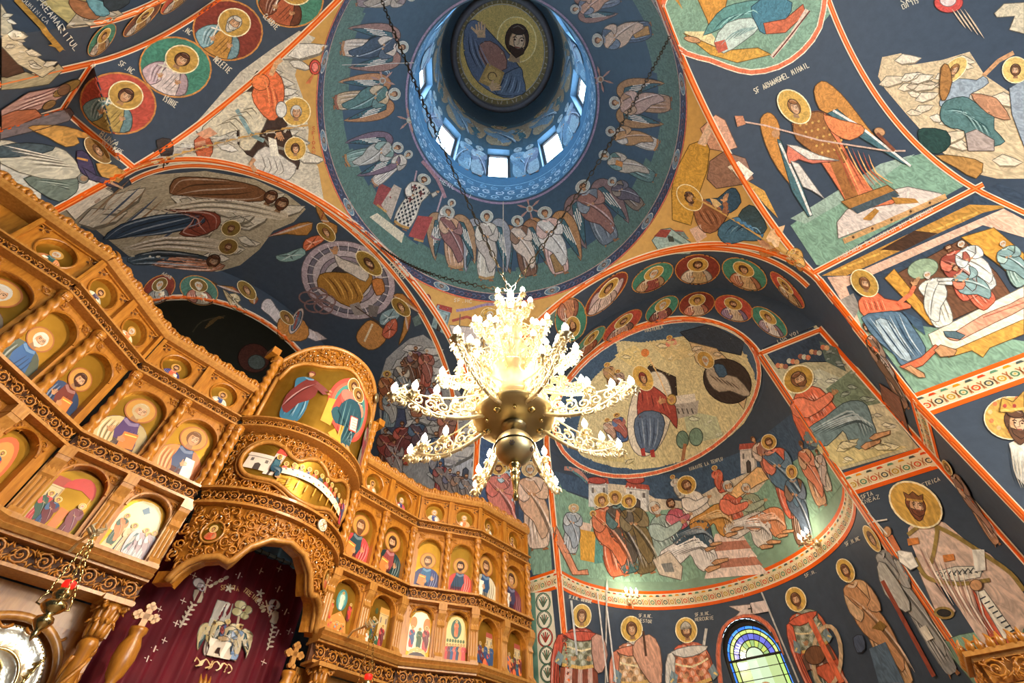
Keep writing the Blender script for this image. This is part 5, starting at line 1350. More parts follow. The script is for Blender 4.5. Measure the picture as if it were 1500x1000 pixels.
# ---- wall sconces with candle bulbs in the south apse
def bulb_mesh(n=10):
    m = MB(); m.lathe(V((0, 0, 0)), [(.004, -.002), (.011, .008), (.0135, .02), (.011, .034), (.005, .048), (.0012, .058)], n); return m
def candle_at(par, p, s=1.0, glow=True, dish=True):
    p = V(p); m = MB()
    m.lathe(p, [(.008*s, -.05*s), (.008*s, -.002*s)], 10); c = m.build('candle_sleeve', M['candle'], par)
    b = MB(); b.lathe(p, [(.006*s, -.002*s), (.018*s, .01*s), (.024*s, .03*s), (.02*s, .052*s), (.009*s, .074*s), (.0015*s, .09*s)], 10); b.build('bulb', M['bulb'], c if par.parent is None else par, smooth=True)
def sconce(p, out, lab):
    p, out = V(p), V(out).normalized(); sd_ = V((-out.y, out.x, 0))
    t = empty('wall_sconce', p, lab, 'wall lamp', 'candle sconces on the apse wall')
    m = MB(); m.lathe(p, [(.05, 0), (.045, .015), (.02, .03), (.001, .035)], 16, axis=out)
    tips = []
    for s_ in (-1, 0, 1):
        e = p+out*.16+sd_*.09*s_+V((0, 0, .03)); tips.append(e)
        m.tube([p+out*.02, p+out*.08+sd_*.04*s_-V((0, 0, .05)), p+out*.14+sd_*.085*s_-V((0, 0, .04)), e], .007, 6)
        m.lathe(e, [(.008, -.012), (.03, .0), (.026, .012), (.01, .014)], 12)
        for k in range(3): m.tube([p+out*(.05+.03*k)+sd_*.03*s_, p+out*(.06+.03*k)+sd_*.05*s_+V((0, 0, .03)), p+out*(.04+.03*k)+sd_*.06*s_+V((0, 0, .02))], .005, 5)
    m.lathe(p+out*.1-V((0, 0, .09)), [(.001, -.04), (.012, -.02), (.006, 0), (.014, .02), (.004, .04)], 8)
    m.build('arms', M['brass_arm'], t, smooth=True)
    for e in tips: candle_at(t, e+V((0, 0, .055)))
sconce((5.56, 1.52, 3.14), (-1.3, -1.5, 0), 'small brass three-candle sconce on the apse band nearest the iconostasis')
sconce((5.66, -1.41, 3.26), (-1.4, 1.4, 0), 'small brass candle sconce at the right-hand end of the apse band')
# ---- bishop's throne canopy and choir stall at the lower right
def spiral_(mb, F, u, z, r, s_):
    mb.tube([F.P(u+r*(1-.8*k/12)*cos(s_*k*.8), z+r*(1-.8*k/12)*sin(s_*k*.8), .012) for k in range(13)], .007, 5)
def canopy(x0, y0, w, dpt, zt, name, lab, cat):
    t = empty(name, V((x0+w/2, y0-dpt/2, -EYE)), lab, cat)
    m = MB(); c_ = V((x0+w/2, y0-dpt/2, 0))
    m.box(c_+V((0, 0, (zt-.5-EYE)/2)), (w/2-.05, 0, 0), (0, dpt/2-.05, 0), (0, 0, (zt-.5+EYE)/2)); m.build('body', M['wood'], t)
    p = MB()
    for dz, e in ((0, .03), (-.03, .0), (-.2, .02)): p.box(c_+V((0, 0, zt-.12+dz)), (w/2+e, 0, 0), (0, dpt/2+e, 0), (0, 0, .015))
    p.box(c_+V((0, 0, zt-.2)), (w/2-.03, 0, 0), (0, dpt/2-.03, 0), (0, 0, .09)); p.build('cornice', M['wood_pale'], t)
    class FF:
        def __init__(s, o, tt, nn, L): s.o, s.t, s.n, s.L = V(o), V(tt), V(nn), L
        def P(s, u, z, d=0): return s.o+s.t*u+s.n*d+UP*z
    g = MB()
    for F in (FF((x0, y0, 0), (0, -1, 0), (-1, 0, 0), dpt), FF((x0+w, y0, 0), (-1, 0, 0), (0, 1, 0), w)):
        n = int(F.L/.06)
        for i in range(n):
            u = F.L*(i+.5)/n; s_ = 1 if i % 2 else -1
            comma(g, F, u, zt-.11, pi/2-s_*.5, .085, .022, -.0, bend=s_*2.6, n=7); comma(g, F, u, zt-.12, pi/2+s_*.2, .1, .026, .005, bend=-s_*.6); spiral_(g, F, u, zt-.09, .026, s_)
        scrolls(g, F, .02, F.L-.02, zt-.29, zt-.15, -.01, 4)
    g.build('carved_cresting', M['wood'], t, smooth=True)
canopy(2.72, -1.93, .5, .9, 1.19, 'bishop_throne', 'carved wooden canopy of a throne rising at the bottom right corner', 'throne')
canopy(3.6, -1.62, .4, .5, .98, 'choir_stall', 'carved wooden stall crest just showing at the bottom edge below the painted saints', 'choir stall')
# ---- stained glass of the apse window
def stained():
    m, nt, b = new_mat('stained_glass'); out_ = nt.nodes['Material Output']
    a = nt.nodes.new('ShaderNodeVertexColor'); a.layer_name = 'Col'
    tr = nt.nodes.new('ShaderNodeBsdfTransparent'); g = nt.nodes.new('ShaderNodeBsdfGlossy'); g.inputs['Roughness'].default_value = .1
    mx = nt.nodes.new('ShaderNodeMixShader'); mx.inputs[0].default_value = .05
    gm = nt.nodes.new('ShaderNodeVectorMath'); gm.operation = 'SCALE'; gm.inputs['Scale'].default_value = .16; nt.links.new(a.outputs['Color'], gm.inputs[0]); nt.links.new(gm.outputs['Vector'], tr.inputs['Color']); nt.links.new(tr.outputs[0], mx.inputs[1]); nt.links.new(g.outputs[0], mx.inputs[2]); nt.links.new(mx.outputs[0], out_.inputs['Surface']); return m
M['stained'] = stained()
hw_ = (CA+.2)*(wb-wa)/2*1.0; wx = lambda x, z: apse_pt(wc-x/(CA+.2), z, CA+.2)
def warch(k, z0=.2, n=20, zs_=2.32, r=.47): return [(-hw_*k*cos(pi*i/n), zs_+r*k*sin(pi*i/n)) for i in range(n+1)]
g = MB()
def zone(ko, ki, cols, n=20):
    o_, i_ = warch(ko), warch(ki)
    for q in range(n): g.add([wx(*o_[q]), wx(*o_[q+1]), wx(*i_[q+1]), wx(*i_[q])], [(0, 1, 2, 3)], cols[(q//2) % len(cols)])
zone(1, .8, [(60, 110, 190), (80, 140, 205)]); zone(.8, .68, [(196, 190, 90), (210, 200, 110)]); zone(.68, .5, [(90, 84, 150), (110, 100, 170)]); zone(.5, .3, [(190, 180, 80), (150, 160, 90)]); zone(.3, .001, [(200, 190, 150)])
rz = [2.32-.13*k for k in range(18)]
for z1, z0 in zip(rz[:-1], rz[1:]):
    xs = [-hw_, -hw_*.8, -hw_*.66, -hw_*.3, 0, hw_*.3, hw_*.66, hw_*.8, hw_]
    for i, (x0, x1) in enumerate(zip(xs[:-1], xs[1:])):
        c_ = [(60, 110, 190), (190, 180, 90), (186, 178, 110), (200, 196, 150), (196, 190, 140), (180, 176, 110), (180, 190, 96), (70, 120, 195)][i]
        if rz.index(z1) % 4 == 3 and i in (1, 6): c_ = (200, 90, 40)
        g.add([wx(x0, z0), wx(x1, z0), wx(x1, z1), wx(x0, z1)], [(0, 1, 2, 3)], c_)
sg = g.build('stained_pane', M['stained'], win_a, paint=True)
ld = MB()
for k in (1, .8, .68, .5, .3): ld.tube([wx(*p) for p in warch(k)], .008, 4)
for x in (-hw_, -hw_*.8, -hw_*.66, hw_*.66, hw_*.8, hw_): ld.tube([wx(x, 2.32), wx(x, .05)], .008, 4)
for i in range(0, 21, 2): ld.tube([wx(*warch(1)[i]), wx(*warch(.3)[i])], .004, 4)
for z in rz: ld.tube([wx(-hw_, z), wx(hw_, z)], .005 if rz.index(z) else .016, 4)
ld.build('leading', M['frame_dark'], sg)
fr_ = MB(); fr_.tube([apse_pt(wc+(a-wc)*.97, z-.01, CA+.17) for a, z in edge], .042, 6); fr_.build('window_frame', M['frame_dark'], win_a)
cv = Canvas(lambda x, y: (wx(x, y), (wx(x, y)-V((XF, 0, wx(x, y).z))).normalized()*-1, None), None, .004, .0002); cv.sgn = -1; cv.pxk = 200
bust(cv, (0, 1.86), (.2, 0), (0, .24), (60, 110, 170), (200, 110, 50), HRB, 1, None, halo=(226, 170, 60), prop=None)
cv.build('glass_figure', sg, 'icon_paint')
# ================================================================== the chandelier
CH = V((.05, -.04, 0))
ch = empty('chandelier', CH+V((0, 0, 1.6)), 'large ornate brass chandelier with many lit candle bulbs, hanging under the dome', 'chandelier')
m = MB()
m.lathe(CH, [(.001, 1.60), (.012, 1.605), (.02, 1.63), (.014, 1.66), (.022, 1.72), (.03, 1.76), (.024, 1.775), (.034, 1.79), (.034, 1.805), (.02, 1.82), (.036, 1.845), (.04, 1.855), (.04, 1.865), (.026, 1.88), (.03, 1.9)], 28)
m.build('finial', M['brass'], ch, smooth=True)
m = MB(); m.lathe(CH, [(.02, 1.88)]+[(.135*sin(t), 2.0-.125*cos(t)) for t in [.3+2.55*k/18 for k in range(19)]]+[(.03, 2.12), (.026, 2.16), (.03, 2.2)], 40)
gl = m.build('ball', M['brass_old'], ch, smooth=True)
m = MB(); m.tube([CH+V((.137*cos(t), .137*sin(t), 2.0)) for t in [2*pi*k/40 for k in range(41)]], .005, 6); m.build('ball_seam', M['iron'], gl)
m = MB()
for a in (3.6, 4.9, 5.6):      # pierced rosettes on the ball
    for j in range(6):
        th = 1.95+.09*sin(j*1.05); ph = a+.11*cos(j*1.05)
        n_ = V((sin(th)*cos(ph), sin(th)*sin(ph), cos(th))); m.lathe(CH+V((0, 0, 2.0))+n_*.1335, [(.007, -.002), (.007, .003), (.001, .0032)], 8, axis=n_)
m.build('rosette_piercing', M['frame_dark'], gl)
m = MB(); m.lathe(CH, [(.04, 2.2), (.1, 2.195), (.2, 2.205), (.27, 2.225), (.295, 2.245), (.3, 2.255), (.29, 2.27), (.22, 2.285), (.17, 2.30), (.165, 2.34)], 56); m.lathe(CH, [(.07, 2.192), (.09, 2.186), (.055, 2.17), (.03, 2.165)], 24)
dk = m.build('drip_pan', M['brass_old'], ch, smooth=True)
for k in range(10):
    m = MB(); a = 2*pi*k/10; r_ = .2; o_ = CH+V((r_*cos(a), r_*sin(a), 2.2))
    m.lathe(o_, [(.026 if k % 2 else .012, .01), (.028 if k % 2 else .013, -.004), (.012, -.012), (.01, -.02), (.001, -.024)], 12); m.build('knob', M['brass'], dk, smooth=True)
m = MB(); m.lathe(CH, [(.165, 2.33), (.235, 2.36), (.24, 2.38), (.225, 2.4), (.22, 2.5), (.225, 2.6), (.25, 2.64), (.25, 2.67), (.17, 2.7), (.12, 2.74), (.1, 2.8), (.095, 2.95), (.12, 3.02), (.135, 3.05), (.09, 3.1), (.07, 3.2), (.07, 3.3), (.1, 3.36), (.105, 3.4), (.06, 3.45), (.05, 3.6), (.075, 3.68), (.05, 3.76), (.03, 3.85), (.035, 3.9), (.02, 3.95)], 36)
m.build('stem', M['brass_arm'], ch, smooth=True)
def spiral(mb, c, e1, e2, r, turns=1.5, s0=0, wire=.006, n=16, sg=1):
    mb.tube([c+e1*(r*(1-.8*k/n)*cos(s0+sg*turns*2*pi*k/n))+e2*(r*(1-.8*k/n)*sin(s0+sg*turns*2*pi*k/n)) for k in range(n+1)], [wire*(1.1-.5*k/n) for k in range(n+1)], 5)
def make_arm(az, z, r0, r1, drop, bulbs, hgt=.12, sc=1.0):
    """A pierced scroll arm in a vertical plane, with candle cups at the given radii."""
    e = V((sin(az), cos(az), 0)); P = lambda r, h: CH+e*r+UP*(z+h)
    m = MB(); n = 14
    cur = [P(r0+(r1-r0)*k/n, drop*(-sin(pi*k/n*.9))+.05*(k/n)**2) for k in range(n+1)]
    m.tube(cur, [.014*sc*(1.15-.4*k/n) for k in range(n+1)], 6)
    top_ = [P(r0+(r1-r0)*.93*k/n, hgt*(1-k/n)*1.0+drop*(-sin(pi*k/n*.9))*.6+.05*(k/n)) for k in range(n+1)]
    m.tube(top_, .007*sc, 5)
    q = int((r1-r0)/.085)
    side = e.cross(UP)
    for i in range(q):
        f = (i+.5)/q; rr = r0+(r1-r0)*f; hh_ = drop*(-sin(pi*f*.9))*.85+.05*f+hgt*(1-f)*.45
        spiral(m, P(rr, hh_), e, UP,   .052*sc*(1.15-.3*f), 1.5, i, .009*sc, 14, 1 if i % 2 else -1)
        spiral(m, P(rr+.03, hh_-.07*sc), e, UP,   .038*sc, 1.2, i*2, .0075*sc, 10, -1 if i % 2 else 1)
        for j in range(3):
            a = 4.0+.7*j; m.tube([P(rr, hh_-.05), P(rr+.03*cos(a), hh_-.05+.045*sin(a)), P(rr+.055*cos(a+.5), hh_-.05+.07*sin(a+.5))], [.009*sc, .012*sc, .002], 5)
        m.tube([P(rr, hh_+.03), P(rr+.02, hh_+.07*sc), P(rr-.005, hh_+.1*sc)], [.008*sc, .01*sc, .002], 5)
    for k in range(3):
        c = P(r1-.03-.01*k, .02-.03*k); spiral(m, c, e, UP, .035*sc, 1.4, k, .007*sc, 12)
    tips = []
    for (rb, hb, off) in bulbs:
        b = CH+e*rb+UP*(z+hb)+side*off; base = P(min(rb, r1-.01), drop*(-sin(pi*min(1, (rb-r0)/(r1-r0))*.9))+.05)
        m.tube([base, base.lerp(b, .4)+side*off*.5-UP*.02, b-UP*.05], .0065*sc, 5)
        m.lathe(b-UP*.05, [(.008, -.03), (.018, -.022), (.012, -.012), (.034*sc, .0), (.04*sc, .012), (.03*sc, .014), (.012, .006)], 14)
        for j in range(8):
            a = 2*pi*j/8; m.tube([b-UP*.048+V((.024*cos(a), .024*sin(a), 0))*sc, b-UP*.052+V((.042*cos(a), .042*sin(a), 0))*sc, b-UP*.07+V((.046*cos(a), .046*sin(a), 0))*sc], [.007, .007, .001], 4)
        tips.append(b)
    arm = m.build('arm', M['brass_arm'], ch, smooth=True)
    for b in tips: candle_at(arm, b, 1.0)
    return arm
for k in range(8):
    az = .9815+pi/8+k*pi/4
    make_arm(az, 2.24, .2, .84, .13, [(.58, .10, .02), (.74, .05, -.02), (.87, .0, 0)], .22)
for k in range(10):
    az = .9815+k*pi/5+.2
    make_arm(az, 2.62, .12, .56, .06, [(.42, .12, .05), (.42, .12, -.05), (.56, .07, 0)] if k % 2 else [(.40, .14, 0), (.56, .07, 0)], .22, .95)
for k in range(8):
    az = .9815+k*pi/4
    make_arm(az, 2.98, .1, .42, .05, [(.3, .12, 0), (.42, .08, 0)], .18, .85)
for k in range(6):
    az = .9815+k*pi/3+.4
    make_arm(az, 3.33, .07, .28, .04, [(.2, .12, 0), (.29, .08, 0)], .14, .75)
for k in range(4):
    az = .9815+k*pi/2+.8
    make_arm(az, 3.66, .05, .16, .03, [(.17, .1, 0)], .12, .7)
m = MB()      # pendant filigree fringe between the tiers
for k in range(40):
    a = 2*pi*k/40; r_ = .33+.05*sin(k*2.4); z = 2.72+.1*sin(k*1.7); o_ = CH+V((r_*cos(a), r_*sin(a), z))
    m.tube([o_, o_+V((.01, 0, -.06)), o_+V((-.005, .01, -.13)), o_+V((.004, 0, -.18))], [.004, .009, .006, .001], 5)
    spiral(m, o_+V((0, 0, .02)), V((cos(a), sin(a), 0)), UP, .03, 1.3, k, .005, 10)
m.build('filigree', M['brass_arm'], ch, smooth=True)
def big_chain(end, nm, par, lab=None):
    m = MB(); a = CH+V((0, 0, 3.95)); e = V(end); P = [a.lerp(e, k/24)-UP*(.25*sin(pi*k/24)) for k in range(25)]
    chain_link(m, P, .022, .075, .0065)
    return m.build(nm, M['iron'], par)
RG = 3.1
for az in (178, 272, 2):
    t_ = radians(az); big_chain((RG*sin(t_), RG*cos(t_), 8.52), 'suspension_chain', ch)
# ================================================================== frescoes
Canvas.sgn = 1
def proj(P):
    d = P-CAMP; z = d.dot(fw); return (750+FPX*d.dot(rt2)/z, 500-FPX*d.dot(up2)/z)
ALL = on_walls()
NCV = [0]
def W(sp=9, step=None, lift=None, only=None):
    NCV[0] += 1
    return Canvas(ALL if only is None else on_walls(only), 5, (.0075 if lift is None else lift)+.00002*NCV[0], .00022)
OR = (228, 102, 44); LN = (236, 222, 198)
# ---- painted ornament in building coordinates
def dome_map(u, z):
    a = u/3.14; H = (ZD-ZR)/sqrt(1-(RD/3.14)**2); r = 3.14*sqrt(max(0, 1-((z-ZR)/H)**2)); p = V((r*sin(a), r*cos(a), z))
    return p, V((-sin(a), -cos(a), -.4)).normalized(), 'wall_dome'
def drum_map(u, z):
    a = u/RD; return V((RD*sin(a), RD*cos(a), z)), V((-sin(a), -cos(a), 0)), 'wall_drum'
def param_canvas(f, sp, lift=.003, step=.0004):
    c = Canvas(f, sp, lift, step); c.sgn = -1; c.pxk = 60; return c
C3 = 2*pi*3.14
cv = param_canvas(dome_map, .22, .002)
for i in range(24):
    x0, x1 = C3*i/24, C3*(i+1)/24
    cv.layer = 0; cv.poly([(x0, ZR), (x1, ZR), (x1, ZR+.34), (x0, ZR+.34)], (58, 66, 92))
    zt = ZR+1.25+.12*((i*7) % 3-1); cv.layer = 0; cv.poly([(x0, ZR+.34), (x1, ZR+.34), (x1, zt), (x0, zt)], (88, 118, 106))
cv.build('painted_ground_band', dome)
cv = param_canvas(dome_map, .12, .004)
cv.line([(C3*i/60, ZR+.03) for i in range(61)], .055, OR); cv.layer = 0; cv.line([(C3*i/60, ZR+.345) for i in range(61)], .03, (196, 156, 140))
for i in range(16):
    x = C3*(i+.3)/16; cv.layer = 2
    cv.ell((x, ZR+.19), (.17, 0), (0, .125), (96, 128, 150), 18); cv.ring((x, ZR+.19), (.17, 0), (0, .125), .02, (206, 206, 196), 18)
    head(T(cv, (0, 0), (1, 0), (0, 1)), x, ZR+.2, .06, (90, 60, 44), (140, 150, 150), (170, 140, 116), 1, hal_line=None)
    for s_ in (-1, 1):
        for k in range(4):
            cx = x+s_*(.28+.1*k); cv.line([(cx-.04, ZR+.1), (cx+.03, ZR+.16), (cx-.02, ZR+.24), (cx-.07, ZR+.19)], .02, [(110, 118, 150), (128, 84, 96)][k % 2], 2)
cv.build('painted_medallion_band', dome)
cv = param_canvas(dome_map, .12, .004); cv.line([(C3*i/60, ZD-.06) for i in range(61)], .045, (150, 130, 160)); cv.build('painted_ring', dome)
# scroll band low in the drum
CD = 2*pi*RD; cv = param_canvas(drum_map, .3, .003)
for i in range(40):
    x = CD*(i+.5)/40
    for j, (zz_, r_) in enumerate(((ZD+.2, .12), (ZD+.5, .13), (ZD+.82, .11))):
        xx = x+(.08 if j % 2 else -.04); s_ = 1 if (i+j) % 2 else -1; cv.layer = 0
        cv.line([(xx+r_*(1-.7*k/9)*cos(s_*k*.8+j), zz_+r_*(1-.7*k/9)*sin(s_*k*.8+j)) for k in range(10)], .04, [(166, 196, 212), (196, 206, 214), (120, 166, 196)][j])
        cv.layer = 1; cv.line([(xx-.1, zz_-.12), (xx+.1, zz_-.15)], .025, (140, 174, 196))
cv.line([(CD*i/60, ZD+1.02) for i in range(61)], .03, (150, 186, 206))
cv.build('painted_scroll_band', drum)
for k, a in enumerate(WA):
    am = a+radians(22.5); x = am*RD; cv = param_canvas(drum_map, .3, .003); cv.pxk = 60
    stand(cv, (x-.2, 13.0), (x-.2, 15.7), (120, 150, 166), (96, 128, 150), (70, 60, 60), (150, 160, 160), 2, .62, arm=k % 3, hal_line=None); stand(cv, (x+.2, 12.9), (x+.2, 15.5), (140, 158, 166), (110, 120, 140), (80, 70, 66), (150, 160, 160), 1, .62, arm=(k+1) % 3, hal_line=None)
    cv.build('painted_prophet_pair', drum)
    cv = param_canvas(drum_map, .3, .003); x = a*RD
    stand(cv, (x, 16.1), (x, 18.5), (150, 126, 96), (100, 124, 140), (90, 64, 50), (170, 136, 80), 0, 1.5, wing=(150, 120, 88), arm=2, hal_line=None); cv.build('painted_angel', drum)
# Christ in the crown
cv = W(8, .0005, .004, [medal])
cm, rx, ry = (735.5, 76), 70.5, 79
cv.ell(cm, (62, 0), (0, 72), (206, 168, 80), 40)
for r_, c_ in ((.995, (100, 92, 84)), (.885, (176, 164, 150))): cv.ring(cm, (rx*r_, 0), (0, ry*r_), 1.6 if r_ > .9 else 1.2, c_, 40)
for i in range(56):
    a = 2*pi*i/56; p0 = (cm[0]+rx*.91*cos(a), cm[1]+ry*.91*sin(a)); p1 = (cm[0]+rx*.97*cos(a+.03*(i % 3-1)), cm[1]+ry*.97*sin(a+.03*(i % 3-1)))
    cv.line([p0, p1], 1.5, (170, 150, 126)); cv.layer -= 1
cv.ell((757, 58), (28, -4), (5, 33), (226, 188, 92), 28); cv.ring((757, 58), (28, -4), (5, 33), 1.8, (246, 220, 150))
cv.poly([(690, 30), (702, 32), (722, 52), (745, 78), (762, 100), (768, 130), (758, 140), (738, 143), (712, 130), (692, 110), (680, 78), (680, 45)], (96, 106, 130), 2)
cv.poly([(702, 66), (718, 60), (738, 76), (742, 100), (722, 104), (705, 88)], (170, 116, 100), 2)
cv.poly([(762, 98), (766, 112), (770, 134), (755, 140), (728, 138), (722, 120), (740, 108)], (98, 112, 134), 2)
for i in range(6): cv.line([(742+4*i, 104+3*i), (736+5*i, 120+2*i), (728+6*i, 136)], 1.6, (150, 166, 190) if i % 2 else (34, 40, 54), 2, taper=True); cv.line([(686+3*i, 48+3*i), (688+5*i, 74+3*i), (700+6*i, 100+3*i)], 1.6, (140, 150, 174) if i % 2 else (36, 42, 58), 2, taper=True)
cv.poly([(714, 92), (739, 106), (730, 133), (701, 120)], (190, 146, 70)); cv.poly([(717, 97), (735, 107), (728, 127), (706, 117)], (216, 172, 90)); cv.ring((721, 112), (6, 2), (-2, 6), 1.4, (90, 60, 30), 12)
tt_ = T(cv, (757, 60), (21, 3), (3, -24))
head(tt_, 0, 0, .95, (66, 40, 26), None, (222, 174, 124), 1, .3)
cv.pxk = 1
hand(T(cv, (704, 48), (17, 6), (2, -19)), 0, 0, .7, (222, 174, 124), .3); hand(T(cv, (722, 128), (14, 4), (3, -12)), 0, 0, .7, (222, 174, 124), -.9)
cv.build('painted_christ_bust', medal)
# ---- orange border bands along the edges of the vaults
def border3(pts, w=7, name='painted_border', w2=3.5):
    px = [proj(p) for p in pts if (p-CAMP).dot(fw) > .3]
    px = [p for p in px if -120 < p[0] < 1620 and -120 < p[1] < 1120]
    if len(px) < 2: return
    cv = Canvas(ALL, 5, .0062, .0003); cv.maxlen = .5
    cv.line(px, w+w2, LN); cv.layer += 3; cv.line(px, w, OR); cv.layer += 2; cv.line(px, w*.3, (244, 150, 96)); cv.build(name, mat='fresco_line')
def seg(a, b, n=24): a, b = V(a), V(b); return [a.lerp(b, k/n) for k in range(n+1)]
ins_s = [V((XF, -CA*cos(pi*i/36), HI+CA*sin(pi*i/36))) for i in range(37)]
for pts, w in ((A_E, 6), (A_S, 6), (A_N, 7), (A_W, 7), (a_s, 5), (ins_s, 5), (a_e, 4.5), ([V((2.12*cos(pi*i/36), E1, 5.5+2.12*sin(pi*i/36))) for i in range(37)], 4), (a_n, 6), ([V((XN, 1.75*cos(pi*i/36), 5.0+1.75*sin(pi*i/36))) for i in range(37)], 6),
    ([V((p.x, -5.1, p.z)) for p in a_w], 6), (seg((3.18, -3.1, 5.62), (3.18, -5.2, 5.72)), 6), (seg((3.18, -5.1, 5.6), (3.18, -5.1, 3.3)), 6),
    (seg((3.18, -3.08, HC), (3.18, -2.9, 3.2))+seg((3.18, -2.9, 3.2), (3.18, -2.9, 0)), 8), (seg((XF, -2.93, 5.6), (XF, -2.93, .5)), 7), (seg((XF, -CA, HI), (XF, -CA, .5)), 7), (seg((XF, CA, HI), (XF, CA, .5)), 5), (seg((XF, 2.84, 5.5), (XF, 2.84, 2)), 5), (seg((3.18, 2.88, 5.6), (3.18, 2.88, 2)), 5),
    (seg((XF, -CA, HI), (XF, -2.93, HI-.05)), 5), (seg((-3.06, 3.18, 5.6), (-3.06, 3.18, 2)), 8), (seg((XN, 3.18, 5.6), (XN, 3.18, 3)), 8), (seg((-3.06, 3.18, 5.62), (XN, 3.18, 5.62)), 7), (seg((XN, 2.37, 5.5), (XN, 2.37, 4)), 7), (seg((XN, 3.18, 5.6), (XN, 2.37, 5.5)), 7)):
    border3(pts, w)
# ---- flowered band running round the walls of the south side
path = [V((3.18, -9)), V((3.18, -2.9)), V((XF, -2.93)), V((XF, -CA))]+[V((XF+CA*cos(a), CA*sin(a))) for a in [-pi/2+pi*k/60 for k in range(1, 60)]]+[V((XF, CA)), V((XF, 2.84)), V((3.18, 2.88))]
cum = [0]
for a, b in zip(path[:-1], path[1:]): cum.append(cum[-1]+(b-a).length)
def path_map(s, z):
    for i in range(len(path)-1):
        if s <= cum[i+1] or i == len(path)-2:
            t_ = (s-cum[i])/(cum[i+1]-cum[i]); p = path[i].lerp(path[i+1], t_); e = (path[i+1]-path[i]).normalized(); n = V((-e.y, e.x)); break
    return V((p.x, p.y, z)), V((n.x, n.y, 0)), ('wall_southwest' if s < cum[1] else 'wall_south_apse')
segs = [(2.5, cum[1]), (cum[1], cum[2]), (cum[2], cum[3]), (cum[3], cum[-4]), (cum[-4], cum[-3]), (cum[-3], cum[-2]), (cum[-2], cum[-1])]
zB, zT = 3.07, 3.31
for s0, s1 in segs:
    if s1-s0 < .1: continue
    cv = param_canvas(path_map, .09, .004)
    n = max(1, int((s1-s0)/.5)); ss = [s0+(s1-s0)*k/n for k in range(n+1)]
    for a, b in zip(ss[:-1], ss[1:]): cv.layer = 0; cv.poly([(a, zB), (b, zB), (b, zT), (a, zT)], (224, 208, 172))
    for z in (zB, zT): cv.layer = 2; cv.line([(s0, z), (s1, z)], .05, OR); cv.line([(s0, z+(.03 if z == zB else -.03)), (s1, z+(.03 if z == zB else -.03))], .012, (240, 226, 204))
    q = int((s1-s0)/.105)
    for i in range(q):
        x = s0+(s1-s0)*(i+.5)/q; c_ = [(60, 70, 66), (206, 84, 56), (84, 128, 96), (190, 150, 60)][i % 4]; cv.layer = 6
        cv.ring((x, zB+.09), (.028, 0), (0, .028), .013, c_, 8); cv.layer = 7; cv.ell((x, zB+.09), (.009, 0), (0, .009), (200, 170, 90), 6)
        cv.poly([(x-.035, zT-.065), (x+.035, zT-.065), (x+.02, zT-.04), (x-.02, zT-.04)], [(206, 84, 56), (70, 80, 74), (226, 150, 60), (96, 140, 110)][i % 4])
        for s_ in (-1, 1): cv.line([(x+s_*.045, zB+.05), (x+s_*.055, zB+.1), (x+s_*.035, zB+.14)], .009, (176, 110, 70)); cv.layer -= 1
    cv.build('painted_flower_band', mat='fresco_line')
# palmette strip on the strip of wall beside the iconostasis
cv = W(9, .0005)
cv.poly([(784, 868), (808, 866), (822, 1003), (790, 1003)], (226, 218, 196)); cv.poly([(767, 868), (784, 868), (790, 1003), (772, 1003)], (110, 150, 132))
for i in range(5):
    y = 882+26*i; x = 796+1.8*i; c_ = (176, 50, 44) if i in (2, ) else (70, 110, 90)
    cv.poly([(x, y-13), (x+9, y-3), (x+6, y+9), (x, y+12), (x-6, y+9), (x-9, y-3)], (240, 234, 216), 2); cv.ring((x, y), (10.5, 0), (0, 13.5), 1.6, c_, 16)
    for k in range(5): a = -pi/2+(k-2)*.5; cv.line([(x, y+7), (x+7*cos(a), y+7*sin(a)*1.2)], 1.8, c_ if k % 2 == 0 else (120, 100, 80))
cv.build('painted_palmettes', mat='fresco_line')
TEAL = (92, 146, 150); PINK = (214, 172, 150); PURP = (110, 84, 104); OLIV = (120, 108, 66); BLUE = (62, 92, 126); REDD = (176, 62, 42); BRN = (110, 62, 40); STO = (196, 184, 156); MINT = (124, 160, 136); PALE = (206, 198, 182)
def seg_canvas(f, name, only=None, label=None, sp=9):
    cv = W(sp, None, (.002 if 'christ' not in name and any(k in name for k in ('ground', 'rock', 'cave', 'glory', 'hillside', 'interior', 'mountain', 'building', 'city', 'desk', 'quatrefoil')) else None), only); f(cv); return cv.build(name, label=label)
def P_(name, *a, **k):      # one standing saint, one painting
    cv = W(8); lab = k.pop('label', None); stand(cv, *a, **k); return cv.build(name, label=lab)
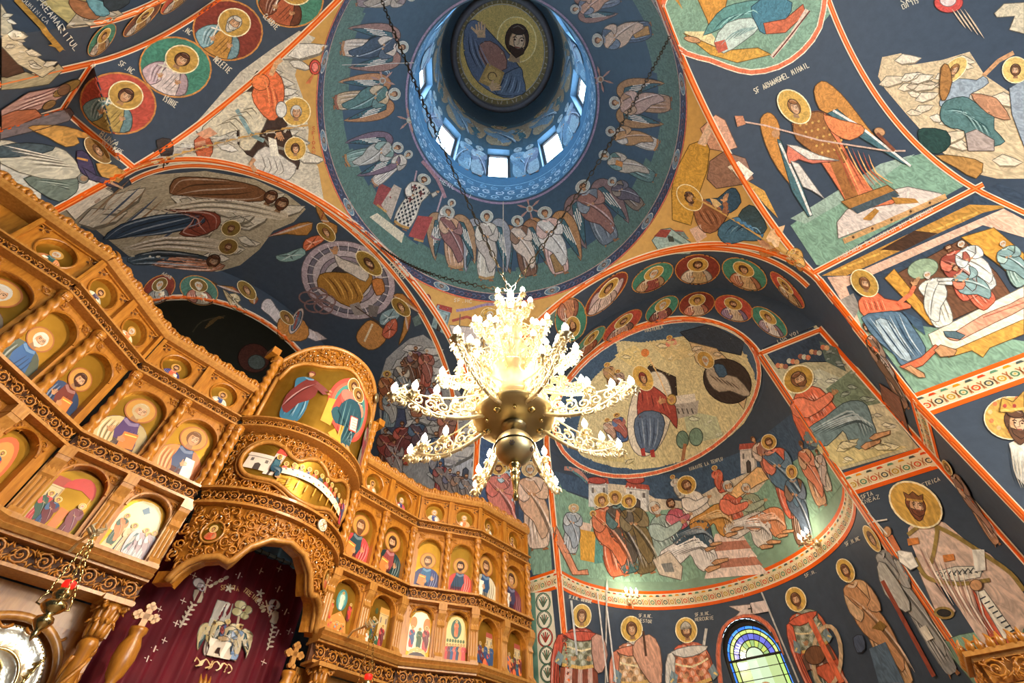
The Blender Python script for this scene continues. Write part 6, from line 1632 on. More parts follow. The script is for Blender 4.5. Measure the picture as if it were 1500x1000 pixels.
# ================= dome: the heavenly procession
dm = [dome]
for F, H, r_, m_, kw in (((497, 70), (598, 68), (206, 190, 172), (60, 74, 92), dict(hem=(176, 120, 60), wing=(150, 110, 96), prop='spear')),
  ((487, 150), (586, 136), (190, 160, 120), (84, 120, 116), dict(hem=(150, 84, 50), wing=(176, 120, 70))),
  ((503, 236), (590, 214), (120, 150, 140), (176, 170, 160), dict(hem=(170, 120, 60), wing=(120, 96, 110), lean=.1)),
  ((520, 0), (610, -8), (150, 130, 130), (170, 156, 140), dict()),
  ((545, 270), (603, 222), (200, 190, 176), None, dict(hem=(180, 130, 90), w=.9)),
  ((636, 352), (664, 292), (206, 200, 190), (190, 180, 172), dict(hem=(150, 100, 110))),
  ((668, 396), (655, 302), (196, 150, 110), (140, 90, 84), dict(hem=(176, 130, 80), wing=(170, 130, 90), lean=-.25, w=1.1)),
  ((712, 412), (713, 308), (206, 196, 178), (186, 172, 160), dict(hem=(180, 140, 80), wing=(150, 150, 156), prop='spear')),
  ((777, 406), (756, 316), (124, 84, 56), (206, 186, 168), dict(wing=(160, 108, 66), w=1.1)),
  ((822, 403), (796, 303), (206, 166, 152), (212, 206, 198), dict(und=(160, 120, 60), wing=(176, 124, 66), w=1.2)),
  ((896, 357), (850, 265), (110, 120, 130), (150, 100, 84), dict(wing=(130, 100, 96), w=1.3, lean=.1)),
  ((960, 262), (878, 224), (96, 130, 124), (190, 176, 156), dict(w=.9, prop='book')),
  ((966, 214), (888, 190), (200, 190, 176), (190, 140, 80), dict(hem=(180, 120, 50))),
  ((985, 152), (893, 150), (176, 134, 96), (190, 156, 140), dict(wing=(170, 124, 70), w=1.2)),
  ((956, 42), (868, 60), (84, 100, 124), (206, 178, 152), dict(und=(190, 140, 60), w=1.3)),
  ((910, -4), (836, 14), (110, 120, 140), (196, 150, 120), dict(wing=(150, 110, 96))),
  ((940, 305), (893, 262), (130, 110, 90), (100, 90, 100), dict(w=1.3))):
    cv = W(8, .0004, .006, dm); kw = dict(kw)
    stand(cv, F, H, r_, m_, (96, 60, 40), (176, 180, 170), kw.pop('beard', 0), kw.pop('w', 1.05), hal_line=(212, 214, 206), **kw); cv.build('painted_angel', dome)
# thin seraphim
for x, y in ((880, 116), (776, 306), (692, 268), (560, 118), (600, 176)):
    cv = W(8, .0004, .006, dm)
    for k in range(6): a = k*pi/3+.3; cv.poly([(x, y), (x+14*cos(a-.12), y+14*sin(a-.12)), (x+20*cos(a), y+20*sin(a)), (x+14*cos(a+.12), y+14*sin(a+.12))], (170, 128, 116))
    cv.ell((x, y), (5, 0), (0, 5), (170, 170, 160), 12); cv.ell((x, y), (3, 0), (0, 3.4), (150, 108, 80), 10); cv.build('painted_seraph', dome)
# altar and the checked bishop
cv = W(8, .0004, .006, dm)
cv.poly([(541, 318), (552, 312), (592, 342), (588, 356)], (214, 200, 170)); cv.poly([(556, 268), (577, 278), (566, 312), (546, 298)], (150, 54, 46)); cv.poly([(577, 270), (588, 276), (572, 322), (558, 300)], (190, 170, 150))
cv.poly([(612, 316), (634, 318), (620, 352), (598, 346)], (166, 58, 48)); cv.line([(606, 350), (620, 354)], 3, (190, 140, 60)); cv.line([(552, 300), (566, 311)], 3, (190, 140, 60))
cv.line([(618, 236), (640, 262), (652, 290)], 5, (160, 120, 130), 2); cv.line([(610, 250), (600, 300)], 2.4, (176, 150, 160)); cv.line([(648, 284), (640, 310)], 2.4, (176, 150, 160))
cv.build('painted_altar', dome)
cv = W(6, .0004, .009, dm)
stand(cv, (585, 334), (624, 256), (214, 204, 186), None, (90, 54, 34), (176, 180, 170), 1, 1.35, pat=(34, 40, 50), arm=3, hem=(190, 140, 60), hal_line=(212, 214, 206))
for x, y in ((606, 275), (600, 292), (616, 284)): cv.line([(x, y-4), (x-1, y+5)], 2, (110, 40, 34)); cv.line([(x-4, y-1), (x+4, y+1)], 2, (110, 40, 34))
cv.build('painted_bishop', dome, label='bishop in a black-and-white checked robe')
cv = W(8, .0004, .004, dm)
for a, b, s_ in (((642, 266), (690, 292), 'HERUVIMI'), ((612, 190), (628, 230), 'SERAFIMI'), ((560, 96), (566, 112), 'SF')): text(cv, s_, a, b, 6, (190, 206, 210), .16)
cv.build('painted_inscription', dome)
# ================= roundels
def roundel(c, A, B, bg, rb, mt, hair=HRB, beard=0, prop='cross', wing=None, halo=(190, 146, 50), nm='painted_roundel_saint', lab=None, hat=None):
    cv = W(8, .0004); bust(cv, c, A, B, rb, mt, hair, beard, bg, (196, 130, 50), halo, prop, hat, .05, wing); return cv.build(nm, label=lab)
RB = (126, 44, 26); RG = (64, 130, 108); RR = (184, 62, 34)
roundel((173, 151), (47, 26), (28, -37), RR, (176, 146, 70), (120, 160, 166), prop='cross', lab='roundel of a curly-haired saint on red')
roundel((256, 98), (45, 26), (28, -36), RG, (214, 196, 190), (200, 170, 176), lab='roundel of a young saint on green')
roundel((333, 44), (43, 26), (28, -36), RB, (186, 130, 40), (130, 170, 180), GREY, 2, lab='roundel of a grey-bearded saint on maroon')
roundel((424, -2), (42, 24), (26, -34), RG, (170, 80, 34), (120, 60, 30))
for c, A, B, bg, k in (((148, 57), (20, -10), (6, -22), RG, 0), ((207, 27), (26, -16), (10, -20), (120, 70, 50), 1), ((262, -6), (26, -16), (10, -20), RR, 0)): roundel(c, A, B, bg, (186, 140, 80), (190, 170, 150), beard=k)
for c, bg, rb, mt, A, B, kw in (((836, 468), RG, (196, 130, 90), (180, 110, 80), (22, -12), (8, 30), {}), ((888, 430), RB, (214, 190, 176), (206, 180, 170), (30, -18), (10, -27), dict(wing=(196, 170, 170), prop=None)),
   ((956, 406), RG, (150, 70, 60), (190, 150, 110), (30, -8), (6, -21), dict(beard=2, hair=GREY)), ((1022, 394), RB, (190, 160, 110), (206, 190, 170), (33, 0), (2, -22), dict(beard=1)), ((1091, 401), RG, (206, 170, 120), (190, 120, 80), (33, 8), (-3, -23), {}),
   ((1154, 424), RR, (196, 160, 110), (180, 140, 96), (24, 18), (-8, -20), dict(beard=1)), ((864, 502), (90, 140, 116), (180, 100, 60), (190, 90, 50), (22, -14), (8, -20), {}), ((912, 477), RR, (190, 150, 130), (150, 110, 96), (28, -14), (6, -19), dict(beard=1)),
   ((970, 453), RG, (170, 100, 90), (120, 60, 50), (24, -8), (4, -18), dict(beard=2, hair=GREY)), ((1021, 446), RB, (190, 160, 130), (190, 110, 80), (26, -2), (2, -18), {}), ((1075, 452), RR, (206, 180, 150), (150, 120, 150), (28, 5), (-2, -19), dict(beard=1)), ((1127, 472), RG, (214, 200, 190), (160, 130, 140), (26, 11), (-5, -20), {})):
    kw = dict(kw); roundel(c, A, B, bg, rb, mt, kw.pop('hair', HRB), kw.pop('beard', 0), **kw)
for c, bg, rb, mt, A, B, hr_, bd in (((232, 424), RB, (176, 176, 170), (150, 150, 150), (24, -4), (4, -21), GREY, 2), ((291, 425), (74, 120, 108), (190, 180, 160), (190, 120, 100), (28, 4), (-2, -21), GREY, 2)): roundel(c, A, B, bg, rb, mt, hr_, bd, 'scroll', halo=(120, 92, 34))
cv = W(8, .0004)
for a, b, s_, h in (((257, 38), (278, 52), 'SF.MC', 8), ((171, 94), (193, 109), 'SF.MC', 8), ((311, 88), (334, 108), 'MELETIE', 9), ((236, 146), (256, 158), 'ISIHIE', 9), ((384, 24), (404, 44), 'CLAUDIE', 8), ((146, 197), (170, 216), 'BUNA', 8), ((1106, 138), (1186, 98), 'SF ARHANGHEL MIHAIL', 8), ((1320, 8), (1352, -4), 'SAMAR', 8), ((1322, 14), (1346, 4), 'LUI IIS', 7),
   ((1226, 383), (1368, 309), 'VINDECAREA SLABANOGULUI DIN CAPERNAUM', 6), ((516, 337), (540, 358), 'BUN IUBIREA', 6), ((570, 387), (592, 410), 'CERULUI', 7), ((236, 402), (250, 410), 'AGAB', 5), ((956, 868), (946, 862), '', 5)):
    if s_: text(cv, s_, a, b, h, (214, 208, 192), .17)
cv.build('painted_inscription', mat='fresco_line')
cv = W(8, .0004)
for a, b, s_, h in (((1140, 503), (1172, 488), 'LUA VOI', 5), ((832, 876), (866, 884), 'SF.M.MC. GHEORGHE', 5), ((935, 904), (956, 905), 'SF.M.MC.', 5), ((934, 911), (955, 913), 'NESTOR', 5), ((1018, 903), (1042, 900), 'SF.M.MC.', 5), ((1018, 910), (1046, 907), 'MERCURIE', 5), ((1180, 846), (1198, 838), 'SF.M.', 5), ((1240, 800), (1262, 790), 'SF.M.MC', 6), ((1262, 732), (1280, 725), 'SFTA', 6), ((1262, 740), (1290, 730), 'CNEAZ', 6), ((1348, 716), (1378, 704), 'PETRICA', 6), ((945, 486), (972, 480), 'NASTEREA', 6), ((1010, 690), (1060, 674), 'INAINTE LA TEMPLU', 5), ((850, 692), (900, 700), 'INTAMPINAREA', 4), ((664, 442), (692, 444), 'SF.MC', 5)):
    text(cv, s_, a, b, h, (214, 208, 192), .17)
cv.build('painted_inscription', mat='fresco_line')
# ================= north-east pendentive: evangelist and scribe in a cave
def f(cv):
    rocks(cv, [(228, 247), (262, 206), (300, 165), (352, 105), (400, 70), (438, 45), (462, 55), (440, 80), (432, 110), (446, 150), (452, 190), (450, 215), (466, 245), (474, 292), (440, 290), (380, 252), (300, 238)], (196, 188, 170), 3)
    cv.poly([(376, 104), (352, 150), (348, 210), (382, 236), (436, 248), (434, 222), (424, 190), (404, 150), (392, 112)], (64, 44, 34), 2)
    cv.poly([(284, 206), (300, 198), (312, 212), (306, 232), (290, 232)], (200, 92, 40), 2)
seg_canvas(f, 'painted_cave', label='pale rocky cave on the gold pendentive')
def f(cv):
    cv.poly([(300, 196), (296, 186), (322, 164), (346, 140), (372, 134), (392, 160), (384, 190), (366, 220), (350, 214), (350, 190), (322, 200)], (206, 196, 170), 2)
    cv.poly([(368, 138), (380, 108), (396, 100), (412, 114), (416, 140), (408, 170), (394, 176), (378, 160)], (226, 104, 34), 2)
    cv.ell((381, 120), (13, 2), (-2, 12), (232, 116, 40)); cv.line([(396, 110), (404, 92), (412, 86)], 7, (214, 160, 110)); cv.line([(346, 160), (366, 196), (386, 206)], 6, (130, 160, 164))
    for i in range(5): cv.line([(314+10*i, 186-6*i), (336+8*i, 178-5*i), (352+6*i, 196-7*i)], 1.8, (120, 110, 90), 2, taper=True)
    for i in range(4): cv.line([(386+5*i, 112+6*i), (392+5*i, 134+6*i), (394+4*i, 156+4*i)], 1.8, (170, 66, 24) if i % 2 else (246, 150, 80), 2, taper=True)
    cv.poly([(286, 196), (306, 186), (318, 196), (300, 204)], (214, 150, 110)); cv.poly([(284, 210), (300, 206), (302, 214), (286, 216)], (214, 150, 110))
    head(T(cv, (433, 164), (20, 0), (0, -20)), 0, 0, .85, (206, 204, 200), HALO, (206, 150, 104), 0, .3)
    cv.ell((411, 160), (8, 0), (0, 12), (214, 212, 206)); hand(T(cv, (408, 196), (9, 5), (-3, 9)), 0, 0, .8, (206, 150, 104), -.6)
seg_canvas(f, 'painted_evangelist', label='evangelist in orange dictating')
def f(cv):
    cv.poly([(370, 230), (388, 214), (404, 222), (424, 236), (434, 244), (424, 262), (396, 266), (376, 252)], (206, 200, 190), 2); cv.poly([(392, 200), (404, 204), (408, 228), (396, 228)], (232, 226, 210))
    for i in range(4): cv.line([(382+9*i, 226+2*i), (388+9*i, 244+2*i), (380+9*i, 256)], 1.6, (130, 124, 114), 2, taper=True)
    head(T(cv, (432, 218), (16, 0), (0, -17)), 0, 0, .8, HRB, HALO, (206, 150, 104), 0, .3); cv.line([(372, 232), (366, 240), (374, 250)], 6, (200, 148, 104))
seg_canvas(f, 'painted_scribe')
def f(cv):
    cv.ell((461, 98), (8, 0), (0, 11), (200, 60, 44)); cv.ell((461, 98), (5, 0), (0, 7), (226, 120, 110))
    for dx in (-8, -4, 0): cv.line([(459, 108), (453+dx*.6, 122)], 1.6, (200, 110, 60))
    for i, ch in enumerate('SFIOAN'): text(cv, ch, (456, 190+7*i), (462, 190+7*i), 5, (190, 80, 40), .2)
seg_canvas(f, 'painted_sun_disc')
def f(cv):
    cv.poly([(228, 205), (248, 203), (254, 222), (244, 240), (234, 224)], (70, 60, 56), 2); cv.line([(236, 214), (224, 222)], 3, (70, 60, 56)); cv.line([(240, 236), (238, 246)], 2, (60, 50, 46))
seg_canvas(f, 'painted_eagle')
# ================= south-west pendentive: evangelist writing
def f(cv):
    cv.poly([(990, 250), (1010, 212), (1042, 200), (1036, 250), (1022, 290), (1012, 330), (985, 322), (984, 280)], (196, 146, 30), 1)
    house(cv, [(962, 348), (1010, 350), (1000, 338), (970, 336)], (140, 166, 164)); cv.poly([(955, 352), (968, 336), (982, 334), (1022, 362), (1010, 372), (968, 372)], (146, 172, 170)); cv.line([(970, 340), (1015, 366)], 3, (90, 120, 120)); cv.poly([(958, 346), (968, 336), (984, 336), (976, 348)], (140, 54, 44)); cv.poly([(978, 346), (986, 346), (988, 354), (980, 354)], (60, 66, 60))
    cv.poly([(1026, 188), (1048, 168), (1062, 176), (1080, 216), (1062, 222), (1040, 218)], (206, 150, 120)); cv.poly([(1022, 210), (1038, 178), (1046, 184), (1034, 214)], (226, 190, 160))
    cv.poly([(1040, 236), (1060, 222), (1092, 232), (1104, 262), (1088, 270), (1050, 276), (1036, 262)], (150, 110, 90)); cv.poly([(1066, 244), (1082, 236), (1104, 254), (1090, 268)], (236, 226, 206)); cv.line([(1072, 248), (1082, 262)], 1.3, (110, 90, 80)); cv.line([(1080, 244), (1090, 258)], 1.3, (110, 90, 80))
    cv.poly([(1010, 336), (1028, 328), (1036, 346), (1022, 356)], (206, 170, 150)); cv.poly([(1090, 262), (1120, 280), (1140, 320), (1120, 300)], (206, 150, 50)); cv.poly([(1130, 336), (1150, 330), (1140, 362), (1112, 368)], (224, 180, 130)); cv.poly([(1112, 368), (1140, 362), (1146, 372), (1116, 378)], (190, 120, 50))
seg_canvas(f, 'painted_desk_and_buildings')
def f(cv):
    cv.poly([(1016, 300), (1024, 290), (1046, 298), (1066, 296), (1068, 312), (1050, 338), (1032, 340), (1020, 324)], (150, 92, 56), 2)
    cv.poly([(1034, 292), (1052, 290), (1066, 278), (1078, 276), (1086, 296), (1070, 312), (1052, 306)], (44, 76, 100), 2)
    cv.poly([(1052, 344), (1058, 328), (1080, 318), (1102, 322), (1118, 336), (1114, 352), (1090, 352), (1066, 358)], (66, 112, 142), 2); cv.poly([(1082, 316), (1098, 300), (1112, 310), (1124, 334), (1112, 344), (1096, 332)], (52, 72, 78), 2)
    for i in range(6): cv.line([(1062+8*i, 344-2*i), (1074+7*i, 330+1*i), (1090+5*i, 338+i)], 1.8, (120, 160, 184) if i % 2 else (36, 66, 90), 2, taper=True); cv.line([(1022+5*i, 304+i), (1030+5*i, 320), (1040+3*i, 330)], 1.5, (190, 130, 90) if i % 2 else (90, 50, 30), 2, taper=True)
    cv.line([(1058, 322), (1064, 304), (1062, 296)], 7, (150, 92, 56)); hand(T(cv, (1063, 292), (8, -3), (2, -9)), 0, 0, .8, SKIN, .2)
    cv.poly([(1040, 290), (1050, 292), (1058, 300), (1048, 306)], (206, 170, 110)); cv.poly([(1110, 350), (1122, 352), (1130, 362), (1116, 360)], (206, 150, 110))
    head(T(cv, (1011, 290), (19, 4), (-3, -19)), 0, 0, .8, (80, 52, 38), (200, 150, 40), (196, 146, 100), 1, .4)
seg_canvas(f, 'painted_evangelist', label='evangelist in blue writing, beside a gold ground')
seg_canvas(lambda cv: (cv.ell((1164, 376), (12, 4), (-4, 12), (206, 150, 60)), stand(cv, (1178, 396), (1160, 366), (190, 130, 50), (206, 150, 60), w=1.5)), 'painted_small_angel')
# ================= south-east pendentive
def f(cv):
    house(cv, [(632, 478), (652, 490), (662, 452), (640, 446)], (130, 160, 170), (150, 50, 44)); cv.ell((626, 440), (5, 0), (0, 9), (170, 60, 60)); cv.poly([(658, 476), (700, 480), (712, 520), (700, 545), (668, 510)], (196, 186, 186)); cv.line([(662, 470), (684, 464), (700, 470)], 4, (160, 70, 60)); cv.line([(674, 460), (672, 500)], 1.5, (120, 100, 90))
    cv.poly([(820, 440), (812, 470), (806, 480), (800, 452)], (96, 120, 110)); head(T(cv, (716, 463), (12, 0), (0, -12)), 0, 0, .8, (120, 120, 120)); cv.line([(668, 455), (690, 452), (712, 446), (740, 446)], 4, (150, 130, 170), 2)
seg_canvas(f, 'painted_city')
P_('painted_evangelist', (735, 545), (716, 452), (150, 160, 170), (190, 190, 196), GREY, HALO, 2, 1.3)
# ================= east arm vault: mourners on the left, Christ in glory in the centre, crowds on the right
def f(cv):
    rocks(cv, [(222, 256), (300, 250), (372, 262), (420, 284), (448, 306), (430, 325), (400, 338), (380, 365), (352, 388), (318, 398), (256, 390), (205, 388), (120, 320), (150, 290)], (168, 156, 132), 5)
    for i in range(12): cv.line([(130+8*i, 318+4*i), (160+9*i, 290+4*i), (190+8*i, 262+5*i)], 3, [(140, 110, 80), (176, 160, 140), (70, 84, 110)][i % 3], 2, taper=True)
seg_canvas(f, 'painted_rocks')
def lying(nm, pts, col, hd, hr_=HRB, halo=None, lab=None):
    cv = W(8); cv.poly(pts, col, 2); n = len(pts); a, b = pts[0], pts[n//2]
    for i in range(5):
        t_ = (i+.5)/5; p = [(pts[j][0]*(1-t_)+pts[-1-j][0]*t_, pts[j][1]*(1-t_)+pts[-1-j][1]*t_) for j in range(n//2)]
        if len(p) > 1: cv.line(p, 2.2, sh(col, .6) if i % 2 else sh(col, 1.4), 3, taper=True)
    if hd: head(T(cv, hd, (13, 4), (6, -11)), 0, 0, .8, hr_, halo, (160, 116, 78), 1, .3)
    return cv.build(nm, label=lab)
lying('painted_kneeling_man', [(248, 282), (254, 262), (276, 258), (330, 262), (376, 272), (392, 286), (382, 294), (330, 294), (270, 286)], (118, 76, 42), (396, 288))
lying('painted_mourner', [(240, 302), (300, 290), (360, 294), (420, 310), (410, 322), (350, 312), (300, 308), (250, 312)], (190, 178, 156), (412, 298))
lying('painted_virgin', [(150, 350), (176, 328), (230, 314), (284, 312), (300, 318), (292, 330), (240, 342), (190, 346)], (40, 62, 86), None)
lying('painted_virgin_mantle', [(240, 306), (300, 308), (322, 316), (318, 334), (286, 346), (262, 342), (276, 330), (290, 318)], (124, 50, 30), (338, 334), HRB, (120, 96, 34))
lying('painted_mourner', [(180, 362), (240, 346), (310, 348), (350, 362), (330, 372), (250, 362), (200, 366)], (184, 170, 150), (334, 361), HRB, (120, 92, 34))
lying('painted_mourner', [(186, 378), (230, 366), (290, 372), (320, 384), (300, 394), (230, 388), (196, 388)], (50, 64, 76), (312, 382))
lying('painted_soldier', [(222, 388), (258, 374), (300, 380), (330, 388), (310, 398), (260, 394)], (166, 110, 80), None)
def f(cv):
    for r_, c_ in ((1, (176, 160, 172)), (.86, (110, 106, 122)), (.76, (190, 178, 186)), (.6, (150, 136, 150)), (.5, (190, 182, 186)), (.38, (66, 60, 66))): cv.ell((510, 410), (66*r_, 26*r_), (-20*r_, 56*r_*.92), c_, 36)
    for i in range(24):
        a = 2*pi*i/24; cv.line([(510+46*cos(a)-12*sin(a), 410+18*cos(a)+38*sin(a)), (510+60*cos(a)-17*sin(a), 410+23*cos(a)+50*sin(a))], 1.2, (216, 210, 214)); cv.layer -= 1
seg_canvas(f, 'painted_glory')
def f(cv):
    cv.poly([(468, 402), (490, 398), (520, 400), (540, 394), (546, 412), (532, 430), (524, 450), (500, 444), (480, 430), (466, 420)], (170, 118, 30), 2)
    cv.poly([(490, 372), (500, 378), (520, 386), (540, 396), (536, 412), (516, 402), (496, 390)], (206, 196, 186), 2)
    for i in range(7): cv.line([(472+8*i, 404+i), (484+8*i, 416+3*i), (496+5*i, 436+i)], 2, (110, 66, 14) if i % 2 else (220, 170, 70), 2, taper=True)
    head(T(cv, (541, 386), (18, 6), (-6, -17)), 0, 0, .82, HRB, (150, 118, 36), (196, 148, 104), 1, .3); hand(T(cv, (491, 368), (8, 0), (0, -9)), 0, 0, .8)
    cv.poly([(545, 410), (560, 408), (564, 426), (552, 432)], (190, 116, 40), 2)
seg_canvas(f, 'painted_christ_in_glory', label='Christ in golden robes within pale rings of light')
cv = W(8)
for dx, dy in ((0, 0), (14, -6), (26, 4), (8, 12), (22, 14)): cv.ring((452+dx, 436+dy), (13, 4), (-4, 8), 2.4, (130, 100, 100), 16)
cv.build('painted_winged_wheels')
def angel(nm, body, col, col2, hd, wings_, lab=None):
    cv = W(8)
    for w_ in wings_: cv.poly(w_, (170, 116, 44), 2); cv.line([w_[0], w_[len(w_)//2]], 3, (190, 170, 160), taper=True); cv.line([w_[1], w_[len(w_)//2]], 2, (140, 60, 44), taper=True)
    cv.poly(body[0], col, 2); cv.poly(body[1], col2, 2)
    for i, b_ in enumerate(body): c0 = (sum(p[0] for p in b_)/len(b_), sum(p[1] for p in b_)/len(b_)); [cv.line([(b_[k][0]*.85+c0[0]*.15, b_[k][1]*.85+c0[1]*.15), c0, (b_[(k+2) % len(b_)][0]*.6+c0[0]*.4, b_[(k+2) % len(b_)][1]*.6+c0[1]*.4)], 1.7, sh((col, col2)[i], 1.45 if k % 2 else .6), 2, taper=True) for k in range(0, len(b_), 1)]
    head(T(cv, hd, (13, 4), (-4, -13)), 0, 0, .82, (120, 74, 40), (140, 108, 34), (196, 148, 104), 0, .3); return cv.build(nm, label=lab)
angel('painted_angel', ([(444, 360), (448, 350), (466, 344), (476, 350), (462, 360), (446, 368)], [(404, 374), (420, 370), (442, 362), (448, 372), (430, 382), (410, 382)]), (206, 100, 50), (130, 166, 166), (478, 340), ([(458, 326), (440, 326), (412, 338), (392, 346), (420, 342), (450, 344)], [(482, 324), (474, 310), (462, 300), (470, 322), (490, 345), (494, 330)]), 'flying angel in orange and pale blue')
angel('painted_angel', ([(556, 470), (560, 458), (580, 450), (586, 462), (574, 474), (560, 476)], [(566, 474), (580, 466), (582, 484), (570, 496), (560, 490)]), (130, 160, 172), (190, 90, 60), (588, 450), ([(576, 432), (590, 430), (608, 446), (622, 462), (600, 450), (584, 442)], [(594, 462), (602, 462), (598, 484), (584, 506), (590, 484)]))
def f(cv):
    cv.poly([(524, 486), (538, 470), (548, 470), (560, 480), (568, 492), (556, 508), (540, 512), (524, 500)], (190, 130, 60), 2); cv.line([(534, 500), (546, 474)], 3, (226, 210, 180)); cv.poly([(512, 446), (526, 442), (534, 460), (520, 462)], (150, 140, 136)); cv.poly([(540, 446), (556, 448), (552, 464), (540, 462)], (120, 112, 110)); cv.poly([(604, 466), (614, 460), (618, 474), (608, 478)], (96, 116, 116)); cv.line([(520, 448), (560, 476)], 1.6, (80, 60, 50))
seg_canvas(f, 'painted_lion_and_ox')
def f(cv):
    cv.poly([(382, 452), (386, 440), (396, 438), (404, 450), (414, 462), (420, 474), (408, 476), (394, 462)], (206, 196, 196), 2); cv.poly([(446, 480), (466, 486), (480, 496), (462, 500), (444, 492)], (200, 186, 186)); cv.poly([(408, 468), (422, 460), (446, 470), (452, 490), (440, 500), (412, 496), (406, 482)], (184, 118, 34), 2)
    cv.ell((434, 470), (7, 3), (-9, 19), (196, 180, 176), 18); cv.ell((434, 470), (4.5, 2), (-7, 15), (90, 110, 130), 18); cv.line([(438, 456), (430, 482)], 3, (150, 70, 60)); head(T(cv, (420, 466), (11, 3), (-3, -11)), 0, 0, .75, HRB, (140, 100, 30))
seg_canvas(f, 'painted_virgin_of_the_sign')
angel('painted_flying_angel', ([(330, 434), (345, 430), (352, 440), (340, 446)], [(326, 424), (340, 436), (352, 448), (362, 458), (350, 456), (336, 446)]), (206, 190, 150), (190, 170, 130), (361, 426), ([(318, 418), (340, 420), (352, 430), (330, 424), (310, 412)], [(372, 432), (378, 438), (372, 446), (364, 440)]))
cv = W(9); cv.line([(282, 486), (296, 470), (330, 462)], 2, (70, 64, 50), 3)
for k in range(4): cv.line([(300+2*k, 480-3*k), (312+3*k, 472-3*k), (316+4*k, 465)], 2, (100, 76, 40))
cv.ell((372, 524), (22, 8), (-8, 20), (80, 40, 30)); cv.ell((376, 530), (12, 4), (-4, 10), (90, 100, 96)); cv.build('painted_dark_conch_figure')
def f(cv):
    rocks(cv, [(556, 600), (555, 560), (566, 525), (580, 512), (600, 496), (620, 490), (634, 500), (650, 520), (664, 560), (690, 600), (700, 640), (700, 720), (660, 730), (600, 700), (560, 660)], (150, 152, 156), 8)
    cv.poly([(560, 560), (572, 556), (590, 580), (596, 620), (580, 640), (560, 620)], (70, 80, 110), 1)
seg_canvas(f, 'painted_mountain')
for i, (x, y, r_, m_) in enumerate(((600, 520, BRN, (110, 84, 70)), (608, 512, PURP, BRN), (588, 534, (90, 90, 96), PALE), (624, 516, (170, 80, 60), (150, 90, 80)), (566, 550, (196, 120, 50), (150, 84, 50)), (590, 548, (110, 120, 136), (140, 150, 160)), (612, 560, (170, 110, 80), (120, 70, 60)), (572, 575, (130, 150, 160), (170, 170, 170)), (635, 565, (120, 120, 150), (150, 70, 60)))):
    P_('painted_apostle', (x-2, y+52), (x+2, y-8), r_, m_, HRB if i % 3 else GREY, None if i != 4 else HALO, 1, 1.25, legs=False)
for i, (x, y, r_, m_) in enumerate(((566, 640, BRN, (150, 60, 50)), (590, 630, REDD, (120, 60, 60)), (612, 625, BLUE, (100, 80, 90)), (640, 645, (60, 90, 130), (150, 150, 160)), (578, 655, (120, 44, 40), (160, 150, 150)), (655, 610, (170, 90, 70), (140, 100, 90)))):
    P_('painted_apostle', (x, y+52), (x, y-16), r_, m_, HRB, None, i % 2, 1.3, arm=i % 4)
def f(cv):
    house(cv, [(664, 700), (698, 706), (702, 664), (668, 660)], (170, 176, 190), (150, 150, 160), (70, 80, 100)); house(cv, [(640, 690), (664, 700), (668, 676), (644, 670)], (186, 188, 196), (160, 160, 170), (80, 84, 100))
seg_canvas(f, 'painted_buildings')
for x, y, c_ in ((646, 680, (150, 60, 60)), (660, 690, (90, 90, 120)), (672, 694, (140, 100, 80)), (684, 698, (110, 120, 140))): P_('painted_apostle', (x, y+50), (x, y-6), c_, (130, 120, 120), HRB, None, 1, 1.3)
# strip of wall behind the chandelier
def f(cv):
    cv.poly([(703, 640), (756, 650), (756, 800), (700, 800)], (60, 84, 120)); cv.poly([(760, 655), (802, 662), (808, 835), (778, 838), (760, 800)], (58, 84, 116)); cv.poly([(768, 792), (806, 790), (809, 838), (781, 842)], (124, 160, 140))
seg_canvas(f, 'painted_ground')
P_('painted_saint', (740, 790), (728, 676), (186, 74, 60), (196, 110, 96), HRB, HALO, 1, 1.2)
P_('painted_prophet', (790, 806), (776, 676), (214, 190, 170), (206, 170, 140), (196, 190, 180), (206, 180, 130), 1, 1.1, legs=True)
P_('painted_prophet', (744, 740), (738, 680), (160, 190, 200), (200, 110, 96), w=1.3)
# ================= north jamb: annunciation and neighbours
def f(cv):
    cv.poly([(0, 180), (50, 168), (104, 158), (110, 166), (100, 178), (60, 190), (0, 205)], (120, 110, 110))
    cv.poly([(0, 160), (40, 134), (84, 126), (100, 128), (90, 140), (70, 152), (30, 172), (0, 182)], (196, 150, 140), 1)
    cv.ell((96, 128), (20, -9), (-2, 9), (150, 116, 50)); cv.ell((92, 130), (9, -5), (3, 7), (130, 90, 60))
    for i in range(7): cv.line([(2+4*i, 176-5*i), (30+5*i, 160-4*i), (70+3*i, 148-4*i)], 1.8, (230, 200, 190) if i % 2 else (130, 84, 84), 2, taper=True)
    cv.poly([(0, 168), (20, 160), (50, 158), (60, 168), (20, 184), (0, 188)], (180, 100, 60), 1); cv.ell((70, 152), (10, -4), (0, 6), (140, 106, 60))
seg_canvas(f, 'painted_stretched_saint')
def f(cv):
    cv.poly([(0, 232), (60, 250), (110, 290), (130, 296), (166, 280), (116, 250), (60, 258), (60, 300), (0, 270)], (206, 200, 186)); cv.poly([(90, 300), (116, 268), (132, 262), (166, 282), (128, 306), (110, 322)], (216, 206, 190)); cv.line([(118, 288), (128, 282)], 4, (176, 150, 130)); cv.line([(138, 296), (146, 290)], 4, (176, 150, 130))
seg_canvas(f, 'painted_building')
